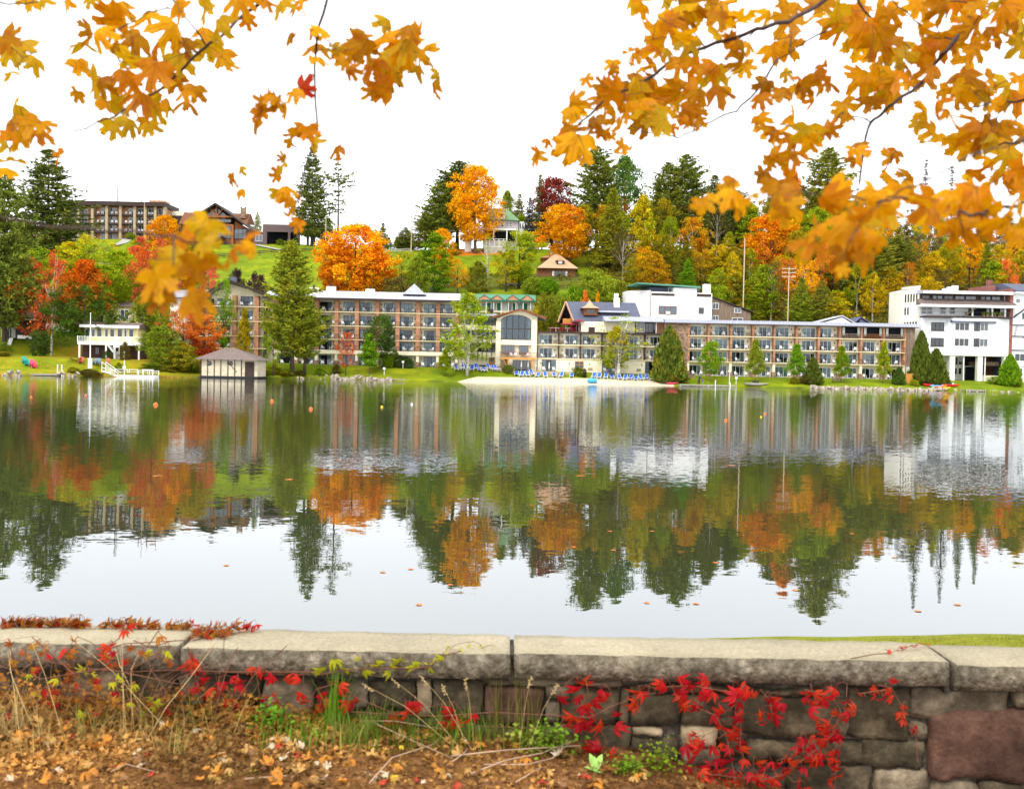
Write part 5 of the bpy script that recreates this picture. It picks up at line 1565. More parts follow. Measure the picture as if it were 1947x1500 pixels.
# green-roofed hillside house
b = Bld("hillside_house","grey hillside house with green hipped roof, white dormer and front deck","house",897,287,983,287,472,z0=35.8)
M['grey_siding'] = mat("pale_grey_siding",(168,164,168),.85,amt=.06,stretch=(.3,.3,6))
M['moss_roof'] = mat("moss_green_roof",(106,140,100),.8,amt=.12)
z1_,z2_ = b.z(950,419.5),b.z(950,437)
b.box("wall",'grey_siding',b.x(915),b.x(981),0,10,-3,z1_)
b.part("roof",hip(MB(),b.x(912),b.x(984),-1,11,z1_ + .01,b.x(936,400,4),b.x(964,400,4),5,b.z(950,396,4)),'moss_roof')
dm = b.box("dormer",'white',b.x(938),b.x(955.5),-.2,4,z1_ + .4,b.z(945,404.5)); b.part("dormer_window",MB().box(b.x(941),b.x(953),-.26,-.202,z1_ + 1.0,b.z(945,407)),'dark_glass',dm)
b.box("porch_roof",'white',b.x(912),b.x(980),-3.2,-.01,z2_ - .5,z2_ - .1)
for px in (916,935,960,978): b.box("post",'white',b.x(px) - .15,b.x(px) + .15,-3.0,-2.7,b.z(950,459) - .3,z2_ - .5)
b.box("deck",'grey_siding',b.x(918),b.x(958),-3.4,-.02,-2,b.z(935,460)); b.box("porch_shade_panel",'room',b.x(918),b.x(978),-.1,-.012,b.z(950,459),z2_ - .55)  # dark panel paints the shade under the porch roof
m = MB(); xa,xc = b.x(918),b.x(958)
for py in (457.5,472): m.box(xa,xc,-3.5,-3.42,b.z(935,py) - .06,b.z(935,py) + .06)
for px in (919,928,937,945,954): m.box(b.x(px),b.x(px) + .14,-3.52,-3.42,b.z(935,472),b.z(935,450 if px == 919 else 457.5))
b.part("trellis",m,'white')
for (a,c_) in ((928,932),(948,954),(958,962),(965,969)): window(b,b.x(a),b.x(c_),b.z(950,432),b.z(950,422),-.01,1,2,'white','dark_glass')
b.box("sunroom",'white',b.x(982),b.x(999),1,6,b.z(990,447),b.z(990,421))
for px in (983.5,988,993): window(b,b.x(px),b.x(px + 3.4),b.z(990,434),b.z(990,423.5),.98,1,1,'white','dark_glass')
b.box("shed",'white',b.x(881),b.x(893),-1,2,-.5,b.z(887,443)); 

# brown shingled cottage
b = Bld("shingled_cottage","brown shingled cottage with tan flared hip roof, balcony and white-curtained opening","house",1019,262,1096,262,553,z0=21.5)
ze_ = b.z(1058,510); wl,wr = b.x(1020.5,530),b.x(1094,530)
b.box("lower_wall",'dark_trim',b.x(1052,540),b.x(1093,540),.8,9,-3,b.z(1070,535))
b.box("upper_wall",'shingle_brown',wl,wr,0,9,b.z(1070,535) + .01,ze_)
m = hip(MB(),b.x(1018),b.x(1097),-1,10,ze_ - .1,b.x(1055,484,4),b.x(1062,484,4),4.5,b.z(1058,483,4)); rf = b.part("roof",m,'shingle_tan')
b.part("rear_roof",hip(MB(),b.x(1028,490,8),b.x(1087,490,8),6,14,b.z(1040,491.5,8),b.x(1048,484,9),b.x(1074,484,9),10,b.z(1058,482,9)),'shingle_tan',rf)
b.part("rear_wall",MB().box(b.x(1031,495,8),b.x(1084,495,8),7,13,ze_,b.z(1040,491.5,8)),'shingle_brown')
b.part("dormer",MB().box(b.x(1056),b.x(1069),.3,3,b.z(1060,502),b.z(1060,495)),'dark_trim',rf); b.part("dormer_window",MB().box(b.x(1058.5),b.x(1066),.24,.298,b.z(1060,501),b.z(1060,495.5)),'white',rf)
b.part("dormer_roof",MB().prism([(b.x(1053),b.z(1060,495.5)),(b.x(1060),b.z(1060,490)),(b.x(1071),b.z(1060,496))],-.2,3),'shingle_tan',rf)
b.part("chimney",MB().box(b.x(1047,485,6),b.x(1052.5,485,6),6,7,b.z(1050,492,6),b.z(1050,479,6)),'concrete',rf)
b.box("picture_opening",'dark_glass',b.x(1052),b.x(1073),-.05,-.003,b.z(1062,531),b.z(1062,516))
for px in (1047.5,1072.5): b.box("white_curtain",'white',b.x(px),b.x(px + 3.6),-.12,-.055,b.z(1062,531),b.z(1062,516))
bl = b.box("balcony",'dark_trim',b.x(1046),b.x(1096),-2,-.01,b.z(1070,535) - .3,b.z(1070,535) - .1)
mesh_obj("railing",railing_mesh(b.x(1096) - b.x(1046),1.1,'dark_trim',.25,.03),bl,(b.x(1046),-1.95,b.z(1070,535) - .1))
window(b,b.x(1072),b.x(1081),b.z(1070,545),b.z(1070,538),.79,2,1,'bronze','sky_glass')
# small stone shed on the lawn
b = Bld("stone_shed","small grey stone shed with a dark door on the hillside lawn","shed",957,252,981.5,252,552,z0=None)
b.box("wall",'concrete',0,b.W,0,3,-.8,b.z(969,538)); b.box("door",'dark_trim',b.x(966),b.x(974),-.04,-.003,-.1,b.z(969,540.5))
# houses glimpsed in the wood, right
b = Bld("wood_house","grey gabled house glimpsed among the trees high on the wooded hill","house",1637,300,1672,300,448,z0=None)
b.box("wall",'cream',0,b.W,0,8,-6,b.z(1650,441)); b.part("roof",MB().prism([(-.8,b.z(1650,442)),(b.W * .35,b.z(1650,416)),(b.W + .6,b.z(1650,449))],-.6,8),'slate')
window(b,b.x(1648),b.x(1655),b.z(1650,447),b.z(1650,440.5),-.61,2,1,'white','dark_glass')
b = Bld("wood_cabin","grey cabin roof showing between pines on the wooded hill, right","house",1731,290,1762,288,464,z0=None)
b.part("wall",MB().box(0,b.W,.5,6,-8,b.z(1745,462)),'grey_wood'); b.part("roof",MB().poly([(b.x(1728,464),-1,b.z(1728,464)),(b.x(1754,463),-1,b.z(1754,462)),(b.x(1764,451),5,b.z(1764,450)),(b.x(1741,456),5,b.z(1741,452))]).poly([(b.x(1728,464),-1,b.z(1728,465.5)),(b.x(1754,463),-1,b.z(1754,463.5)),(b.x(1764,451),5,b.z(1764,451.5)),(b.x(1741,456),5,b.z(1741,453.5))][::-1]),'concrete')
# ------------------------------------------------------------------ named trees, (kind, px, top, Y, width px, colours, turn, grad, label)
TR = [
 # far left shore
 ('pine',8,330,196,150,'pine',.35,0,"huge dark pine at the left edge standing over the deck lawn",'dark_bark'),
 ('pine3',90,287,262,150,'darkpine',.5,0,"broad dark pine in front of the hilltop resort, left of its block",None),
 ('loose',85,486,199,120,'redorange',.55,.2,"airy red-orange maple left of the white birch trunk on the lawn",None),
 ('bare_birch',98,478,196.5,70,'redorange',.6,0,"white-trunked birch with bare forked top between the red maples",'birch_bark'),
 ('maple2',160,497,194.5,118,'greenorange',.42,.55,"maple green below and orange above, right of the birch on the left lawn",None),
 ('loose',178,448,232,110,'yellowgreen',.42,.2,"yellow-green loose tree below the brick resort block",None),
 ('maple',225,478,224,80,'yellowgreen',.35,0,"yellow-green tree behind the deck house roof",None),
 ('loose',290,448,214,92,'crimson',.5,.2,"tall thin red maple beside the yellow house",None),
 ('maple',312,412,262,66,'amber',.45,0,"amber maple below the gap between resort block and lodge",None),
 ('maple2',262,450,262,40,'lime',.6,0,"small lime tree on the slope below the resort block's right end",None),
 ('loose',395,500,214,56,'crimson',.35,0,"crimson tree behind the white-roofed end block",None),
 ('maple',368,440,240,74,'gold',.5,0,"golden tree on the slope under the timber lodge",None),
 ('loose',424,528,203,46,'lime',.4,0,"lime-green tree overlapping the gabled hotel pavilion",None),
 ('loose',348,588,190.5,80,'red',.6,.2,"red maple directly behind the boathouse, left of its roof",None),
 ('maple3',388,600,193,82,'redorange',.45,-.2,"red and orange maple rising behind the boathouse roof",None),
 ('bush',312,620,188,84,'green',.5,0,"large green willow-like bush between deck house and boathouse",None),
 ('bush2',345,652,187,70,'olive',.45,0,"olive shrub mass at the waterline left of the boathouse",None),
 ('maple2',275,560,200,70,'green',.5,.1,"dark green tree right of the pale yellow deck house",None),
 ('young',464,590,198,32,'gold',.5,0,"thin golden tree in front of the gabled pavilion",None),
 ('maple2',132,462,236,96,'yellowgreen',.5,.2,"broad yellow-green tree between the dark pine and the red birch maples",None),
 ('loose',60,470,232,80,'lime',.5,0,"light green tree behind the leftmost pine trunk",None),
 ('maple',195,505,214,90,'yellowgreen',.3,0,"yellow-green tree mass above the deck house",None),
 ('maple2',240,500,232,60,'lime',.6,.2,"lime tree between the yellow-green mass and the tall red maple",None),
 ('maple',262,470,240,60,'redorange',.5,.1,"small red-orange maple up the slope right of the lime tree",None),
 ('loose',305,560,203,70,'olive',.5,.2,"olive tree in front of the white-roofed end block",None),
 ('maple2',340,470,236,80,'amber',.45,.1,"amber and gold tree directly under the lodge gable",None),
 # front pine
 ('pine',556,461,193.5,132,'lightpine',.5,0,"tall yellow-green pine leaning before the brick-pier hotel wing",None),
 ('pine2',580,570,195.5,92,'lightpine',.35,0,"second smaller pine growing against the tall front pine",None),
 ('loose',520,610,191.5,46,'lime',.5,0,"lime-leaved tree under the tall front pine, beside the boathouse",None),
 # hotel front lawn
 ('loose',658,630,196.5,34,'red',.5,0,"small thin red maple on the hotel lawn",None),
 ('young',703,637,198.5,46,'lime',.35,0,"bright lime young tree on the left hotel lawn",None),
 ('young2',725,603,200.5,58,'deepgreen',.5,0,"dark green round young tree against the brick piers",None),
 ('birch',890,560,201,96,'yellowgreen',.34,.1,"tall yellow-green birch with white trunk beside the arched hall",'birch_bark'),
 ('young',846,666,198.5,30,'lime',.6,0,"small lime tree on the lawn left of the birch",None),
 ('bare_birch',1176,600,203,104,'yellowgreen',.4,0,"half-bare birch with yellow leaves before the middle wing",'birch_bark'),
 ('birch',1172,622,203.5,64,'yellowgreen',.5,.2,"leafier yellow birch standing just behind the half-bare one",'birch_bark'),
 ('cedar',1273,622,200,64,'cedar',.4,0,"big conical olive cedar at the stone stair tower",None),
 ('young2',1353,652,199.5,42,'lime',.45,0,"lime young tree on the right wing lawn, nearest the stone tower",None),
 ('young',1438,648,200,44,'green',.8,0,"mid-green young tree, second along the right wing lawn",None),
 ('young',1516,656,200,40,'lime',.2,0,"green young tree left of the conical cedar on the right lawn",None),
 ('cedar',1547,680,198.6,35,'cedar',.15,0,"dark conical cedar alone near the water on the right lawn",None),
 ('young',1602,660,200,38,'lime',.5,0,"yellow-green young tree right of the waterside cedar",None),
 ('young',1681,652,200,34,'yellowgreen',.4,0,"pale yellow-green young tree near the end of the right wing",None),
 ('cedar',1711,699,199.5,26,'deepgreen',.5,0,"small dark green cone shrub beside the plywood box",None),
 ('cedar',1752,631,201.5,42,'cedar',.25,0,"tall dark cedar between right wing and white town building",None),
 ('cedar',1781,664,201,44,'cedar',.05,0,"shorter cedar clump in front of the white building's left corner",None),
 ('cedar',1922,674,203,40,'lime',.2,0,"pale green arborvitae between the white buildings at the right edge",None),
 # slope behind the left wing
 ('maple',675,431,238,138,'amber',.42,.1,"great rounded orange maple rising behind the hotel roof",'dark_bark'),
 ('maple2',640,455,237,70,'orange',.45,0,"red-orange maple crown merging with the great orange maple's left side",None),
 ('poplar',712,465,240,62,'amber',.45,0,"amber maple filling the right shoulder of the great orange maple",None),
 ('loose',762,478,240,60,'yellowgreen',.42,0,"yellow-green tree right of the great orange maple",None),
 ('poplar',824,444,243,70,'lime',.45,.2,"tall lime-green poplar behind the pyramid skylight",None),
 ('maple',838,437,262,44,'amber',.4,0,"small orange maple at the foot of the hilltop pines",None),
 ('maple2',792,490,238,52,'green',.6,0,"green tree with lighter top left of the lime poplar",None),
 ('loose',868,492,243,44,'amber',.2,0,"small amber tree right of the lime poplar",None),
 ('bush',750,528,232,60,'brownolive',.5,0,"rusty low bush behind the hotel roof chimneys",None),
 ('maple3',985,442,250,88,'yellowgreen',.4,.1,"yellow-green tree left of the shingled cottage",None),
 ('loose',960,475,247,56,'gold',.5,0,"gold and green thin tree below the hillside house deck",None),
 ('bare_birch',926,448,246,40,'yellowgreen',.3,0,"thin white birch on the scrub bank below the hillside house",'birch_bark'),
 ('bush2',905,500,246,50,'olive',.4,0,"olive scrub on the bank left of the white birch",None),
 # hilltop
 ('pine3',590,280,288,70,'darkpine',.5,0,"taller of the two hilltop pines beside the arcaded pavilion",None),
 ('sparse_pine',640,298,289,84,'darkpine',.55,0,"sparse open-branched pine right of the taller hilltop pine",None),
 ('larch',487,404,330,34,'green',.7,0,"pale green larch behind the timber lodge",None),
 ('maple2',620,415,300,40,'green',.5,0,"green tree between the hilltop pines and orange maple",None),
 ('pine3',725,425,330,34,'pine',.6,0,"small rounded pine alone on the ridge skyline",None),
 ('pine3',768,433,300,50,'pine',.6,0,"small pine on the ridge left of the flagpole",None),
 ('pine2',866,309,296,100,'darkpine',.4,0,"dark pine directly behind the bright orange maple",None),
 ('pine',833,345,290,84,'pine',.35,0,"dark pine left of the bright orange maple",None),
 ('pine3',806,395,288,60,'pine',.5,0,"shorter pine sloping down left of the dark pine group",None),
 ('maple',900,319,284,100,'amber',.34,0,"bright orange maple with thick grey trunk beside the hillside house",'bark'),
 ('maple',1068,393,270,100,'amber',.4,.1,"glowing orange maple behind the shingled cottage",None),
 ('maple',1046,342,296,90,'darkred',.5,.3,"dark red maple on the skyline above the cottage",None),
 ('spruce',1020,334,292,46,'darkpine',.4,0,"narrow dark spruce left of the dark red maple",None),
 ('spruce',1002,378,286,40,'grey',.4,0,"greyish narrow spruce right of the hillside house",None),
 ('maple2',960,365,310,46,'green',.6,0,"green tree above the hillside house's green roof",None),
 ('pine3',983,370,308,40,'pine',.6,0,"pine just right of the tree above the green roof",None),
 ('pine2',1130,282,292,100,'pine',.4,0,"tall dark pine breaking the skyline right of the red maple",None),
 ('maple2',1182,300,300,96,'bluegreen',.5,0,"rounded blue-green tree on the skyline beside the tall pine",None),
 ('larch',1160,360,268,96,'lightpine',.6,0,"light green conifer in front of the blue-green tree",None),
 ('poplar',1217,374,262,60,'yellowgreen',.6,.1,"golden-green poplar left of the big double pine",None),
 ('pine',1263,312,286,92,'pine',.5,0,"big dark pine, left stem of the double pine on the skyline",None),
 ('pine2',1300,297,288,90,'pine',.35,0,"big dark pine, right stem of the double pine on the skyline",None),
 ('pine3',1352,335,284,80,'darkpine',.6,0,"dark pine right of the double pine, half behind maple leaves",None),
 ('pine2',1398,365,282,70,'darkpine',.4,0,"lower dark pine left of the orange hillside maple",None),
 ('maple',1462,412,262,108,'amber',.5,.1,"orange maple in the wood behind the telephone pole",None),
 ('maple2',1500,330,292,70,'redorange',.3,0,"orange-topped tree left of the great right-hand pine",None),
 ('pine2',1480,345,296,70,'darkpine',.4,0,"dark pine behind the orange-topped tree",None),
 ('pine',1562,284,284,130,'pine',.55,0,"great broad pine on the skyline, highest on the right",None),
 ('maple2',1548,398,262,110,'yellowgreen',.2,0,"green maple turning yellow below the great right-hand pine",None),
 ('snag_spruce',1750,306,318,40,'grey',.5,0,"tallest thin half-bare spruce on the right skyline",None),
 ('snag_spruce',1801,319,320,38,'grey',.4,0,"second thin half-bare spruce, right of the tallest one",None),
 ('spruce',1833,341,315,30,'darkpine',.4,0,"small pointed dark spruce on the right skyline",None),
 ('spruce',1866,354,314,28,'darkpine',.4,0,"rightmost small pointed spruce on the skyline",None),
 ('spruce',1785,385,306,34,'darkpine',.6,0,"dark spruce below the two half-bare spruces",None),
 ('maple3',1735,400,300,60,'brownolive',.4,0,"brownish thinning tree left of the half-bare spruces",None),
 ('sparse_pine',1698,412,304,60,'darkpine',.4,0,"see-through dark pine beside the grey house in the wood",None),
 ('pine',1655,440,246,96,'pine',.7,0,"large drooping pine behind the right wing's roof gables",None),
 ('pine2',1700,452,250,90,'pine',.5,0,"dark pine left of the white town building",None),
 ('pine3',1625,470,243,70,'darkpine',.6,0,"dark pine behind the roof gable, left of the drooping pine",None),
 ('larch',1430,522,236,46,'lightpine',.6,0,"yellow-green young conifer left of the utility pole",None),
 ('poplar',1450,505,238,60,'yellowgreen',.25,0,"yellow-green tree right behind the hotel roof near the utility pole",None),
 ('pine3',1522,530,234,52,'green',.6,0,"green pine right of the utility pole with crossbars",None),
 ('pine3',1560,535,234,50,'pine',.8,0,"blue-green pine second right of the utility pole",None),
 ('bush',1135,520,233,110,'green',.65,0,"large rounded green shrub bank behind the chalet roof",None),
 ('bush2',1180,540,232,70,'olive',.3,0,"grey-olive shrub left of the white stucco block",None),
 ('bush',1095,545,232,60,'lime',.35,0,"light green shrub above the chalet gable",None),
 ('maple',1111,556,226,22,'redorange',.4,0,"small orange shrub peeping over the slate roof",None),
 ('poplar',1135,557,226,16,'amber',.3,0,"small amber shrub beside the orange one over the slate roof",None),
 ('maple2',1240,480,246,64,'golden_wood',.4,0,"golden tree above the white stucco block's left corner",None),
 ('larch',1305,492,243,46,'lime',.25,0,"bright green young conifer above the white stucco block",None),
 ('loose',1205,490,248,50,'gold',.6,0,"gold tree with thin pale trunks above the chalet",None),
 ('bush',1365,545,236,60,'yellowgreen',.2,0,"yellow-green shrub right behind the white chimney",None),
 ('poplar',1395,520,238,54,'olive',.5,0,"olive tree above the boarded annex",None),
 # hedges
 ('hedge',1012,528,245,44,'green',.6,0,"clipped round green hedge tree, left of the pair below the cottage",None),
 ('hedge',1038,529,244,40,'lime',.2,0,"clipped round green hedge tree, right of the pair below the cottage",None),
 ('bush',1036,560,226,60,'olive',.35,0,"big olive hedge mass right of the arched hall gable",None),
 ('bush',1065,562,228,56,'green',.6,0,"green hedge mass left of the chalet gable",None),
 ('bush',1012,588,221,40,'olive',.6,0,"olive shrub behind the arched hall's right eave",None),
 ('bush',448,512,226,34,'purple',.4,0,"purple-leaved shrub above the gabled pavilion chimney",None),
 ('bush',488,520,226,40,'purple',.6,0,"purple-leaved shrub left of the tall front pine",None),
 ('bush',247,443,292,22,'green',.7,0,"small round bush before the resort block",None),
]
for t in TR:
    k,px,top,Y,w,fc,tu,gd,lab,tm = t
    nm = {'pine': 'pine_tree','pine2': 'pine_tree','pine3': 'pine_tree','sparse_pine': 'pine_tree','spruce': 'spruce_tree','snag_spruce': 'spruce_tree','larch': 'conifer_tree','cedar': 'cedar_tree',
          'hedge': 'hedge','bush': 'shrub','bush2': 'shrub','birch': 'birch_tree','bare_birch': 'birch_tree','poplar': 'poplar_tree','young': 'young_tree','young2': 'young_tree'}.get(k,'maple_tree')
    tree(k,px,top,Y,w,lab,'shrub' if k in ('bush','bush2','hedge') else 'tree',nm,fc,tu,gd,trunk_mat=tm)

# low shrubs along the hotel front and shores: (px, top, Y, width, colour, label)
SH = [
 (735,672,202,34,'lime',"yellow-green rounded shrub left of the lawn lamp"),(762,676,203,30,'deepgreen',"dark green shrub by the lawn lamp"),(778,681,203,24,'deepgreen',"dark low shrub right of the lawn lamp"),(750,667,205,22,'green',"upright green shrub behind the lawn lamp"),
 (967,694,203.5,24,'green',"round clipped green shrub before the arched hall door"),(1100,699,203.5,26,'green',"green shrub by the wooden door of the middle wing"),(1113,701,203,8,'purple',"tiny purple shrub beside the wooden door"),
 (1535,713,198.5,28,'brownolive',"rusty perennial clump left of the waterside cedar"),(1512,717,198.5,22,'olive',"olive perennial clump on the right lawn"),
 (1740,722,199,20,'yellowgreen',"yellow-green low shrub in front of the plywood box"),(1893,716,204,26,'lime',"low green shrub before the white building's columns"),(1935,716,202,22,'olive',"olive shrub at the right edge lawn"),(1936,700,204,20,'lime',"light green shrub by the corner building"),
 (520,694,193.5,44,'yellowgreen',"yellow-green shrub at the foot of the front pine"),(545,703,193,34,'olive',"olive waterside shrub below the front pine"),(500,700,191,30,'green',"green shrub right of the boathouse corner"),(570,706,194.5,30,'brownolive',"rusty grass clump on the shore right of the pine"),
 (290,690,184,50,'green',"green waterside bush left of the boathouse"),(330,694,185,56,'olive',"olive waterside bush touching the boathouse"),(365,690,186.5,34,'green',"green bush against the boathouse wall"),
 (75,628,190,40,'deepgreen',"dark round shrub between the pale trunks on the left lawn"),(3,650,184,36,'green',"green bush at the left edge of the lawn"),(5,690,180,40,'olive',"olive bush on the shore at the left edge"),
 (204,668,188.5,18,'deepgreen',"dark shrub below the deck of the pale yellow house"),(238,652,187.5,24,'brownolive',"rust-brown shrub before the deck posts"),(226,690,180.5,20,'green',"green shrub beside the red chair"),
 (170,705,176.5,46,'brownolive',"brown waterside weeds left of the white dock"),(140,706,176,28,'olive',"olive waterside weeds by the small jetty"),
 (640,694,199,24,'brownolive',"brown grass clump on the left hotel shore"),(610,700,197,26,'lime',"green shrub on the shore right of the front pine"),
 (530,455,289,18,'green',"small shrub before the arcaded pavilion"),(560,452,289,14,'deepgreen',"round dark shrub under the pavilion arches"),(352,452,290,22,'deepgreen',"dark shrub before the timber lodge"),(420,450,290,20,'purple',"purple shrub under the lodge window"),
 (735,452,320,16,'deepgreen',"dark clipped shrub on the ridge, left one"),(752,453,320,16,'deepgreen',"dark clipped shrub on the ridge, right one"),
 (860,462,283,26,'olive',"olive shrub left of the bright orange maple's trunk"),(775,458,300,60,'pine',"low conifer row on the ridge below the skyline pine"),
]
for px,top,Y,w,fc,lab in SH:
    tree('bush' if (px * 7) % 2 else 'bush2',px,top,Y,w,lab,'shrub','shrub',fc,.45,0)

# the mixed autumn wood on the right-hand hillside: rows of individual trees
MARK = [(1010,"by the hillside house"),(1130,"above the chalet roof"),(1190,"left of the stucco block"),(1270,"above the stucco block"),(1345,"above the white chimney"),(1420,"above the boarded annex"),(1490,"by the utility pole"),
        (1560,"right of the utility pole"),(1630,"above the roof gables"),(1710,"left of the white building"),(1790,"over the white building's left"),(1870,"over the white building's right"),(9999,"above the corner building")]
used = {}
rw = random.Random(5)
WOODK = [('loose','golden_wood','golden and orange'),('maple2','gold','gold and green'),('poplar','yellowgreen','yellow-green'),('maple3','golden_wood','amber'),('pine3','lightpine','light green coniferous'),
         ('loose','redorange','red-orange'),('maple','olive','olive'),('loose','amber','orange'),('birch','yellowgreen','yellow birch'),('larch','olive','olive coniferous'),('maple','gold','yellow-gold'),('loose','brownolive','brown thinning')]
rows = [(240,32,118,"front row"),(254,33,122,"second row"),(268,35,124,"third row"),(282,34,120,"upper row"),(297,33,112,"ridge row")]
for ri,(Yr,step,hh,rn) in enumerate(rows):
    px = (1170,1181,1192,1105,945)[ri]
    while px < 2010:
        Y = Yr + rw.uniform(-5,5)
        p = P(px,560,Y); zg = ground_z(p.x,Y)
        Hm = rw.uniform(8.5,15) if ri < 3 else (rw.uniform(12,18) if px < 1660 else rw.uniform(10,15))
        if ri > 2 and px < 1090: Hm *= .62
        if 1700 < px < 1860 and ri == 4: Hm *= .6
        _,pt = proj((p.x,Y,zg + Hm))
        if ri == 0 and px < 1360: px += step; continue
        k,fc,word = WOODK[rw.randrange(len(WOODK))]
        mk = next(b_ for a_,b_ in MARK if px < a_)
        base = f"{word} tree {mk}, {rn} of the wood"
        used[base] = used.get(base,0) + 1
        base = base.replace(', ',' ',0); lab = base if used[base] == 1 else base + f", {ORD[used[base]]} one"
        tree(k,px,pt,Y,rw.uniform(40,66) * (250 / Y),lab,'tree','pine_tree' if k in ('pine','pine3','larch') else 'autumn_tree',fc,rw.uniform(.3,.6),rw.uniform(-.1,.3),group="trees of the hillside wood",
             trunk_mat='birch_bark' if rw.random() < .2 else None)
        px += step * rw.uniform(.75,1.3)
# undergrowth that reads as one mass
UV = []; UF = []; rs = np.random.RandomState(3); n = 22000
ux = rs.uniform(20,190,n * 4); uy = 232 + 66 * rs.uniform(0,1,n * 4) ** 1.5
C = []
for x,y in zip(ux,uy):
    if len(C) >= n: break
    if y < 233: continue
    if mnoise.noise(Vector((x * .15,y * .15,4))) < -.3: continue
    C.append((x,y,ground_z(x,y) + rs.uniform(.05,1.3)))
V,F = quads(np.array(C),.75,rs)
ug = mesh_obj("undergrowth",np_mesh("undergrowth",V,F,M['leafage']))
ug['leaf_a'] = list(FC['olive'][0]); ug['leaf_b'] = list(FC['gold'][0]); ug['turn'] = .45; ug['grad'] = 0.0
tag(ug,"scrubby green and gold undergrowth covering the wooded hillside","undergrowth",kind='stuff')
n = 2600
C = []
for i in range(n):
    x = rs.uniform(-34,22); y = rs.uniform(249,264)
    if mnoise.noise(Vector((x * .2,y * .2,9))) < 0: continue
    C.append((x,y,ground_z(x,y) + rs.uniform(.05,.9)))
V,F = quads(np.array(C),.5,rs)
ug = mesh_obj("bank_scrub",np_mesh("bank_scrub",V,F,M['leafage']))
ug['leaf_a'] = list(FC['olive'][0]); ug['leaf_b'] = list(FC['brownolive'][0]); ug['turn'] = .5; ug['grad'] = 0.0
tag(ug,"rough brown and green scrub on the bank below the hillside lawn","undergrowth",kind='stuff')
# ------------------------------------------------------------------ beach loungers
def lounger_mesh():
    mb = MB()
    for s in (-.32,.32):
        mb.bar((s,-.75,.32),(s,.55,.32),.05); mb.bar((s,-.7,0),(s,-.6,.34),.05); mb.bar((s,.5,0),(s,.4,.34),.05)
        mb.bar((s,.3,.34),(s,.72,.98),.05); mb.bar((s,-.35,.55),(s,.45,.55),.05,.04); mb.bar((s,-.35,.32),(s,-.35,.56),.05)
    mb.bar((-.32,-.75,.32),(.32,-.75,.32),.05)
    return mb.mesh("frame",M['plastic_white'])

def lounger_sling():
    mb = MB(); n = 0
    pts = [(-.72,.34),(-.2,.33),(.3,.35),(.5,.66),(.74,1.02)]
    for (y0,z0),(y1,z1) in zip(pts,pts[1:]):
        mb.poly([(-.29,y0,z0),(.29,y0,z0),(.29,y1,z1),(-.29,y1,z1)])
        mb.poly([(-.29,y0,z0 - .02),(-.29,y1,z1 - .02),(.29,y1,z1 - .02),(.29,y0,z0 - .02)])
    return mb.mesh("sling",M['blue'])

lf,ls = lounger_mesh(),lounger_sling()
LX = [870,880,888,897,905,913,921,931,938,945,982,992,1003,1012,1022,1037,1054,1067,1087,1129,1139,1152,1164,1178,1189,1199,1209,1219,1229,1239,1249,1259,1269]
for i,px in enumerate(LX):
    Y = 203.2 if px < 960 else (202.4 if px < 1090 else 202.0)
    if i % 3 == 1: Y += .7
    g = on_ground(px,715,Y)
    e = empty("beach_lounger",g,rnd.uniform(-.4,.4) + (.35 if px < 950 else 0))
    e.scale = (1.15,1.15,1.2 if i % 4 != 2 else .9)
    where = "left group by the steps" if px < 960 else ("middle group behind the sand" if px < 1100 else "right row before the cedar")
    idx = i + 1 if px < 960 else (i - 9 if px < 1100 else i - 18)
    tag(e,f"blue and white beach lounger, {['', 'first', 'second', 'third', 'fourth', 'fifth', 'sixth', 'seventh', 'eighth', 'ninth', 'tenth', 'eleventh', 'twelfth', 'thirteenth', 'fourteenth', 'fifteenth'][idx]} from the left in the {where}","lounger","blue beach loungers")
    mesh_obj("frame",lf,e); mesh_obj("sling",ls,e)
for i,px in enumerate((991,1004,1019,1044,1067)):
    g = on_ground(px,705,205); parasol(g,2.3,.5,'white_fabric',f"closed white beach parasol, {ORD[i + 1]} from the left behind the loungers",False,"closed white beach parasols")
# low planter wall and steps by the hall
g = on_ground(955,712,203.6)
o = MB().box(-1.3,1.3,0,.5,-.3,.35).box(-1.3,1.3,.5,1.0,-.3,.65).box(-1.3,1.3,1.0,1.6,-.3,.95).build("stone_steps",M['stone_wall']); o.location = g
tag(o,"short stone steps from the lawn to the beach beside the clipped shrub","steps")
for i,(pa,pb_) in enumerate(((961,978),(1008,1062),(1075,1098))):
    A = on_ground(pa,712,203.8); B = on_ground(pb_,712,203.8)
    o = MB().box(0,(B - A).length,0,.5,-.6,.7).build("retaining_wall",M['brown_beige']); o.location = A - Vector((0,0,.1))
    tag(o,f"low brown retaining wall behind the beach loungers, {['left', 'middle', 'right'][i]} length","wall")
# blue buoy / pedal float and pink kayak on the sand
g = on_ground(1126,722,196.2); o = MB().lathe([(.1,0),(.9,.15),(1.1,.5),(.7,.9),(.1,1.0)],12).build("inflatable_float",mat("light_blue_vinyl",(70,160,220),.4,amt=.05)); o.location = g
tag(o,"light blue round inflatable float on the sand's edge","float")
M['sky_blue_pl'] = mat("pale_blue_plastic",(110,180,222),.5,amt=.05); M['pink'] = mat("pink_plastic",(226,70,100),.5,amt=.05); M['red_pl'] = mat("red_plastic",(206,40,32),.5,amt=.05); M['orange_pl'] = mat("orange_plastic",(234,110,44),.45,amt=.05)
M['yellow_pl'] = mat("yellow_plastic",(236,190,40),.5,amt=.05)

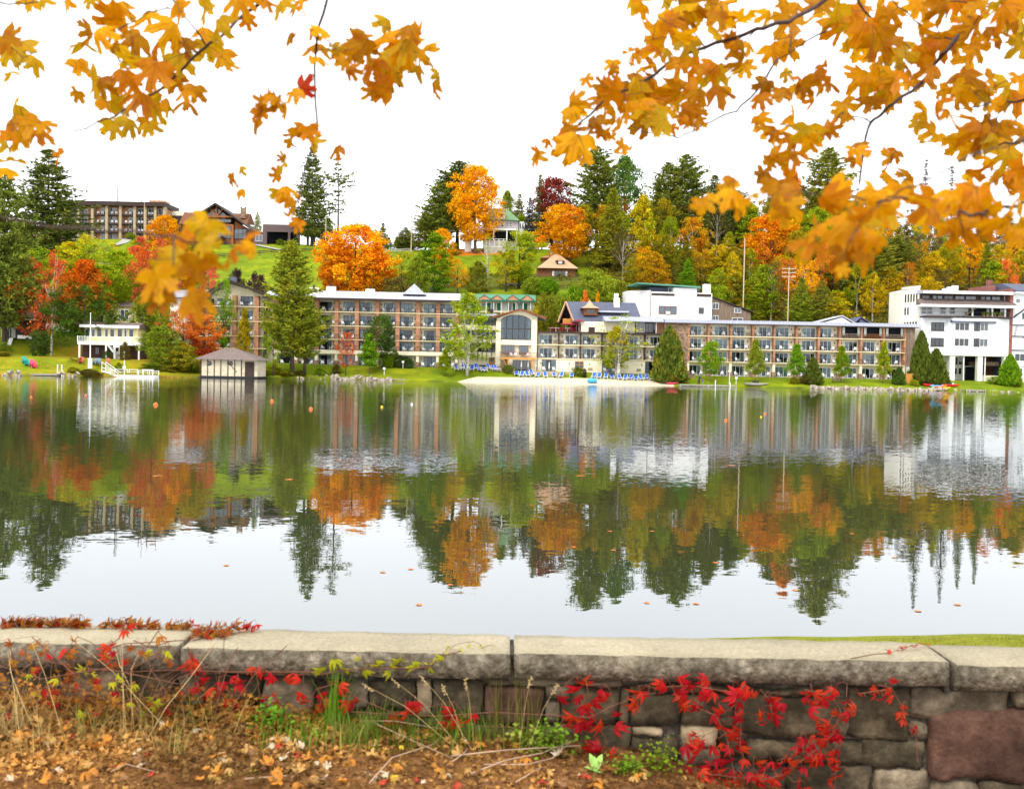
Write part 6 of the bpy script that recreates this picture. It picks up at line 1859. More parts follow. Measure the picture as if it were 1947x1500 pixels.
def hull(L,w,h,m):
    mb = MB(); k = 9; st = 9
    for i in range(st):
        t = i / (st - 1) * 2 - 1; r = math.sqrt(max(0,1 - t * t)) ** .8 * .98 + .02
        for j in range(k):
            a = math.pi * j / (k - 1)
            mb.v.append((t * L / 2,math.cos(a) * w / 2 * r,h * (1 - math.sin(a) * r) + .12 * h * t * t))
    for i in range(st - 1):
        for j in range(k - 1):
            a = i * k + j; mb.f.append((a,a + 1,a + k + 1,a + k))
        mb.f.append((i * k,i * k + k,i * k + 2 * k - 1,i * k + k - 1))
    return mb.mesh("hull",m,True)

def boat(px,py,Y,L,w,h,m,rz,name,label,cat,group=None,tilt=0.0,z=None):
    g = on_ground(px,py,Y)
    e = empty(name,g if z is None else (g.x,Y,z),rz); tag(e,label,cat,group)
    o = mesh_obj("hull",hull(L,w,h,M[m]),e); o.rotation_euler = (tilt,0,0)
    mesh_obj("cockpit",MB().tube([(-L * .12,0,h * 1.0),(L * .1,0,h * 1.0)],w * .28,8).mesh("cockpit",M['black']),e)
    return e

boat(1278,727,197.5,2.6,.8,.4,'pink',.2,"kayak","pink kayak on the sand left of the standing person","kayak")
boat(1806,731,199.5,4.2,.8,.5,'red_pl',-.12,"kayak","long red kayak on the right lawn, topmost of the pile","kayak","kayaks on the right lawn")
boat(1797,730,200.2,3.6,.8,.5,'plastic_white',.1,"kayak","white kayak with dark trim behind the red one","kayak","kayaks on the right lawn",.4)
boat(1788,734,198.8,2.6,.9,.5,'orange_pl',-.5,"kayak","short orange kayak in the middle of the pile","kayak","kayaks on the right lawn",.5)
boat(1779,733,199.3,2.8,.9,.5,'sky_blue_pl',-.4,"kayak","pale blue kayak left of the orange one","kayak","kayaks on the right lawn",.5)
boat(1763,731,199.6,2.6,.8,.5,'red_pl',.3,"kayak","small red and white kayak nearest the plywood box","kayak","kayaks on the right lawn",.3)
boat(1800,740,197.2,1.6,.8,.5,'yellow_pl',0,"kayak","small yellow float at the water's edge below the kayaks","float")
boat(1437,733,197.6,5.2,1.5,.6,'concrete',-.05,"rowing_boat","upturned grey rowing boat drawn up on the right lawn shore","boat",z=.25)
g = on_ground(1736,724,200.5)
o = MB().box(-1.4,1.4,0,1.6,-.3,2.0).build("plywood_box",M['wood']); o.location = g; tag(o,"tall plywood storage box on the right lawn beside the small green cone shrub","box")
for i,px in enumerate((1758,1774)):
    g = on_ground(px,722,202); o = MB().box(-.8,.8,0,.9,-.2,1.5).box(-.85,.85,-.05,.95,1.5,1.58).build("dock_locker",M['concrete']); o.location = g
    tag(o,f"grey-green storage locker behind the kayaks, {['left', 'right'][i]} one","locker","grey lockers")
# docks on the right
def dock(pa,pb,py,Y,w,label,z=.35,posts=()):
    A = P(pa,py,Y); B = P(pb,py,Y)
    e = empty("dock",(A.x,Y,0),math.atan2(B.y - A.y,B.x - A.x)); L = (B - A).length
    tag(e,label,"dock")
    n = int(L / .5)
    pm = shared(('plank',round(w,1)),lambda: MB().box(.012,.488,0,w,z - .06,z).mesh("plank",M['dock']))
    for i in range(n): mesh_obj("plank",pm,e,(i * .5,0,rnd.uniform(-.01,.01)))
    MB().box(0,n * .5,.1,.25,z - .25,z - .062).box(0,n * .5,w - .25,w - .1,z - .25,z - .062).build("beam",M['dock'],e)
    for t in np.linspace(.02,.98,max(2,int(L / 3))):
        MB().box(t * L - .08,t * L + .08,.02,.18,-1.2,z + .05).build("pile",M['dock'],e)
    for (px,h) in posts:
        x = P(px,py,Y).x - A.x
        MB().tube([(x,-.12,-1),(x,-.12,h)],.09,7).build("mooring_post",M['white'],e)
    return e

dock(1292,1402,731,194.3,1.6,"low grey dock along the shore under the standing person",posts=((1360,1.3),(1388,.9)))
dock(740,770,719,194.0,1.8,"short dark dock on the left hotel shore")
dock(57,112,713,172.0,2.0,"weathered plank jetty with two white posts on the left shore",posts=((110,2.0),(118,2.0)))
dock(1838,1875,742,196.5,1.4,"short stone-coloured jetty below the white town building")
# white railed swim dock
A = P(205,716,177.0); B = P(293,716,177.0); L = B.x - A.x
e = empty("railed_dock",(A.x,177.0,0)); tag(e,"white floating dock with railings, benches and a sloping gangway on the left shore","dock")
MB().box(0,L,0,2.4,-.1,.32).build("float",M['white'],e)
MB().box(0,L,-.03,2.43,.322,.40).build("deck_edge",M['dock'],e)
rm = MB()
def rail_run(x0,x1,y,h=.95):
    rm.box(x0,x1,y - .04,y + .04,.4 + h - .08,.4 + h); rm.box(x0,x1,y - .03,y + .03,.4 + h * .5,.4 + h * .5 + .06)
    n = max(1,int((x1 - x0) / 1.2))
    for i in range(n + 1): xx = x0 + (x1 - x0) * i / n; rm.box(xx - .05,xx + .05,y - .045,y + .045,.4,.4 + h + .05)
rail_run(.4,2.6,2.3); rail_run(2.9,4.4,2.3); rail_run(4.6,6.3,2.3,.8); rail_run(6.6,L,2.3,.8)
rm.build("railing",M['white'],e)
MB().box(5.6,7.6,1.2,1.7,1.25,1.4).box(5.7,5.82,1.3,1.6,.4,1.25).box(7.4,7.52,1.3,1.6,.4,1.25).build("bench",M['white'],e)
MB().bar((-1.2,.3,2.6),(1.8,.3,.5),.08).bar((-1.2,2.0,2.6),(1.8,2.0,.5),.08).bar((-1.2,.3,1.7),(1.2,.3,.5),.08).bar((-1.2,2.0,1.7),(1.2,2.0,.5),.08).bar((-1.2,.3,.9),(-1.2,.3,2.65),.08).bar((-1.2,2,.9),(-1.2,2,2.65),.08).bar((.4,.3,.5),(.4,.3,1.6),.08).bar((.4,2,.5),(.4,2,1.6),.08).build("gangway_rail",M['white'],e)
MB().prism([(-1.3,1.0),(1.0,.41),(1.0,.3),(-1.3,.85)],.4,1.95).build("gangway",M['white'],e)
MB().tube([(2.9,.1,.4),(2.9,.1,3.0)],.07,7).build("light_post",M['white'],e)
MB().lathe([(.02,0),(.28,.12),(.28,.5),(.02,.62)],10,(2.9,.05,1.4)).build("life_ring",M['white'],e)
# white flagpole on a plinth
g = on_ground(171.5,690,179.5); g.z = P(171,694,179.5).z
e = empty("flagpole",g); tag(e,"tall white flagpole on a square white plinth in front of the deck house","flagpole")
zt = P(172,597,179.5).z - g.z
MB().box(-.28,.28,-.28,.28,-.6,1.1).box(-.36,.36,-.36,.36,1.1,1.2).build("plinth",M['white'],e)
MB().tube([(0,0,1.2),(0,0,zt)],[.11,.06],8).build("pole",M['white'],e); MB().lathe([(.01,0),(.13,.1),(.01,.24)],8,(0,0,zt)).build("finial",M['white'],e)
# adirondack chairs
def adirondack(m):
    mb = MB()
    for s in (-.33,.33):
        mb.bar((s,-.45,0),(s,-.45,.55),.09,.04); mb.bar((s,-.5,.36),(s,.55,.04),.04,.13); mb.box(s - .08,s + .08,-.55,.35,.55,.58)
        mb.bar((s,.30,.56),(s,.42,.12),.05)
    for i in range(5): mb.bar((-.3,-.42 + i * .17,.38 - i * .045),(.3,-.42 + i * .17,.38 - i * .045),.14,.025)
    for i in range(5):
        x = -.26 + i * .13; h = .95 + .12 * (1 - abs(i - 2) / 2)
        mb.bar((x,.22,.2),(x,.62,h + .05),.115,.025)
    return mb.mesh("lawn_chair",M[m])
M['blue_grey'] = mat("blue_grey_paint",(110,130,140),.6); M['coral'] = mat("coral_paint",(196,96,76),.6)
for i,(px,py,Y,m,rz,lab) in enumerate(((46,696,176.5,'teal',.5,"dark teal adirondack chair, left of the turquoise one on the left lawn"),(51,697,176,'teal',.4,"turquoise adirondack chair on the far left lawn"),(60,696,176.3,'pink',.4,"pink adirondack chair nearer the turquoise ones"),(65,697,176,'pink',.3,"pink adirondack chair, right one of the pair on the left lawn"),
    (154,690,181,'coral',.2,"coral adirondack chair left of the flagpole"),(180,689,182,'blue_grey',0,"blue-grey adirondack chair just right of the flagpole"),(187,689,182,'blue_grey',.2,"blue-grey adirondack chair further right of the flagpole"),(202,689,182,'coral',-.2,"coral adirondack chair before the low terrace wall"))):
    g = on_ground(px,py,Y); g.z = max(g.z,P(px,py + 4,Y).z)
    o = mesh_obj("lawn_chair",shared(('ad',m),lambda: adirondack(m)),None,g,(0,0,rz + math.pi * 0),(1.1,1.1,1.1)); tag(o,lab,"chair","adirondack chairs on the left lawn")
g = on_ground(143,690,181); e = empty("picnic_table",g,.1); tag(e,"reddish brown picnic table left of the flagpole","picnic table")
MB().box(-1,1,-.4,.4,.7,.76).build("top",M['brown_wood'],e)
MB().box(-1,1,-.85,-.6,.42,.47).build("bench",M['brown_wood'],e); MB().box(-1,1,.6,.85,.42,.47).build("bench",M['brown_wood'],e)
MB().bar((-.7,-.75,0),(-.7,-.2,.7),.08).bar((-.7,.75,0),(-.7,.2,.7),.08).bar((.7,-.75,0),(.7,-.2,.7),.08).bar((.7,.75,0),(.7,.2,.7),.08).build("leg_frame",M['brown_wood'],e)
# bench on the right lawn, lawn lamps and signs
g = on_ground(1592,725,200); e = empty("park_bench",g); tag(e,"grey slatted bench on the right hotel lawn facing the lake","bench")
mb = MB()
for i in range(4): mb.box(-.95,.95,-.05 + i * .12,.04 + i * .12,.44,.47)
mb.build("seat",M['grey_wood'],e); mb = MB()
for i in range(3): mb.bar((-.95,.45 + i * .04,.6 + i * .13),(.95,.45 + i * .04,.6 + i * .13),.03,.1)
mb.build("backrest",M['grey_wood'],e)
for s in (-.85,.85): MB().bar((s,0,0),(s,0,.44),.07).bar((s,.42,0),(s,.56,.95),.07).build("leg",M['black'],e)
for i,(px,Y) in enumerate(((730.5,197),(766,202),(1400,199),(1387,198.5))):
    g = on_ground(px,712,Y); e = empty("lawn_lamp",g); tag(e,f"small white lawn lamp on a short post, {ORD[i + 1]} from the left before the hotel","lamp","lawn lamps")
    MB().tube([(0,0,0),(0,0,1.3 if i < 3 else 2.6)],.06,6).build("post",M['white'],e); MB().box(-.22,.22,-.22,.22,1.1 if i < 3 else 2.4,1.5 if i < 3 else 2.7).build("lamp_head",M['white'],e)
# garden ladder by the birch
g = on_ground(877,700,203.2); e = empty("lifeguard_ladder",g); tag(e,"white ladder-like frame standing beside the birch trunk","ladder")
mb = MB(); mb.box(-.55,-.45,0,.1,0,2.9); mb.box(.45,.55,0,.1,0,2.9); 
mb.build("upright",M['white'],e)
for i in range(4): MB().box(-.45,.45,.02,.08,.6 + i * .65,.68 + i * .65).build("rung",M['white'],e)

# ------------------------------------------------------------------ utility poles, hilltop masts, fences
def upole(px,pt,pb,Y,label,arms=0,m='birch_bark',r=.16):
    g = on_ground(px,pb,Y); zt = P(px,pt,Y).z
    e = empty("utility_pole",g); tag(e,label,"pole")
    MB().tube([(0,0,-.5),(0,0,zt - g.z)],[r,r * .7],7).build("pole",M['conc_pole'],e)
    for i in range(arms): MB().box(-1.6,1.6,-.08,.08,zt - g.z - .6 - i * .9,zt - g.z - .45 - i * .9).build("crossarm",M['conc_pole'],e)
    if arms:
        mb = MB()
        for i in range(arms):
            for x in (-1.5,-.9,.9,1.5): mb.lathe([(.05,0),(.08,.1),(.03,.25)],6,(x,0,zt - g.z - .45 - i * .9))
        mb.build("insulators",M['concrete'],e)
    return e
M['conc_pole'] = mat("pale_weathered_pole",(190,170,144),.9,amt=.1)
upole(1413.5,453,560,232,"bare pale telephone pole standing in the orange wood")
upole(1498,507,600,231,"utility pole with three crossarms behind the right wing roof",3)
upole(782,426,476,285,"thin pale pole on the ridge left of the dark pine group",r=.12)
upole(781,418,476,286,"thin white flagpole on the ridge",r=.06)
upole(619,414,480,280,"pale pole beside the great orange maple on the hilltop",r=.14)
upole(274,345,452,291,"tall thin white flagpole before the resort block",r=.1)
upole(1043,440,500,275,"grey pole with crossarm in the trees right of the hillside house",1,r=.12)

def fence(pts,Y_,h,label,step=2.4,m='grey_wood',rails=2):
    """post and rail fence following the ground through picture columns"""
    P3 = [on_ground(px,470,Y) for px,Y in zip(pts,Y_)]
    e = empty("rail_fence",P3[0]); tag(e,label,"fence")
    o = P3[0]
    for a,b_ in zip(P3,P3[1:]):
        n = max(1,int((b_ - a).length / step))
        pr = None
        for i in range(n + 1):
            q = a.lerp(b_,i / n); q.z = ground_z(q.x,q.y); q = q - o
            MB().box(q.x - .07,q.x + .07,q.y - .07,q.y + .07,q.z - .2,q.z + h).build("post",M[m],e)
            if pr is not None:
                for r_ in range(rails): MB().bar(pr + Vector((0,-.05,h * (.9 - .4 * r_))),q + Vector((0,-.05,h * (.9 - .4 * r_))),.06,.22).build("rail",M[m],e)
            pr = q
    return e

fence([404,470,540,596],[272,276,279,281],1.1,"dark rail fence crossing the hillside lawn below the timber lodge",3.0,'dark_trim')
fence([596,640],[281,262],1.1,"rail fence turning down the slope behind the great orange maple",3.0,'dark_trim')
fence([722,780],[284,287],1.1,"white-topped guard rail on the ridge right of the orange maple",3.0,'concrete')
fence([130,270,330],[262,262,263],1.0,"pale guard rail along the road below the resort block",3.4,'concrete')
# curved path before the resort block
def path(pts,Y_,w,label,m='concrete'):
    V = []; F = []
    P3 = []
    for px,Y in zip(pts,Y_):
        p = P(px,460,Y); P3.append(Vector((p.x,Y)))
    fine = []
    for i in range(len(P3) - 1):
        for k in range(8): fine.append(P3[i].lerp(P3[i + 1],k / 8))
    fine.append(P3[-1])
    for i,q in enumerate(fine):
        d = fine[min(i + 1,len(fine) - 1)] - fine[max(i - 1,0)]; d.normalize(); nn = Vector((-d.y,d.x)) * w / 2
        for s in (-1,1):
            v = q + nn * s; V.append((v.x,v.y,max(ground_z(v.x,v.y),ground_z(q.x,q.y) - .05) + .12))
        if i: n = len(V); F.append((n - 4,n - 2,n - 1,n - 3))
    tag(mesh_obj("footpath",np_mesh("footpath",V,F,M[m])),kind='structure')
path([217,228,237,241,238,232],[281,283,286,289,292,296],2.6,"")
path([478,500,525,545],[289,286,283,281],1.6,"")

# ------------------------------------------------------------------ buoys, floating leaves, shore rocks, person
def buoy(px,py,r,m,label):
    Yb = 3.0 / (ray(px,py).z / ray(px,py).y) * -1
    q = P(px,py,Yb)
    o = mesh_obj("buoy",shared(('buoy',m),lambda: MB().lathe([(.02,-.5),(.6,-.45),(.95,-.1),(1.0,.15),(.85,.55),(.5,.85),(.16,1.0),(.12,1.25),(.02,1.27)],14).mesh("buoy",M[m],True)),None,(q.x,Yb,.0),None,(r * .48,r * .48,r * .48))
    tag(o,label,"buoy","lake buoys" )
for px,py,r,m,lab in ((296,770,.33,'orange_pl',"bright orange buoy below the boathouse's left side"),(517,763,.30,'orange_pl',"orange buoy below the tall front pine"),(591,778,.28,'orange_pl',"orange buoy nearest the camera on the left half"),(1380,800,.22,'orange_pl',"orange buoy nearest the camera on the right half"),(1454,787,.20,'orange_pl',"small orange buoy right of the nearest right-hand one"),(1447,793,.14,'yellow_pl',"tiny yellow buoy beside the small orange one"),
                          (59,755,.20,'orange_pl',"small orange buoy at the far left"),(163,752,.20,'orange_pl',"small orange buoy below the flagpole reflection"),(726,774,.20,'yellow_pl',"small yellow buoy below the left hotel wing"),(783,769,.2,'plastic_white',"small white buoy right of the yellow one")):
    buoy(px,py,r,m,lab)
M['dry_leaf'] = mat("dry_floating_leaf",(190,110,40),.8,amt=.3)
fl = MB().poly([(0,-.5,0),(.35,-.3,.02),(.3,0,.03),(.5,.25,.02),(.12,.3,.02),(0,.6,.03),(-.12,.3,.02),(-.5,.25,.02),(-.3,0,.03),(-.35,-.3,.02)]).mesh("floating_leaf",M['dry_leaf'])
rf_ = random.Random(8)
FLP = [(781,1082),(430,1075),(797,1150),(728,1088),(1360,1070),(1745,1162),(1512,1122),(1323,1148),(1240,1010),(1166,1046),(550,912),(856,1112),(1390,885),(1105,905),(1700,1060),(1820,1150),(1230,1146),(1010,960),(1620,1015),(300,905),(1160,1010),(1090,1040)]
for i,(px,py) in enumerate(FLP):
    Yb = -3.0 / (ray(px,py).z / ray(px,py).y); q = P(px,py,Yb)
    o = mesh_obj("floating_leaf",fl,None,(q.x,Yb,.004),(0,0,rf_.uniform(0,6)),(.085 * Yb / 14,) * 2 + (.3,))
    o.scale = (.10,.10,.12) if Yb < 25 else (.22,.3,.2)
    tag(o,"fallen orange leaf floating on the still lake","leaf","leaves floating on the lake")
# rocks
M['rock'] = mat("pale_shore_rock",(186,174,156),.95,col2=(120,108,94),scale=2.5,detail=6)
rocks = []
for k in range(6):
    bm = bmesh.new(); bmesh.ops.create_icosphere(bm,subdivisions=2,radius=.5)
    for v in bm.verts:
        n_ = mnoise.noise(v.co * 2.2 + Vector((k * 7,0,0))); v.co *= 1 + .45 * n_; v.co.z *= .62
    me = bpy.data.meshes.new("shore_rock"); bm.to_mesh(me); bm.free(); me.materials.append(M['rock']); rocks.append(me)
rr_ = random.Random(21)
for (pa,pb_,n,s,nm) in ((632,745,34,.8,"left hotel lawn"),(1540,1800,80,.75,"right hotel lawn"),(5,40,10,.7,"far left lawn"),(110,150,8,.6,"deck house lawn"),(560,632,10,.5,"front pine shore"),(1812,1940,16,.45,"white town building lawn")):
    for i in range(n):
        px = pa + (pb_ - pa) * (i + rr_.random()) / n
        xx = P(px,730,192).x
        Yr = shore_y(xx) + rr_.uniform(-.3,1.0)
        sc_ = s * rr_.uniform(.6,1.5)
        o = mesh_obj("shore_rock",rocks[rr_.randrange(6)],None,(P(px,730,Yr).x,Yr,ground_z(xx,Yr) + .08 * s),(rr_.uniform(0,1),rr_.uniform(0,1),rr_.uniform(0,6)),(sc_ * 1.3,sc_,sc_))
        tag(o,f"pale boulder in the stone edging of the {nm}","rock",f"boulders edging the {nm}")

# person at the dock, fishing crouched companion omitted by size: one standing figure in dark clothes
def skin_body(name,joints,edges,rad,m,parent=None,sub=1):
    me = bpy.data.meshes.new(name); me.from_pydata([j for j in joints],edges,[]); 
    o = bpy.data.objects.new(name,me); COL.objects.link(o)
    md = o.modifiers.new("skin",'SKIN'); 
    for i,r in enumerate(rad): me.skin_vertices[0].data[i].radius = (r,r) if not isinstance(r,tuple) else r
    me.skin_vertices[0].data[0].use_root = True
    o.modifiers.new("sub",'SUBSURF').levels = sub; o.modifiers["sub"].render_levels = sub
    me.materials.append(m)
    if parent: o.parent = parent
    return o
M['skin'] = mat("skin",(196,150,124),.6,amt=.04); M['navy'] = mat("navy_clothes",(44,56,74),.9); M['purple_c'] = mat("purple_clothes",(90,60,130),.9)
def person(px,Y,z,m_top,m_leg,label,bend=0.0,rz=0.0,s=1.0):
    e = empty("person",(P(px,722,Y).x,Y,z),rz); tag(e,label,"person"); e.scale = (s,s,s)
    b_ = bend
    J = [(0,0,.95),(0,-.02 - b_ * .15,1.2),(0,-b_ * .35,1.42),(0,-b_ * .42,1.52),(0,-b_ * .48,1.66),
         (.10,0,.92),(.12,-.04,.5),(.13,.02,.06),(.14,-.12,.03),(-.10,0,.92),(-.13,.03,.5),(-.16,.08,.06),(-.17,-.06,.03),
         (.19,-b_ * .35,1.40),(.26,-.05 - b_ * .35,1.12),(.22,-.26 - b_ * .3,.98),(-.19,-b_ * .35,1.40),(-.27,-.03 - b_ * .3,1.12),(-.24,-.22 - b_ * .3,.95)]
    E = [(0,1),(1,2),(2,3),(3,4),(0,5),(5,6),(6,7),(7,8),(0,9),(9,10),(10,11),(11,12),(2,13),(13,14),(14,15),(2,16),(16,17),(17,18)]
    Rr = [.15,.14,.16,.06,.10,.10,.07,.045,.04,.10,.07,.045,.04,.065,.05,.035,.065,.05,.035]
    skin_body("body",J,E,Rr,m_top,e,1)
    MB().lathe([(.03,-.12),(.085,-.06),(.10,.02),(.08,.10),(.03,.14)],10,(0,-b_ * .50,1.68)).build("head",M['skin'],e,True)
    MB().lathe([(.10,0),(.112,.05),(.09,.12),(.03,.16)],10,(0,.015 - b_ * .50,1.69)).build("hair",M['black'],e,True)
    MB().tube([(.10,0,.95),(.12,-.04,.5),(.13,.02,.08)],[.12,.085,.06],8).tube([(-.10,0,.95),(-.13,.03,.5),(-.16,.08,.08)],[.12,.085,.06],8).build("trousers",m_leg,e,True)
    return e
person(1329,195.2,.35,M['navy'],M['black'],"person in dark clothes standing on the grey dock",.5,.6,1.05)
person(1336,195.0,.35,M['purple_c'],M['blue_grey'],"child in purple beside the adult on the grey dock",.2,-.4,.62)
for i,(px,m) in enumerate(((1287,'red_pl'),(1293,'wood'),(1284,'blue_tarp'))):
    g = on_ground(px,725,202); o = mesh_obj("paddle_board",hull(3.0,.7,.14,M[m]),None,g + Vector((0,0,1.4)),(0,R(80),R(90)))
    tag(o,f"{['red', 'tan', 'blue'][i]} paddle board standing upright by the cedar and stone wall","paddle board","upright paddle boards")
g = on_ground(1300,725,203.5); o = MB().box(-1.2,2.4,0,.6,-.5,1.2).build("stone_pier_wall",M['stone_wall']); o.location = g; tag(o,"low stone wall between the cedar and the right hotel lawn","wall")
# ------------------------------------------------------------------ near bank, wall and vines
def near_z(x,y):
    """park-side ground in front of the wall (y < 4.3) and the grassy bank behind it"""
    if y < 4.5:
        u = x / 4.4
        z = lerp_tab([(-4,1.56),(-2.4,1.50),(-1.6,1.46),(-.9,1.42),(0,1.36),(.7,1.27),(1.3,1.12),(2.3,.98),(5,.9)],x)
        z += .02 * mnoise.noise(Vector((x * 3,y * 3,0))) + .05 * mnoise.noise(Vector((x * 1.1,y * 1.1,3)))
        z += max(0,(y - 3.6)) * .04 * (1 if x < .6 else 0)
        return z
    h = lerp_tab([(-6,1.35),(-.5,1.26),(.4,1.30),(1.0,1.355),(3.0,1.428),(8,1.47)],x)
    t = [(4.5,h - .1),(5.0,h - .02),(5.8,h),(6.6,h - .15),(8.5,.6),(10.0,-.15),(13,-1.2)]
    return lerp_tab(t,y) + .012 * mnoise.noise(Vector((x * 2,y * 2,0)))

mN,nt,out = newmat("park_soil")
tc = N(nt,"TexCoord"); sx = N(nt,"SeparateXYZ"); nt.links.new(tc.outputs['Object'],sx.inputs[0])
n1 = N(nt,"TexNoise"); n1.inputs['Scale'].default_value = 14; n1.inputs['Detail'].default_value = 9; n1.inputs['Roughness'].default_value = .7
nt.links.new(tc.outputs['Object'],n1.inputs['Vector'])
cr = N(nt,"ValToRGB"); e = cr.color_ramp.elements
e[0].position = .33; e[0].color = (*lin(48,34,22),1); e[1].position = .7; e[1].color = (*lin(158,116,74),1); k = e.new(.5); k.color = (*lin(104,68,38),1)
nt.links.new(n1.outputs['Fac'],cr.inputs[0])
gm = N(nt,"MapRange"); gm.inputs['From Min'].default_value = 4.5; gm.inputs['From Max'].default_value = 4.6; nt.links.new(sx.outputs['Y'],gm.inputs[0])
cg = N(nt,"ValToRGB"); e = cg.color_ramp.elements; e[0].position = .3; e[0].color = (*lin(88,96,20),1); e[1].position = .7; e[1].color = (*lin(140,140,36),1); nt.links.new(n1.outputs['Fac'],cg.inputs[0])
mx = N(nt,"MixRGB"); nt.links.new(gm.outputs[0],mx.inputs[0]); nt.links.new(cr.outputs[0],mx.inputs[1]); nt.links.new(cg.outputs[0],mx.inputs[2])
bs = N(nt,"BsdfPrincipled"); bs.inputs['Roughness'].default_value = .95; bs.inputs['Specular IOR Level'].default_value = .1
bp = N(nt,"Bump"); bp.inputs['Distance'].default_value = .02; nt.links.new(n1.outputs['Fac'],bp.inputs['Height']); nt.links.new(bp.outputs[0],bs.inputs['Normal'])
nt.links.new(mx.outputs[0],bs.inputs['Base Color']); nt.links.new(bs.outputs[0],out.inputs[0]); M['park'] = mN
xs = [-60,-30,-15,-9,-6] + [-4.5 + .06 * i for i in range(150)] + [4.6,6,9,15,30,60]
ys = [-30,-12,-5,-1,.5,1.5,2.2] + [2.6 + .07 * i for i in range(27)] + [4.55,4.7,5.0,5.3,5.8,6.2,6.6,7.5,8.5,10,13]
tag(mesh_obj("park_ground",grid_mesh("park_ground",xs,ys,near_z,M['park'])),kind='structure')

# grass blades on the bank beyond the wall
def blades(C,h,w,rs,mname,lean=.35):
    n = len(C); a = rs.uniform(0,6.283,n); hh = h * rs.uniform(.5,1.3,n)
    d = np.stack([np.cos(a),np.sin(a),np.zeros(n)],1)
    s = np.stack([-np.sin(a),np.cos(a),np.zeros(n)],1) * (w * .5)
    ln = rs.uniform(.1,1,n)[:,None] * lean
    mid = C + np.stack([np.zeros(n),np.zeros(n),hh * .55],1) + d * (hh[:,None] * ln * .35)
    tip = C + np.stack([np.zeros(n),np.zeros(n),hh],1) * np.array([1,1,1]) + d * (hh[:,None] * ln)
    V = np.empty((n,5,3)); V[:,0] = C - s; V[:,1] = C + s; V[:,2] = mid + s * .7; V[:,3] = mid - s * .7; V[:,4] = tip
    F = np.concatenate([np.array([[0,1,2],[0,2,3],[3,2,4]])[None] + (np.arange(n) * 5)[:,None,None]],0).reshape(-1,3)
    return V.reshape(-1,3),F

M['blade'] = foliage_mat("grass_blades",.3,island=.4,ns=1.2)

def stuff(name,V,F,a,b,turn,label,m='blade',cat="grass"):
    o = mesh_obj(name,np_mesh(name,V,F,M[m])); o['leaf_a'] = list(a); o['leaf_b'] = list(b); o['turn'] = turn; o['grad'] = 0.0
    return tag(o,label,cat,kind='stuff')

rs = np.random.RandomState(5)
n = 9000
C = np.stack([rs.uniform(.2,4.2,n),rs.uniform(4.75,6.3,n),np.zeros(n)],1)
C[:,2] = [near_z(x,y) - .005 for x,y,_ in C]
V,F = blades(C,.022,.004,rs,'blade')
stuff("bank_grass",V,F,(.19,.21,.02),(.32,.30,.03),.5,"short mossy grass on the bank just beyond the wall, right")

# stone materials
def stone_mat(name,c1,c2,c3,sc_=9,bump=.006,spots=None,lo=.5,hi=1.2):
    m,nt,out = newmat(name)
    tc = N(nt,"TexCoord"); oi = N(nt,"ObjectInfo")
    ad = N(nt,"VectorMath",operation='ADD'); ml = N(nt,"Math",operation='MULTIPLY'); ml.inputs[1].default_value = 31
    nt.links.new(oi.outputs['Random'],ml.inputs[0]); nt.links.new(tc.outputs['Object'],ad.inputs[0]); nt.links.new(ml.outputs[0],ad.inputs[1])
    n1 = N(nt,"TexNoise"); n1.inputs['Scale'].default_value = sc_; n1.inputs['Detail'].default_value = 10; n1.inputs['Roughness'].default_value = .72
    nt.links.new(ad.outputs[0],n1.inputs['Vector'])
    cr = N(nt,"ValToRGB"); e = cr.color_ramp.elements
    e[0].position = .32; e[0].color = (*lin(*c1),1); e[1].position = .68; e[1].color = (*lin(*c3),1); k = e.new(.5); k.color = (*lin(*c2),1)
    nt.links.new(n1.outputs['Fac'],cr.inputs[0])
    n2 = N(nt,"TexNoise"); n2.inputs['Scale'].default_value = 2.6; n2.inputs['Detail'].default_value = 7; n2.inputs['Roughness'].default_value = .65
    nt.links.new(ad.outputs[0],n2.inputs['Vector'])
    mr = N(nt,"MapRange"); mr.inputs['From Min'].default_value = .36; mr.inputs['From Max'].default_value = .64; mr.inputs['To Min'].default_value = lo; mr.inputs['To Max'].default_value = hi
    nt.links.new(n2.outputs['Fac'],mr.inputs[0])
    mu = N(nt,"MixRGB",blend_type='MULTIPLY'); mu.inputs[0].default_value = 1; nt.links.new(cr.outputs[0],mu.inputs[1]); nt.links.new(mr.outputs[0],mu.inputs[2])
    last = mu
    if spots:
        vo = N(nt,"TexNoise"); vo.inputs['Scale'].default_value = 60; vo.inputs['Detail'].default_value = 3; nt.links.new(ad.outputs[0],vo.inputs['Vector'])
        m3 = N(nt,"MapRange"); m3.inputs['From Min'].default_value = .60; m3.inputs['From Max'].default_value = .68; nt.links.new(vo.outputs['Fac'],m3.inputs[0])
        mx = N(nt,"MixRGB"); mx.inputs[2].default_value = (*lin(*spots),1); nt.links.new(m3.outputs[0],mx.inputs[0]); nt.links.new(mu.outputs[0],mx.inputs[1]); last = mx
    bs = N(nt,"BsdfPrincipled"); bs.inputs['Roughness'].default_value = .92; bs.inputs['Specular IOR Level'].default_value = .2
    n4 = N(nt,"TexNoise"); n4.inputs['Scale'].default_value = 45; n4.inputs['Detail'].default_value = 6; nt.links.new(ad.outputs[0],n4.inputs['Vector'])
    bp = N(nt,"Bump"); bp.inputs['Distance'].default_value = bump; nt.links.new(n4.outputs['Fac'],bp.inputs['Height'])
    nt.links.new(last.outputs[0],bs.inputs['Base Color']); nt.links.new(bp.outputs[0],bs.inputs['Normal']); nt.links.new(bs.outputs[0],out.inputs[0])
    return m

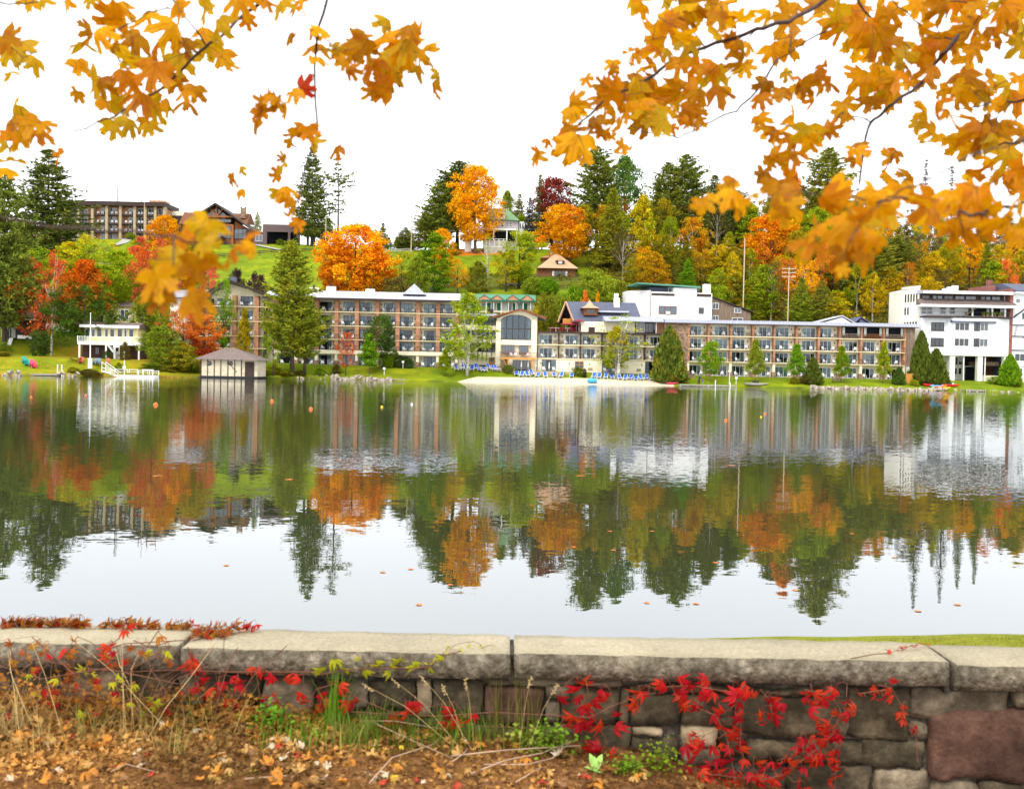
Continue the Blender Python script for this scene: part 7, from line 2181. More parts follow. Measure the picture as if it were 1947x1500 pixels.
M['coping_top'] = stone_mat("coping_stone",(136,126,102),(158,147,121),(176,165,140),60,.004,None,.84,1.06)
M['coping_face'] = stone_mat("rough_broken_coping_face",(62,56,45),(112,103,86),(160,150,130),22,.016,None,.62,1.15)
M['st_dark'] = stone_mat("dark_olive_stone",(46,40,30),(78,69,52),(118,104,80),9,.008)
M['st_red'] = stone_mat("reddish_brown_stone",(62,44,36),(92,66,54),(116,86,70),10,.008)
M['st_grey'] = stone_mat("grey_stone",(74,66,52),(116,103,84),(160,145,118),8,.008)
M['st_tan'] = stone_mat("tan_stone",(120,104,80),(158,140,110),(186,168,138),8,.006)
M['mortar'] = stone_mat("dark_mortar",(52,48,40),(92,86,74),(142,134,116),12,.02)

wall = empty("stone_wall",(0,4.33,1.2)); tag(wall,"low rubble stone wall with thick coping slabs running across the foreground","wall")
WO = Vector((0,4.33,1.2))
YF = 4.36       # face of the stonework

def rough_block(x0,x1,y0,y1,z0,z1,rough=.012,res=.035,seed=0,round_=.02,topz=None,facemat=None):
    """block with worn edges and an uneven face; x to the right, front at y0"""
    bm = bmesh.new()
    nx = max(2,int((x1 - x0) / res)); nz = max(2,int((z1 - z0) / res)); ny = max(2,int((y1 - y0) / (res * 2)))
    bmesh.ops.create_cube(bm,size=1)
    def cut(axis,n):
        for i in range(1,n):
            t = -.5 + i / n; co = [0,0,0]; no = [0,0,0]; co[axis] = t; no[axis] = 1
            bmesh.ops.bisect_plane(bm,geom=bm.verts[:] + bm.edges[:] + bm.faces[:],plane_co=co,plane_no=no)
    cut(0,nx); cut(1,ny); cut(2,nz)
    L = Vector((x1 - x0,y1 - y0,z1 - z0)); c = Vector(((x0 + x1) / 2,(y0 + y1) / 2,(z0 + z1) / 2))
    for v in bm.verts:
        q = Vector((v.co.x * L.x,v.co.y * L.y,v.co.z * L.z))
        h = L / 2
        ins = [max(0,abs(q[i]) - (h[i] - round_)) for i in range(3)]
        l = math.sqrt(sum(a * a for a in ins))
        if l > round_:
            for i in range(3):
                if ins[i] > 0: q[i] = math.copysign(h[i] - round_ + ins[i] / l * round_,q[i])
        w = q + c
        n_ = Vector((mnoise.noise(w * 9 + Vector((seed,0,0))),mnoise.noise(w * 9 + Vector((0,seed,5))),mnoise.noise(w * 9 + Vector((3,0,seed)))))
        n2 = Vector((mnoise.noise(w * 28 + Vector((seed,2,0))),mnoise.noise(w * 28),mnoise.noise(w * 28 + Vector((seed,0,9)))))
        q = q + n_ * rough + n2 * rough * .45
        if topz and v.co.z > .45: q.z += topz(q.x + c.x)
        v.co = q + c - WO
    me = bpy.data.meshes.new("block"); bm.to_mesh(me)
    bm.free()
    return me

# coping slabs: front-edge picture columns; each slab a part
CX = [(-60,343),(346,972),(976,1806),(1812,2150)]
for i,(a,c_) in enumerate(CX):
    x0 = P(a,1240,4.33).x; x1 = P(c_,1240,4.33).x
    zt = 1.755 - (.010 if i == 3 else 0) + (0.0 if i else .006)
    me = rough_block(x0,x1,4.31 - .012 * (i % 2),4.625,zt - .118,zt,.006,.04,i * 3,.014)
    me.materials.append(M['coping_top']); me.materials.append(M['coping_face'])
    for p_ in me.polygons:
        if p_.normal.z < .55: p_.material_index = 1
        p_.use_smooth = True
    o = mesh_obj("coping_slab",me,wall)
    # chipped corner of the third slab shows by its lower left end
for px in (344.5,974,1809):
    x = P(px,1240,4.33).x; MB().box(x - .012,x + .012,.03,.27,1.60 - WO.z,1.735 - WO.z).build("joint_filler",M['mortar'],wall)  # dark filler closing the open gap between slabs
# wall core behind the stones
mc = MB().box(-5 ,5,YF + .05 - WO.y,4.59 - WO.y,.2 - WO.z,1.62 - WO.z)
mc.build("mortar_core",M['mortar'],wall)
ST = [(1737,1921,1314,1372,'st_grey'),(1772,2010,1360,1484,'st_red'),(1929,2010,1310,1346,'st_grey'),(1400,1612,1326,1404,'st_dark'),(1617,1733,1310,1411,'st_dark'),
      (1419,1580,1412,1448,'st_dark'),(1584,1636,1410,1450,'st_dark'),(1641,1760,1412,1462,'st_dark'),(1499,1660,1458,1510,'st_dark'),(1668,1768,1466,1512,'st_grey'),(1735,1768,1376,1409,'st_grey'),(1775,1860,1487,1530,'st_grey'),(1866,2010,1488,1530,'st_dark'),
      (1200,1292,1322,1380,'st_dark'),(1298,1366,1384,1420,'st_tan'),(1200,1262,1384,1402,'st_tan'),(1297,1396,1322,1382,'st_dark'),(1200,1292,1405,1450,'st_dark'),(1370,1414,1386,1440,'st_dark'),(1300,1366,1424,1460,'st_grey'),
      (700,786,1296,1350,'st_dark'),(790,818,1296,1362,'st_tan'),(822,918,1296,1364,'st_dark'),(922,1032,1308,1378,'st_red'),(1035,1088,1302,1332,'st_grey'),(1038,1066,1335,1380,'st_grey'),(1070,1176,1310,1378,'st_dark'),(1180,1196,1310,1378,'st_dark'),
      (655,697,1300,1350,'st_grey'),(655,760,1354,1374,'st_dark'),(764,850,1368,1400,'st_dark'),(600,652,1296,1372,'st_dark'),(500,596,1290,1372,'st_grey'),(430,496,1284,1340,'st_dark'),(340,426,1284,1350,'st_grey'),
      (240,336,1276,1350,'st_dark'),(130,236,1270,1346,'st_grey'),(20,126,1266,1340,'st_dark'),(-70,16,1262,1340,'st_grey'),(1100,1196,1382,1440,'st_dark'),(1000,1096,1382,1436,'st_dark'),(856,996,1384,1430,'st_grey'),(430,520,1344,1400,'st_grey'),
      (930,1180,1290,1305,'st_grey'),(1420,1560,1310,1323,'st_dark'),(1200,1400,1306,1319,'st_dark')]
for i,(a,c_,t_,u_,m) in enumerate(ST):
    A = P(a,t_,YF); B = P(c_,u_,YF)
    zt = (P(a,t_,YF).z + P(c_,t_,YF).z) / 2; zb = (P(a,u_,YF).z + P(c_,u_,YF).z) / 2
    big = (c_ - a) > 80
    tilt = (lambda x,x0=A.x,x1=B.x: .03 * (x - x0) / (x1 - x0) * 1.4) if i == 1 else None
    me = rough_block(A.x,B.x,YF + rnd.uniform(-.012,.016),YF + .16,zb,zt,.020 if big else .014,.028,i * 5,.012,tilt)
    me.materials.append(M[m])
    for p_ in me.polygons: p_.use_smooth = True
    mesh_obj("stone",me,wall)
# ------------------------------------------------------------------ maple leaves and overhanging branches
HALF = [(0,.98),(.07,.86),(.18,.81),(.145,.66),(.155,.48),(.28,.57),(.36,.70),(.44,.64),(.60,.70),(.555,.56),(.62,.44),(.50,.36),(.36,.24),(.50,.21),(.58,.14),(.68,.07),(.54,.00),(.42,-.10),(.22,-.14),(.05,-.05)]
OUT = HALF + [(0,0)] + [(-x,y) for x,y in HALF[:0:-1]]

def leaf_mesh(name,seed,m,fold=.35,droop=.35,scale_lobes=1.0):
    r = random.Random(seed)
    mb = MB(); c = (0,.22); k = len(OUT)
    pts = []
    for i,(x,y) in enumerate(OUT):
        j = 1 + r.uniform(-.07,.09)
        pts.append((x * j * (1 + .06 * math.sin(seed)),y * j))
    def z(x,y): return -fold * abs(x) ** 1.3 - droop * max(0,y - .2) ** 2 + .10 * math.sin(x * 7 + seed) * abs(x) + .05 * math.sin(y * 9 + seed * 2)
    mb.v.append((c[0],c[1],z(*c)))
    for t in (.5,1.0):
        for x,y in pts:
            xx,yy = c[0] + (x - c[0]) * t,c[1] + (y - c[1]) * t
            mb.v.append((xx,yy,z(xx,yy)))
    for i in range(k):
        j = (i + 1) % k
        mb.f.append((0,1 + i,1 + j)); mb.f.append((1 + i,1 + k + i,1 + k + j,1 + j))
    mb.tube([(0,.02,z(0,0)),(0,-.18,.03),(.02,-.34,.10)],[.012,.010,.012],4)
    return mb.mesh(name,m,True)

def leaf_material(name,trans):
    m,nt,out = newmat(name)
    A = N(nt,"Attribute"); A.attribute_type = 'OBJECT'; A.attribute_name = 'leaf_a'
    B = N(nt,"Attribute"); B.attribute_type = 'OBJECT'; B.attribute_name = 'leaf_b'
    oi = N(nt,"ObjectInfo"); tc = N(nt,"TexCoord")
    wv = N(nt,"Math",operation='MULTIPLY'); wv.inputs[1].default_value = 50; nt.links.new(oi.outputs['Random'],wv.inputs[0])
    no = N(nt,"TexNoise"); no.noise_dimensions = '4D'; no.inputs['Scale'].default_value = 2.6; no.inputs['Detail'].default_value = 4
    nt.links.new(tc.outputs['Object'],no.inputs['Vector']); nt.links.new(wv.outputs[0],no.inputs['W'])
    mr = N(nt,"MapRange"); mr.inputs['From Min'].default_value = .42; mr.inputs['From Max'].default_value = .66; nt.links.new(no.outputs['Fac'],mr.inputs[0])
    mx = N(nt,"MixRGB"); nt.links.new(mr.outputs[0],mx.inputs[0]); nt.links.new(A.outputs['Color'],mx.inputs[1]); nt.links.new(B.outputs['Color'],mx.inputs[2])
    # midrib and side veins, a little darker
    sx = N(nt,"SeparateXYZ"); nt.links.new(tc.outputs['Object'],sx.inputs[0])
    ab = N(nt,"Math",operation='ABSOLUTE'); nt.links.new(sx.outputs['X'],ab.inputs[0])
    y2 = N(nt,"Math",operation='MULTIPLY'); y2.inputs[1].default_value = .85; nt.links.new(sx.outputs['Y'],y2.inputs[0])
    dv = N(nt,"Math",operation='SUBTRACT'); nt.links.new(y2.outputs[0],dv.inputs[0]); nt.links.new(ab.outputs[0],dv.inputs[1])
    da = N(nt,"Math",operation='ABSOLUTE'); nt.links.new(dv.outputs[0],da.inputs[0])
    mn = N(nt,"Math",operation='MINIMUM'); nt.links.new(ab.outputs[0],mn.inputs[0]); nt.links.new(da.outputs[0],mn.inputs[1])
    vr = N(nt,"MapRange"); vr.inputs['From Min'].default_value = .006; vr.inputs['From Max'].default_value = .03; vr.inputs['To Min'].default_value = .72; vr.inputs['To Max'].default_value = 1
    nt.links.new(mn.outputs[0],vr.inputs[0])
    mu = N(nt,"MixRGB",blend_type='MULTIPLY'); mu.inputs[0].default_value = 1; nt.links.new(mx.outputs[0],mu.inputs[1]); nt.links.new(vr.outputs[0],mu.inputs[2])
    n5 = N(nt,"TexNoise"); n5.noise_dimensions = '4D'; n5.inputs['Scale'].default_value = 9; n5.inputs['Detail'].default_value = 5
    nt.links.new(tc.outputs['Object'],n5.inputs['Vector']); nt.links.new(wv.outputs[0],n5.inputs['W'])
    r5 = N(nt,"MapRange"); r5.inputs['From Min'].default_value = .60; r5.inputs['From Max'].default_value = .70; r5.inputs['To Max'].default_value = .75; nt.links.new(n5.outputs['Fac'],r5.inputs[0])
    m5 = N(nt,"MixRGB"); m5.inputs[2].default_value = (.16,.06,.01,1); nt.links.new(r5.outputs[0],m5.inputs[0]); nt.links.new(mu.outputs[0],m5.inputs[1]); mu = m5
    df = N(nt,"BsdfDiffuse"); tl = N(nt,"BsdfTranslucent"); nt.links.new(mu.outputs[0],df.inputs[0]); nt.links.new(mu.outputs[0],tl.inputs[0])
    gl = N(nt,"BsdfGlossy"); gl.inputs['Roughness'].default_value = .45; gl.inputs['Color'].default_value = (.8,.8,.8,1)
    ms = N(nt,"MixShader"); ms.inputs[0].default_value = trans; nt.links.new(df.outputs[0],ms.inputs[1]); nt.links.new(tl.outputs[0],ms.inputs[2])
    m2 = N(nt,"MixShader"); m2.inputs[0].default_value = .008; nt.links.new(ms.outputs[0],m2.inputs[1]); nt.links.new(gl.outputs[0],m2.inputs[2])
    nt.links.new(m2.outputs[0],out.inputs[0])
    return m

M['maple_leaf'] = leaf_material("maple_leaf",.5)
M['dead_leaf'] = leaf_material("dead_leaf",.15)
M['twig'] = mat("dark_maple_twig",(66,50,44),.8,amt=.25,scale=40)
LM = [leaf_mesh("maple_leaf",s,M['maple_leaf'],f,d) for s,f,d in ((1,.15,.25),(2,.45,.5),(3,.7,.2),(4,.3,-.4),(5,-.35,.5),(6,.9,.6))]
rl_ = random.Random(77)

def dirs(phi,tx,ty):
    """leaf frame: tip (local y) points down the picture turned by phi, face (local z) towards the viewer, then tilted"""
    base = Matrix(((1,0,0),(0,0,-1),(0,-1,0))).transposed()   # x->X, y->-Z, z->-Y
    base = Matrix((( -1,0,0),(0,0,-1),(0,-1,0)))
    return (Matrix.Rotation(phi,3,'Y') @ base @ Matrix.Rotation(tx,3,'X') @ Matrix.Rotation(ty,3,'Y'))

LEAFCOL = [((.66,.30,.001),(.56,.20,.001)),((.60,.33,.003),(.46,.30,.006)),((.58,.22,.001),(.50,.14,.001)),((.74,.37,.002),(.66,.28,.001)),((.44,.19,.001),(.34,.10,.001))]

def maple_spray(name,label,leaves,polys,Ybase,spread,size,group=None,colw=(4,3,3,3,2),tw=.0011,redset=()):
    e = empty(name,P(polys[0][0][0],polys[0][0][1],Ybase)); tag(e,label,"branch",group)
    O = e.location.copy()
    nodes = []
    mb = MB()
    for pl in polys:
        pts = []
        r0 = pl[0][2] if len(pl[0]) > 2 else .004
        for i in range(len(pl) - 1):
            for k in range(5):
                t = k / 5; a,b_ = pl[i],pl[i + 1]
                yy = Ybase + .10 * math.sin((i + t) * 1.7 + pl[0][0])
                pts.append(P(a[0] + (b_[0] - a[0]) * t,a[1] + (b_[1] - a[1]) * t,yy) + Vector((0,0,.004 * math.sin(i * 3 + k))))
        pts.append(P(pl[-1][0],pl[-1][1],Ybase + .1 * math.sin((len(pl) - 1) * 1.7 + pl[0][0])))
        n = len(pts)
        mb.tube([p - O for p in pts],[r0 * (1 - .65 * i / n) for i in range(n)],6)
        nodes += pts
    mb.build("twig",M['twig'],e,True)
    L = []
    for q in leaves:
        px,py = q[0],q[1]; s = (q[2] if len(q) > 2 else 70)
        Y = Ybase + rl_.uniform(-spread,spread)
        L.append((px,py,s,Y))
    pend = []
    for (px,py,s,Y) in L:
        phi = rl_.gauss(0,.7); tx = rl_.gauss(.35,.55); ty = rl_.gauss(0,.7)
        Mx = dirs(phi,tx,ty)
        ctr = P(px,py,Y); sz = s / F0 * Y / 1.64 * size
        basep = ctr - Mx @ Vector((0,.42 * sz,0))
        pend.append((basep,Mx,sz,(px,py)))
    tb = MB(); rest = list(range(len(pend)))
    att = [p + Mx @ Vector((.02 * sz,-.34 * sz,.10 * sz)) for p,Mx,sz,_ in pend]
    best = {i: min(((att[i] - n).length,j) for j,n in enumerate(nodes)) for i in rest}
    while rest:
        i = min(rest,key=lambda k: best[k][0]); rest.remove(i)
        d,j = best[i]; a,b_ = nodes[j],att[i]
        mid = a.lerp(b_,.5) + Vector((rl_.uniform(-.1,.1) * d,rl_.uniform(-.1,.1) * d,rl_.uniform(-.05,.14) * d))
        tb.tube([a - O,mid - O,b_ - O],[tw,tw * .8,tw * .6],4,cap=False)
        nodes.append(mid); nodes.append(b_)
        for k in rest:
            for jj in (len(nodes) - 2,len(nodes) - 1):
                dd = (att[k] - nodes[jj]).length
                if dd < best[k][0]: best[k] = (dd,jj)
    tag(tb.build("twiglets",M['twig'],e),kind='stuff')
    for i,(bp_,Mx,sz,pp) in enumerate(pend):
        o = mesh_obj("leaf",LM[rl_.randrange(6)],e)
        o.matrix_local = Matrix.Translation(bp_ - O) @ Mx.to_4x4() @ Matrix.Scale(sz,4)
        a,b_ = rl_.choices(LEAFCOL,colw)[0]
        if pp in redset: a,b_ = (.55,.04,.01),(.50,.06,.01); o['label'] = "single bright red leaf"
        j = rl_.uniform(.82,1.12)
        o['leaf_a'] = [v * j for v in a]; o['leaf_b'] = [v * j for v in b_]
    return e

# positions read in picture space; each leaf then gets its own depth, tilt and twig
LL = [(45,3,60),(80,5,45),(122,8,48),(175,3,40),(20,75,75),(40,95,75),(12,105,80),(58,120,55),(15,138,50),(155,78,60),(168,62,55),(205,40,85),(190,70,70),(230,25,70),(270,40,75),(245,75,85),(285,35,55),(160,135,75),(175,150,85),(145,185,45),(190,165,60),
      (215,105,65),(240,120,60),(262,110,90),(300,95,85),(325,60,85),(345,22,75),(355,90,75),(390,20,85),(375,60,60),(410,60,80),(395,95,70),(420,110,65),(440,125,55),(432,45,50),(472,45,45),(450,10,70),(475,5,50),(290,145,90),(320,130,85),(340,120,70),(232,150,70),(250,165,80),
      (212,195,75),(232,205,80),(262,185,85),(215,248,60),(242,240,60),(268,235,60),(300,215,80),(285,245,50),(325,200,60),(355,195,60),(345,175,50),(370,180,55),(300,175,80),(330,160,60),
      (22,215,70),(35,235,70),(62,240,75),(75,255,65),(8,250,60),(45,265,60),(10,280,60),(20,305,70),(8,328,55),(112,297,42),(85,240,45)]
LP = [[(520,-60,.006),(500,0),(460,32),(430,62),(392,88),(330,150),(270,192),(212,225)],[(212,225,.0022),(150,248),(100,248),(50,235),(10,230)],[(330,18,.002),(285,22),(220,60),(135,88),(85,105),(55,100),(20,90)],[(392,88,.0025),(345,20),(300,-40)],[(-40,-30,.003),(0,5),(45,8),(120,5),(170,-20)],[(-60,60,.002),(0,85),(20,90)],[(-60,260,.002),(-10,255),(20,262)]]
maple_spray("maple_branch","golden maple branch hanging in from the top left with broad leaf masses",LL,LP,2.75,.28,1.12)
LC = [(515,5,45),(535,12,65),(560,6,60),(575,15,45),(557,72,42),(590,65,45),(605,60,55),(600,90,65),(610,110,60),(625,95,40),(640,108,40),(648,120,40),(665,105,60),(690,95,85),(700,125,80),(725,85,95),(735,50,60),(745,105,95),(760,80,85),(775,105,85),(720,165,75),(740,150,80),(705,180,60),(790,75,80),(800,105,80),(825,130,65),(820,165,55),(835,150,45),(755,140,60),(668,140,45),(680,75,60),(770,60,60),(785,130,60),(640,95,40),
      (585,170,55),(555,178,50),(530,205,52),(520,190,45),(512,185,40),(498,200,50),(492,222,50),(488,250,48),(540,212,40),(560,262,50),(575,250,50),(590,255,50),(555,275,40),(598,275,45),(634,285,48),(530,318,42),(523,333,40),(536,300,28),(455,325,30),(445,345,48),(452,365,45),(545,358,62),(532,372,50),(560,395,50),(552,415,42),(565,430,40),(546,385,45)]
CP = [[(650,-70,.004),(622,0),(604,60),(598,130),(600,200),(604,245),(596,275),(580,320),(570,370),(555,415),(560,450)],[(604,60,.0018),(640,95),(690,90),(740,95),(800,100),(830,130)],[(598,175,.0014),(560,190),(520,195),(495,215)],[(596,275,.0012),(560,290),(530,315),(495,340),(455,340)],[(500,-60,.002),(530,-5),(560,0),(600,-20)],[(870,-60,.0016),(858,0),(838,62),(830,130)],[(604,245,.001),(620,268),(632,280)]]
maple_spray("maple_branch","thin drooping maple twig left of centre carrying one red leaf among gold",LC,CP,2.6,.2,1.12,redset={(585,170)},tw=.0009)
LN = [(385,440,110),(345,505,125),(300,545,130),(385,570,120),(350,470,130),(330,560,80),(405,500,90),(295,575,90),(395,470,80),(440,480,85),(465,462,90),(480,475,55),(370,520,110),(312,520,90),(360,425,60)]
NP = [[(-120,380,.0028),(40,420),(200,440),(330,450),(400,465),(460,470)],[(330,450,.0014),(330,520),(310,560)],[(400,465,.0012),(470,440),(510,400),(530,370)],[(370,455,.0012),(385,520),(392,590)]]
maple_spray("maple_branch","very near blurred maple twig with big soft gold leaves over the left hotel",LN,NP,1.45,.12,.92,tw=.0006)

q6 = lambda L: [(x / 3 + 980,y / 3,s) for x,y,s in L]
q7 = lambda L: [(x / 2.83 + 1440,y / 2.83,s) for x,y,s in L]
LR1 = q6([(690,10,60),(700,50,60),(880,20,70),(930,60,85),(1000,30,90),(1080,60,80),(1150,20,80),(1230,60,90),(1280,110,80),(1180,120,75),(1060,130,70),(980,120,70),(900,120,60),(850,160,90),(800,230,85),(780,270,70),(660,290,45),(690,320,45),(550,385,42),(560,410,30),(410,465,36),(740,340,70),(700,400,65),(770,420,60),(860,300,50),(980,270,65),(960,230,60),(1000,330,60),(930,390,60),(1020,400,60),(1180,220,75),(1240,260,60),(1290,330,70),(1320,400,50),(1350,260,45),(1100,390,60),(1150,450,75),(1190,500,75),(1220,540,50),(1230,430,55),
     (490,500,55),(540,520,65),(590,510,60),(460,580,55),(350,590,55),(370,620,60),(320,650,45),(300,670,35),(520,590,70),(610,560,75),(660,530,70),(720,520,80),(770,570,90),(830,570,80),(760,640,90),(860,620,75),(920,560,75),(980,530,75),(1040,530,60),(930,620,60),(690,620,80),(620,660,70),(740,720,80),(800,690,80),(860,700,60),(560,690,60),(500,700,60),(580,740,50),(430,720,55),(480,770,50),(1000,640,60),(1040,660,55),(1030,700,45),(970,700,30),(900,740,30),(340,740,75),(310,770,70),(340,830,85),(310,880,75),(390,900,50),(370,790,60),(130,880,42),(115,910,45),(200,815,36),(560,790,30),(600,840,42),(630,880,40),(280,770,30)])
RP1 = [[(1640,-60,.007),(1570,0),(1500,42),(1440,56),(1340,90),(1270,122),(1210,165),(1150,192),(1095,240),(1055,268)],[(1340,90,.002),(1300,40),(1260,0),(1200,-30)],[(1480,112,.0035),(1445,165),(1400,212),(1340,236),(1290,262),(1240,255),(1200,240)],[(1570,60,.003),(1480,112)],[(1270,122,.002),(1230,150),(1180,160)],[(1440,56,.002),(1400,100),(1360,130)]]
maple_spray("maple_branch","long orange maple branch sweeping in from the top right towards the centre of the sky",LR1,RP1,2.8,.28,1.12,colw=(4,2,4,3,2))
LR2 = q7([(160,60,75),(150,130,75),(190,230,70),(90,290,55),(60,100,45),(330,50,80),(420,90,85),(300,100,60),(450,180,65),(380,130,80),(560,90,80),(640,80,80),(520,60,60),(600,180,80),(540,260,75),(480,240,40),(680,250,85),(740,80,70),(700,120,70),(760,320,80),(640,340,75),(700,300,70),(530,400,70),(700,400,80),(640,470,80),(580,450,60),(740,460,75),(680,540,70),(600,560,60),(820,380,70),(840,460,50),(880,300,60),(900,380,60),(950,200,60),(880,180,50),(1000,250,70),(1060,250,75),(1120,320,75),(1180,280,60),(1000,60,70),(900,50,65),(840,30,60),(1100,40,70),(1180,120,75),(1250,60,85),(1200,40,60),(1350,60,85),(1300,30,70),(1400,120,75),(1220,200,60),(1150,180,70),(1300,150,65),(1340,110,70),(1400,260,60),(1420,60,70),(1420,200,50)])
RP2 = [[(1890,-60,.008),(1860,0),(1835,45),(1815,78),(1785,112),(1762,148),(1735,172),(1690,205),(1655,232),(1646,262),(1640,300),(1634,350)],[(1620,-40,.004),(1632,5),(1665,45),(1702,68),(1730,92)],[(1815,78,.003),(1770,70),(1740,40),(1700,5),(1680,-30)],[(1980,30,.003),(1910,5),(1850,8),(1780,2),(1740,10)],[(1947,60,.002),(1915,100),(1890,140),(1860,175),(1840,180)],[(1500,100,.0015),(1505,60),(1520,10)]]
maple_spray("maple_branch","thick forked maple limb with dense orange leaves filling the top right corner",LR2,RP2,2.9,.32,1.18,colw=(4,2,4,3,2))
LR3 = q7([(920,440,60),(960,560,65),(1000,520,60),(900,620,65),(860,680,40),(930,720,65),(910,760,40),(1060,540,75),(1040,600,50),(1120,450,75),(1080,500,60),(1200,470,75),(1150,520,60),(1280,440,70),(1230,540,60),(1350,480,80),(1400,540,75),(1420,440,60),(1300,560,50),(1180,640,75),(1120,740,75),(1040,770,60),(1080,790,70),(1200,740,80),(1160,800,60),(1240,690,60),(1330,720,75),(1380,780,75),(1300,760,60),(1420,700,60),(1350,940,70),(1190,920,70),(1150,960,40),(1290,930,50),(1400,960,80),(1340,1000,60),(1420,880,60),(1340,860,60),(1260,860,45),(1430,1020,50)])
RP3 = [[(2010,170,.004),(1947,190),(1900,195),(1850,205),(1810,205)],[(2000,260,.004),(1947,268),(1900,275),(1850,262),(1815,275)],[(2010,310,.003),(1947,340),(1920,330),(1880,320)],[(1900,195,.002),(1895,235),(1880,262)]]
maple_spray("maple_branch","orange maple twigs reaching in from the right edge at mid sky height",LR3,RP3,2.85,.3,1.15,colw=(4,2,4,3,2))
LR4 = q7([(350,370,42),(270,480,60),(330,440,55),(380,450,55),(240,430,45),(300,560,40),(100,520,55),(40,480,55),(20,540,50),(210,480,55),(160,500,50),(60,700,62),(20,660,50),(200,650,60),(230,700,50),(260,740,75),(290,780,55),(330,730,45),(190,770,60),(470,590,60),(500,610,45),(410,690,45),(440,620,45),(190,840,65),(140,850,55),(100,870,60),(60,900,50),(10,950,45),(540,830,60),(520,880,45),(560,790,40),(710,860,55),(730,840,40),(720,970,60),(820,960,60),(690,960,40),(830,1000,45)]) + [(1480,180,40),(1385,70,40),(1470,258,42),(1500,140,36)]
RP4 = [[(1655,232,.0022),(1600,215),(1555,250),(1520,265),(1480,250),(1450,238)],[(1505,60,.0014),(1503,120),(1515,190),(1508,230)],[(1634,350,.0012),(1625,380),(1620,410)],[(1640,300,.001),(1660,305),(1690,310),(1712,330),(1725,345)],[(1520,265,.001),(1500,290),(1480,315),(1450,335)]]
maple_spray("maple_branch","loose hanging maple twiglets in the middle right of the sky with gaps between leaves",LR4,RP4,2.8,.3,1.12,colw=(3,2,5,3,3))
LR5 = q7([(160,980,90),(110,1040,80),(190,1060,85),(180,1130,100),(150,1160,60),(70,1010,60),(430,1050,105),(400,1100,90),(640,1060,95),(580,1080,95),(720,1120,105),(750,1060,90),(650,1160,90),(900,1120,110),(870,1080,80),(930,1180,80),(1130,1060,105),(1060,1080,80),(1230,1080,95),(1280,1160,105),(1180,1120,80),(1110,1240,110),(1200,1230,100),(1060,1230,60),(1330,1220,110),(1370,1260,90),(1420,1180,100),(1400,1280,60),(680,1190,80),(1250,1280,60)]) + [(1400,370,85),(1385,360,60),(1345,385,62),(1330,392,50),(1405,395,75),(1430,370,60),(1395,345,50)]
RP5 = [[(2010,370,.004),(1947,385),(1900,398),(1860,408),(1820,402),(1780,380),(1730,375),(1680,385),(1640,380)],[(1640,380,.0015),(1590,375),(1540,370),(1500,360),(1470,385)],[(1820,402,.0014),(1830,430),(1835,460)],[(1470,385,.001),(1430,372),(1400,360),(1350,385)]]
maple_spray("maple_branch","near soft-focus orange maple branch crossing in front of the wooded skyline at right",LR5,RP5,1.75,.16,.98,colw=(4,1,4,5,1),tw=.0008)
LR6 = q7([(500,1240,120),(470,1320,110),(540,1300,110),(600,1250,110),(560,1360,110),(620,1310,70),(300,1260,80),(290,1320,110),(330,1230,80),(250,1370,60),(480,1420,110),(450,1380,80),(520,1180,90),(590,1190,80),(470,1460,50),(550,1410,60)])
RP6 = [[(1870,290,.0018),(1780,330),(1700,370),(1640,420),(1620,450),(1605,490)],[(2010,230,.0022),(1940,265),(1870,290)],[(1640,420,.0012),(1580,440),(1545,460)]]
maple_spray("maple_branch","nearest very blurred orange leaf cluster hanging over the wood behind the right wing",LR6,RP6,1.45,.1,.92,colw=(4,1,4,5,1),tw=.0006)

# ------------------------------------------------------------------ Virginia creeper on the wall
def creeper_mesh(seed,n=5):
    r = random.Random(seed); mb = MB()
    for i in range(n):
        a = (i - (n - 1) / 2) * .62 + r.uniform(-.12,.12); L = (1.0 - .14 * abs(i - (n - 1) / 2)) * r.uniform(.85,1.1); w = .165 * L
        d = Vector((math.sin(a),math.cos(a),0)); s = Vector((d.y,-d.x,0))
        prof = [(0.04,.05),(.25,.6),(.5,1.0),(.72,.72),(.88,.32),(1.0,.0)]
        n0 = len(mb.v); dr = r.uniform(.3,.9)
        for t,q in prof:
            c = d * (t * L) + Vector((0,0,-dr * t * t * L))
            for k in (-1,0,1): mb.v.append(tuple(c + s * (k * w * q) + Vector((0,0,.07 * abs(k) * q))))
        for j in range(len(prof) - 1):
            for k in (0,1):
                a0 = n0 + j * 3 + k; mb.f.append((a0,a0 + 1,a0 + 4,a0 + 3))
    mb.tube([(0,0,0),(0,-.25,.03),(.03,-.5,.0)],.014,4,cap=False)
    return mb.mesh("creeper_leaf",M['maple_leaf'],True)

CM_ = [creeper_mesh(s,n) for s,n in ((1,5),(2,5),(3,5),(4,3),(5,5),(6,4))]
RED = [((.66,.016,.02),(.50,.010,.018)),((.72,.03,.018),(.62,.06,.02)),((.50,.010,.024),(.62,.02,.02)),((.74,.08,.02),(.62,.03,.02))]
YEL = [((.58,.56,.02),(.42,.46,.02)),((.66,.58,.02),(.46,.46,.02))]
ORG = [((.48,.14,.02),(.42,.22,.02)),((.42,.10,.02),(.30,.08,.02)),((.50,.26,.03),(.4,.12,.02))]
rc = random.Random(31)
c1_ = lambda L: [(x / 2.995,y / 2.995 + 1130) for x,y in L]
c2_ = lambda L: [(x / 2.995 + 600,y / 2.995 + 1150) for x,y in L]
c3_ = lambda L: [(x / 2.606 + 1200,y / 2.606 + 1180) for x,y in L]

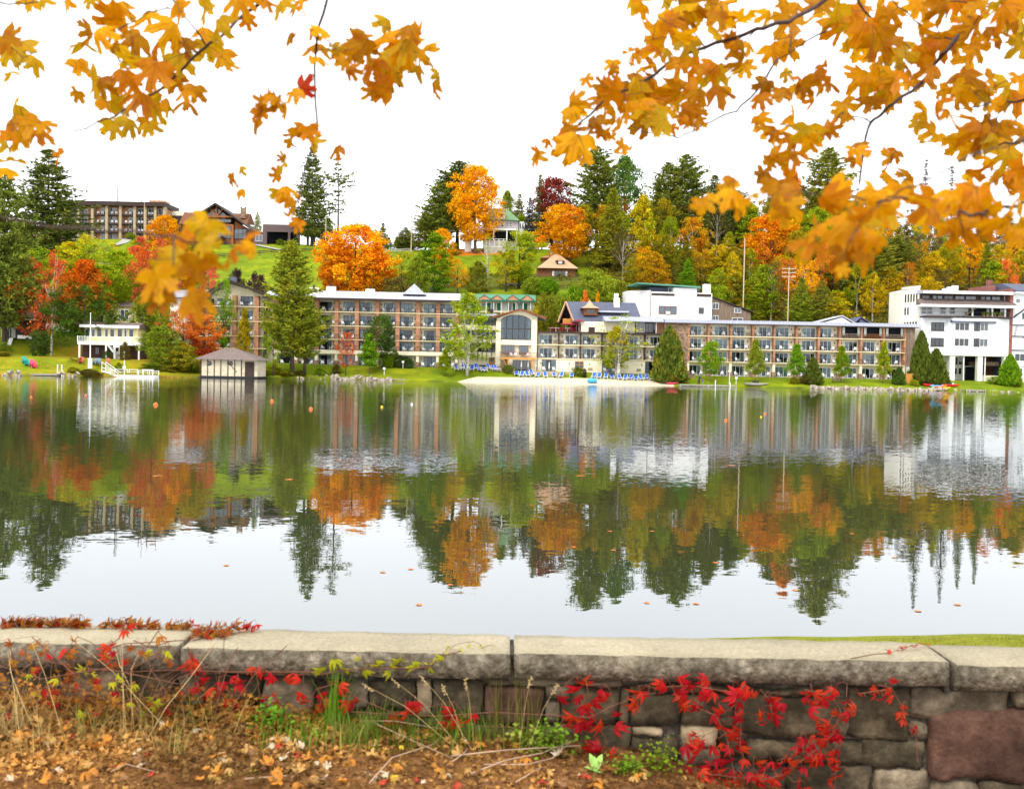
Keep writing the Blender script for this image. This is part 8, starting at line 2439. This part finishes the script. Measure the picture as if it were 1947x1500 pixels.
def creeper(label,leaves,cols,stems,size=.052,Y=4.24,top=False,name="creeper_vine",jitter=.03,dense=0):
    if dense: leaves = leaves + [(x + rc.uniform(-14,14),y + rc.uniform(-14,14)) for x,y in leaves if rc.random() < dense]
    e = empty(name,P(leaves[0][0],leaves[0][1],Y)); tag(e,label,"vine"); O = e.location.copy()
    mb = MB(); nodes = []
    for st in stems:
        pts = []
        for i in range(len(st) - 1):
            for k in range(4):
                t = k / 4; pts.append(P(st[i][0] + (st[i + 1][0] - st[i][0]) * t,st[i][1] + (st[i + 1][1] - st[i][1]) * t,Y + rc.uniform(-.012,.012)))
        pts.append(P(st[-1][0],st[-1][1],Y)); mb.tube([p - O for p in pts],.0022,5); nodes += pts
    pl = []
    for (px,py) in leaves:
        yy = Y + rc.uniform(-jitter,jitter)
        if top:
            # lies on the coping: meet the top plane
            d = ray(px,py); t = (1.765 - CAMZ) / d.z; c = Vector((0,0,CAMZ)) + d * t
            if c.y > 4.58: c.x *= 4.56 / c.y; c.y = 4.56
            if c.y > 4.5: c.z += rc.uniform(0,.02)
            c.z = max(c.z,1.768)
        else: c = P(px,py,yy)
        phi = rc.gauss(0,.8); Mx = dirs(phi,rc.gauss(.1,.5) - (.9 if top else 0),rc.gauss(0,.5)); s = size * rc.uniform(.7,1.25)
        pl.append((c - Mx @ Vector((0,.35 * s,0)),Mx,s))
    for b_,Mx,s in pl:
        at = b_ + Mx @ Vector((.03 * s,-.5 * s,0))
        if nodes:
            n_ = min(nodes,key=lambda q: (q - at).length)
            if (n_ - at).length < .25: mb.tube([n_ - O,n_.lerp(at,.5) + Vector((0,0,.006)) - O,at - O],.0013,4,cap=False)
        nodes.append(at)
    mb.build("stem",M['vine_stem'],e)
    for b_,Mx,s in pl:
        o = mesh_obj("leaf",CM_[rc.randrange(6)],e); o.matrix_local = Matrix.Translation(b_ - O) @ Mx.to_4x4() @ Matrix.Scale(s,4)
        a,c = rc.choice(cols); j = rc.uniform(.8,1.15); o['leaf_a'] = [v * j for v in a]; o['leaf_b'] = [v * j for v in c]
    return e

M['straw'] = mat("straw",(190,164,112),.85,amt=.15,scale=30)
M['vine_stem'] = mat("reddish_vine_stem",(112,72,52),.8,amt=.25,scale=30)
RV = c3_([(60,370),(15,420),(165,340),(220,350),(250,380),(265,430),(320,430),(350,390),(290,330),(250,300),(375,310),(410,370),(385,350),(420,480),(440,455),(500,360),(540,360),(530,420),(560,340),(610,370),(330,600),(280,640),(340,650),(310,570),(450,540),(480,640),(530,490),(540,600),(500,570),(450,620),(490,700),(560,700),(300,700),(380,730),(430,700),(500,760),(540,790),(240,790),(290,760),(350,780),(400,800),(460,810),(620,790),(660,740),(560,640),(520,540),(400,640),(430,760)])
RV2 = c3_([(680,400),(720,390),(750,420),(650,480),(680,500),(710,485),(640,710),(700,710),(740,780),(760,690),(780,760),(820,710),(830,640),(850,600),(900,630),(940,600),(930,490),(940,540),(960,560),(980,590),(1010,460),(1020,560),(1030,580),(1050,490),(1080,470),(1060,410),(880,360),(920,370),(900,420),(960,410),(1000,380),(870,680),(930,680),(950,690),(860,740),(1000,660),(1000,700),(1000,740),(1000,790),(1045,770),(980,800),(840,810),(730,720),(590,770),(640,800),(700,800),(780,700),(900,580),(820,660),(760,740),(880,640)])
RV3 = c3_([(1135,370),(1200,340),(1210,380),(1250,390),(1290,390),(1275,350),(1300,300),(1350,430),(1340,470),(1350,500),(1410,540)])
S3 = lambda L: c3_(L)
creeper("dense red creeper trailing down the wall, left half of the right-hand mass",RV,RED,[S3([(100,330),(300,320),(480,350),(560,360)]),S3([(290,320),(330,430),(420,470),(470,560),(500,700),(520,800)]),S3([(540,350),(545,500),(540,620),(560,700)]),S3([(240,790),(400,760),(560,780)])],.054,dense=.35)
creeper("dense red creeper falling from the coping, right half of the right-hand mass",RV2,RED,[S3([(640,340),(690,400),(700,490)]),S3([(860,340),(1000,380),(1040,450),(1000,560),(940,620),(860,680),(760,760),(600,800)]),S3([(1010,600),(1015,700),(1010,830)]),S3([(1070,310),(1065,400),(1050,480)]),S3([(990,310),(990,390)])],.050,dense=.35)
creeper("sparse short red creeper strand at the far right of the wall",RV3,RED,[S3([(1230,320),(1290,330),(1340,420),(1360,500),(1410,540),(1420,700)]),S3([(1130,360),(1200,350),(1260,340)])],.038)
creeper("tiny red creeper tip lying on the coping beside the joint",c3_([(1340,140),(1320,150),(1390,130),(1440,120),(1475,125),(1280,158),(1360,136),(1410,134)]),RED,[S3([(800,290),(950,290),(1070,190),(1200,165),(1280,160)])],.020,4.33,top=True)
creeper("red creeper spray with long hanging leaflets at the wall's centre right",c2_([(1535,450),(1475,490),(1400,540),(1410,560),(1500,540),(1550,580),(1600,560),(1620,500),(1530,600),(1500,700),(1440,690),(1550,690),(1620,700),(1580,640),(1720,630),(1725,700),(1820,570),(1885,510),(1560,820),(1600,800),(1640,540),(1520,660),(1450,650),(1650,520),(1590,840),(1690,860),(1455,900)]),RED,[c2_([(1540,430),(1560,540),(1580,640),(1640,740)]),c2_([(1430,630),(1560,640),(1700,570),(1860,510),(1940,500)]),c2_([(1000,690),(1240,700),(1400,730),(1500,780)]),c2_([(180,605),(400,620),(700,632),(1000,610),(1430,630)])],.060)
creeper("red creeper leaves around the grass tuft left of centre",c2_([(90,450),(40,520),(170,490),(200,570),(90,590),(120,640),(20,610),(230,545),(10,580),(540,600),(570,570),(575,620),(440,640),(520,600),(760,610),(740,690),(800,680),(860,670),(150,480),(60,560),(130,610),(510,720),(650,730)]),RED,[c2_([(0,480),(100,450),(220,520),(430,610),(600,600)])],.048,dense=.5)
creeper("yellow-green creeper strand along the front of the second coping slab",c2_([(40,370),(15,380),(110,320),(90,335),(240,310),(170,375),(290,390),(350,335),(330,350),(420,390),(430,355),(460,325),(490,318),(550,360),(530,390),(570,340),(650,370),(650,340),(690,320),(710,305),(740,262)]),YEL,[c2_([(0,400),(170,370),(330,360),(460,360),(560,360),(650,350),(720,290),(830,262)])],.044,4.27)
creeper("yellow creeper tip lying on the coping top",c2_([(755,255),(825,262),(780,250),(875,238),(940,240),(960,245),(1020,242)]),YEL,[],.020,4.33,top=True)
creeper("scattered red creeper over the left coping and upper wall",c1_([(1090,400),(1130,430),(1160,490),(1120,560),(1180,590),(1230,560),(1260,520),(1140,640),(1020,570),(1350,490),(1320,480),(1380,500),(1430,430),(1490,460),(1540,480),(1310,620),(1350,640),(1370,650),(1500,610),(1540,590),(1570,630),(1640,490),(1690,480),(1710,580),(960,650),(1130,690),(1160,850),(1370,820),(1470,870),(1110,380),(1190,560),(1100,540),(1060,410)]),RED,[c1_([(1070,300),(1100,420),(1130,520),(1140,620)]),c1_([(700,440),(1000,430),(1300,440),(1500,440),(1800,440)]),c1_([(1060,440),(1045,600),(1020,850)])],.046,dense=.5)
creeper("darker red creeper tangled in the dry weeds at the left end of the wall",c1_([(740,190),(600,310),(650,400),(430,520),(610,380),(200,440),(350,330),(400,460),(480,600),(580,670),(640,650),(540,490),(180,300),(310,500),(560,690),(300,560),(390,340),(720,380)]),RED[1:] + ORG,[c1_([(0,360),(200,370),(400,400),(700,280),(1050,260)]),c1_([(0,500),(300,600),(600,300),(680,250)]),c1_([(900,350),(700,440),(500,420)]),c1_([(740,370),(760,460),(690,440)]),c1_([(1000,260),(850,300),(760,260)])],.040,dense=.8)
creeper("yellow-green creeper leaves among weeds on the left",c1_([(460,430),(480,445),(530,460),(640,510),(690,500),(760,520),(760,545),(870,620),(880,650),(900,610),(860,600),(1210,780),(700,545)]),YEL,[c1_([(440,420),(560,470),(700,500),(890,640)])],.034,4.15)
OM = [(x + rc.uniform(-3,3),y + 15 + rc.uniform(-5,7)) for x,y in [(5 + i * 3.6,1164 + i * .06) for i in range(46)] + [(5 + i * 4,1172) for i in range(38)] + [(190 + i * 4,1168 + i * .1) for i in range(28)] + [(322 + i * 4,1174) for i in range(12)] + [(372 + i * 3.2,1186 - i * .15) for i in range(26)] + [(372 + i * 4,1192) for i in range(16)]]
creeper("mat of orange-brown creeper leaves lying along the left coping top",OM,ORG + ORG + RED[:1],[],.046,4.55,top=True)
creeper("pinkish red creeper leaves at the end of the orange mat",[(462,1188),(470,1184),(478,1180),(486,1184),(476,1192),(466,1180),(490,1178),(474,1186)],RED,[c1_([(1170,270),(1300,235),(1400,210)])],.038,4.5,top=True)

OL = [(rc.uniform(-20,330),rc.uniform(1215,1400)) for _ in range(85)]
creeper("orange and rust creeper leaves mixed through the weeds at the far left",OL,ORG + RED[2:3] + YEL[:1],[[(-20,1260),(80,1290),(200,1270),(340,1300)],[(-20,1330),(120,1300),(260,1350),(330,1380)],[(60,1210),(140,1280),(180,1380)],[(300,1200),(240,1290),(200,1400)],[(20,1230),(40,1330),(90,1410)]],.034,4.12,jitter=.10)
# ------------------------------------------------------------------ weeds, litter, twigs in front of the wall
rs = np.random.RandomState(15)
def gpt(px,py):
    """ground point seen at picture position"""
    d = ray(px,py); z = 1.35
    for _ in range(6):
        t = (z - CAMZ) / d.z; z = near_z(d.x * t,min(4.3,d.y * t))
    t = (z - CAMZ) / d.z
    return Vector((d.x * t,d.y * t,z))
def scatter(n,x0,x1,y0,y1,seed):
    r = np.random.RandomState(seed); out = []
    while len(out) < n:
        p = gpt(r.uniform(x0,x1),r.uniform(y0,y1))
        if p.y < 4.28: out.append((p.x,p.y,p.z))
    return np.array(out)
def tufts(C,per,spread,rs):
    n = len(C); c = np.repeat(C,per,0) + np.concatenate([rs.normal(size=(n * per,2)) * spread,np.zeros((n * per,1))],1); return c
C = tufts(scatter(36,-20,420,1350,1440,1),11,.06,rs); V,F = blades(C,.13,.0038,rs,'blade',1.5)
stuff("dry_weeds",V,F,(.34,.24,.09),(.18,.23,.03),.5,"tangle of straw-coloured and green grass against the left of the wall",cat="weeds")
C = tufts(scatter(26,590,1120,1385,1430,2),26,.05,rs); V,F = blades(C,.12,.004,rs,'blade',.9)
stuff("green_weeds",V,F,(.12,.19,.02),(.32,.26,.08),.45,"green and straw weeds along the foot of the wall, centre",cat="weeds")
C = tufts(np.array([tuple(gpt(x,y)) for x,y in ((985,1400),(960,1405),(935,1400),(1010,1405))]),14,.02,rs); V,F = blades(C,.30,.004,rs,'blade',.35)
stuff("tall_grass_tuft",V,F,(.24,.22,.05),(.34,.27,.12),.45,"tall thin grass tuft standing before the coping joint",cat="grass")
C = tufts(np.array([tuple(gpt(x,y)) for x,y in ((640,1385),(632,1390),(648,1388))]),16,.02,rs); V,F = blades(C,.24,.009,rs,'blade',.6)
stuff("broad_grass_clump",V,F,(.14,.26,.02),(.24,.32,.03),.4,"broad-bladed green grass clump below the yellow creeper",cat="grass")
C = tufts(scatter(30,480,700,1370,1420,4),14,.035,rs); V,F = blades(C,.07,.006,rs,'blade',.9)
stuff("low_green_weeds",V,F,(.12,.24,.02),(.20,.26,.02),.5,"low green leafy weeds at the wall foot, left of centre",cat="weeds")
def leafy(name,px,py,n,r,h,size,a,b_,label,seed):
    r_ = np.random.RandomState(seed); g = gpt(px,py)
    C = r_.normal(size=(n,3)) * np.array([r,r * .6,h * .4]) + np.array([g.x,min(g.y,4.2),g.z + h * .5]); C[:,2] = np.maximum(C[:,2],g.z)
    V,F = quads(C,size,r_,1.2); o = stuff(name,V,F,a,b_,.5,label,cat="plant"); return o
leafy("leafy_weed",1235,1420,260,.04,.10,.016,(.14,.26,.02),(.2,.28,.02),"feathery bright green weed at the wall foot, right of centre",1)
leafy("leafy_weed",1195,1468,260,.045,.05,.016,(.10,.24,.02),(.16,.26,.02),"low bright green weed right of the pale rosette plant",2)
leafy("leafy_weed",1040,1405,240,.06,.10,.02,(.15,.26,.02),(.22,.3,.03),"green clover-like weed before the centre of the wall",3)
leafy("leafy_weed",1000,1400,240,.05,.08,.02,(.14,.24,.02),(.3,.3,.05),"yellowish green weed left of the clover-like one",4)
leafy("leafy_weed",510,1385,160,.05,.10,.022,(.12,.28,.02),(.16,.3,.02),"small bright green weed near the wall, left of centre",5)
leafy("leafy_weed",1560,1500,120,.04,.05,.02,(.07,.14,.02),(.12,.2,.02),"dark green weed low against the wall under the red creeper",6)
# pale rosette plant
g = gpt(1132,1470); e = empty("rosette_plant",g); tag(e,"rosette plant with large pale green oval leaves among the litter","plant")
M['pale_leaf'] = mat("pale_green_leaf",(150,190,96),.6,amt=.12,scale=20)
for i,(a,t,L) in enumerate(((-.7,1.15,.075),(.75,1.05,.075),(.1,.7,.05),(-1.2,.35,.05),(1.1,.3,.045),(-.25,1.3,.06),(2.6,.3,.05))):
    mb = MB(); k = 6
    for j in range(k + 1):
        u = j / k; w = math.sin(math.pi * min(1,u * .92 + .06)) ** .8 * .24 * L; zz = -.1 * L * u * u
        mb.v += [(-w,u * L,zz + .012 * (w / L)),(0,u * L,zz - .002),(w,u * L,zz + .012 * (w / L))]
        if j: n = len(mb.v); mb.f += [(n - 6,n - 5,n - 2,n - 3),(n - 5,n - 4,n - 1,n - 2)]
    o = mb.build("leaf",M['pale_leaf'],e,True); o.rotation_euler = (t,0,-a); o.location = (0,0,.008)
# yellow ferny spray lying at the bottom left, on the ground
for (pa,pb_,n,lab) in (((395,1492),(520,1466),26,"bright yellow feathery sprig lying on the litter, bottom left"),((690,1428),(745,1440),12,"small yellow-green sprig on the litter near the centre")):
    a,b_ = gpt(*pa),gpt(*pb_); e = empty("yellow_sprig",a); tag(e,lab,"sprig")
    mb = MB(); mb.tube([(0,0,.01),tuple((b_ - a) * .5 + Vector((0,0,.02))),tuple(b_ - a + Vector((0,0,.012)))],.0015,4); mb.build("stem",M['vine_stem'],e)
    for i in range(n):
        t = i / n; s = 1 if i % 2 else -1; c = (b_ - a) * t; d = Vector(((b_ - a).normalized().x * .5,0,0)) + Vector((0,-s * .8,.35)); d = d.normalized() * .018
        o = MB().poly([tuple(c + Vector((0,0,.014))),tuple(c + d * .5 + Vector((.005,0,.014))),tuple(c + d + Vector((0,0,.014))),tuple(c + d * .5 + Vector((-.004,0,.016)))]).build("leaflet",M['maple_leaf'],e)
        o['leaf_a'] = [.50,.46,.02]; o['leaf_b'] = [.42,.40,.02]
STAR = [(0,1),(.25,.45),(.8,.6),(.5,.1),(.75,-.35),(.2,-.3),(0,-.5),(-.2,-.3),(-.75,-.35),(-.5,.1),(-.8,.6),(-.25,.45)]
def flatleaves(C,size,r):
    V = []; F = []; k = len(STAR)
    for c in C:
        a = r.uniform(0,6.283); q = Matrix.Rotation(a,3,'Z') @ Matrix.Rotation(r.normal() * .6,3,'X') @ Matrix.Rotation(r.normal() * .6,3,'Y')
        s = size * .5 * r.uniform(.45,1.4); cu = r.uniform(-.9,.9); n = len(V); V.append(c)
        for x,y in STAR:
            w = q @ Vector((x * r.uniform(.6,1.1),y,cu * (x * x + .5 * y * y))) * s; V.append((c[0] + w.x,c[1] + w.y,c[2] + w.z))
        F += [(n,n + 1 + i,n + 1 + (i + 1) % k) for i in range(k)]
    return np.array(V),np.array(F)
# arching bare stems tangled at the left end
e = empty("bramble",gpt(150,1390)); tag(e,"tangle of arching reddish-brown bare stems over the left end of the wall","bramble"); O = e.location.copy(); rb2 = random.Random(3)
for i in range(17):
    x0 = rb2.uniform(-40,420); a = gpt(x0,rb2.uniform(1370,1420)); a.y = min(a.y,4.15); b_ = P(x0 + rb2.uniform(-190,190),rb2.uniform(1200,1300),rb2.uniform(4.1,4.4)); b_.z = max(b_.z,1.5 if b_.y < 4.28 else 1.775)
    c = b_ + Vector((rb2.uniform(-.25,.25),rb2.uniform(-.12,.0),-rb2.uniform(.02,.22))); m1 = a.lerp(b_,.55) + Vector((rb2.uniform(-.05,.05),-.05,.06))
    pts = [a.lerp(m1,.5) + Vector((0,-.02,.02)),m1,b_,b_.lerp(c,.5) + Vector((0,-.03,.01)),c]; w = rb2.uniform(.0009,.0019)
    MB().tube([a - O] + [q - O for q in pts],[w,w,w * .9,w * .8,w * .6,w * .4],5).build("stem",M['vine_stem'] if i % 5 else M['straw'],e,True)
# litter: needles, crumbs and small dead leaves as one mass
C = scatter(15000,-60,1560,1370,1540,8); r = np.random.RandomState(8); C[:,2] += r.uniform(.001,.014,len(C))
D = np.stack([r.normal(size=len(C)),r.normal(size=len(C)),r.normal(size=len(C)) * .22],1); D /= np.linalg.norm(D,axis=1)[:,None]
V,F = spikes(C,D,.035 * r.uniform(.5,1.5,len(C)),.0009,r)
stuff("pine_needle_litter",V,F,(.34,.15,.04),(.46,.24,.08),.5,"carpet of rust-brown pine needles on the ground before the wall",m='blade',cat="leaf litter")
C = np.concatenate([scatter(3000,-60,1400,1345,1540,9),scatter(2600,-60,640,1330,1470,10)]); C[:,2] += r.uniform(.002,.03,len(C))
V,F = flatleaves(C,.030,r); stuff("leaf_crumb_litter",V,F,(.24,.13,.045),(.48,.25,.07),.5,"small crumpled dead leaves heaped along the ground at left",m='blade',cat="leaf litter")
# bank of heaped litter against the left of the wall
r = np.random.RandomState(12); n = 3500
C = np.stack([r.uniform(-2.6,-.4,n),4.28 - np.abs(r.normal(size=n)) * .16,np.zeros(n)],1)
C[:,2] = [near_z(x,y) + max(0,.12 - (4.28 - y) * .5) * min(1,max(0,(-.3 - x))) * r.uniform(.2,1.1) for x,y,_ in C]
V,F = flatleaves(C,.032,r); stuff("heaped_litter",V,F,(.22,.11,.03),(.44,.20,.04),.5,"brown dead leaves heaped against the left part of the wall",m='blade',cat="leaf litter")
# single fallen leaves
DM = [leaf_mesh("fallen_leaf",s,M['dead_leaf'],f,d) for s,f,d in ((11,.8,.8),(12,-.6,-.6),(13,1.1,.3),(14,.5,-.9),(15,1.4,1.0))]
DC = [((.56,.34,.11),(.42,.22,.06),"tan"),((.56,.24,.04),(.48,.17,.03),"orange-brown"),((.62,.52,.36),(.45,.34,.2),"pale bleached"),((.26,.13,.06),(.2,.1,.05),"dark brown"),((.48,.06,.03),(.4,.05,.03),"red"),((.55,.42,.04),(.5,.3,.04),"yellow")]
r_ = random.Random(41)
for i in range(250):
    left = r_.random() < .62
    px = r_.uniform(-20,640) if left else r_.uniform(500,1400)
    py = r_.uniform(1355,1500) if left else r_.uniform(1410,1500)
    g = gpt(px,py)
    if g.y > 4.25: continue
    a,b_,w = r_.choices(DC,(6,6,2,4,1.2,.7))[0]
    o = mesh_obj("fallen_leaf",DM[r_.randrange(5)],None,g + Vector((0,0,.022)),(r_.gauss(0,.35),r_.gauss(0,.35),r_.uniform(0,6.28)))
    s = r_.uniform(.022,.05) * (1.1 if w in ("tan","orange-brown") else .9); o.scale = (s,s,s)
    o['leaf_a'] = list(a); o['leaf_b'] = list(b_)
    tag(o,f"{w} curled dead maple leaf in the litter, {'left foreground' if left else 'right foreground'}","leaf",f"{w} fallen leaves in the litter")
# pale sticks
for i,(pl,rr) in enumerate(((((858,1446),(960,1440),(1100,1425)),.004),(((895,1480),(960,1460),(1030,1440),(1085,1428)),.0045),(((850,1463),(880,1448),(890,1430)),.003),(((920,1462),(1000,1468),(1050,1450),(1085,1430)),.0035),(((980,1496),(1030,1472)),.003),(((700,1500),(745,1455),(820,1425),(835,1418)),.0035),(((710,1392),(780,1420),(860,1450)),.003),(((465,1490),(545,1490)),.003),(((20,1370),(90,1430),(95,1436)),.003),(((690,1385),(760,1372),(850,1390)),.002),(((210,1477),(240,1468),(300,1478)),.0025))):
    pts = [gpt(*q) for q in pl]
    pts = [p if p.y < 4.2 else Vector((p.x,4.2,near_z(p.x,4.2) + .04)) for p in pts]
    o = MB().tube([p + Vector((0,0,.02 + .012 * (j % 2))) - pts[0] for j,p in enumerate(pts)],[rr,rr * .8,rr * .6,rr * .5][:len(pts)],6).build("dry_stick",M['stick'] if 'stick' in M else M.setdefault('stick',mat("grey_dry_stick",(170,142,116),.85,amt=.2,scale=20)),None,True); o.location = pts[0]
    tag(o,f"pale dry stick on the litter, {ORD[i + 1]} of eleven","stick","dry sticks on the litter")
# seed-head stalks beside the wall
for i,(x0,y0,x1,y1) in enumerate(((880,1400,745,1290),(900,1400,800,1285),(890,1405,840,1300),(905,1400,885,1290),(985,1405,1010,1285),(1000,1400,1060,1300),(870,1410,690,1300),(235,1400,232,1205),(240,1400,228,1230),(40,1420,15,1240),(120,1400,60,1220),(330,1400,120,1200))):
    a = gpt(x0,y0); a.y = min(a.y,4.15); b_ = P(x1,y1,4.12 + .02 * (i % 3)); e = empty("seed_stalk",a); tag(e,f"thin straw-coloured {'seed stalk' if i < 7 else 'dry stem'} leaning {'left' if x1 < x0 else 'right'} against the wall, {ORD[i + 1]} of twelve","grass stalk","dry stalks by the wall")
    mid = (b_ - a) * .55 + Vector((0,0,.03)); MB().tube([(0,0,0),tuple(mid),tuple(b_ - a)],[.0011,.0009,.0006],4).build("stem",M['straw'],e)
    if i < 7:
        hb = MB(); d = (b_ - a).normalized()
        for k in range(14):
            t = k / 14; c = (b_ - a) - d * .05 * t; w = Vector((rc.uniform(-.012,.012),rc.uniform(-.006,.006),rc.uniform(-.008,.004)))
            hb.tube([tuple(c),tuple(c + w * .6),tuple(c + w)],[.0006,.0028,.0004],4,cap=False)
        hb.build("seed_head",M['straw'],e)
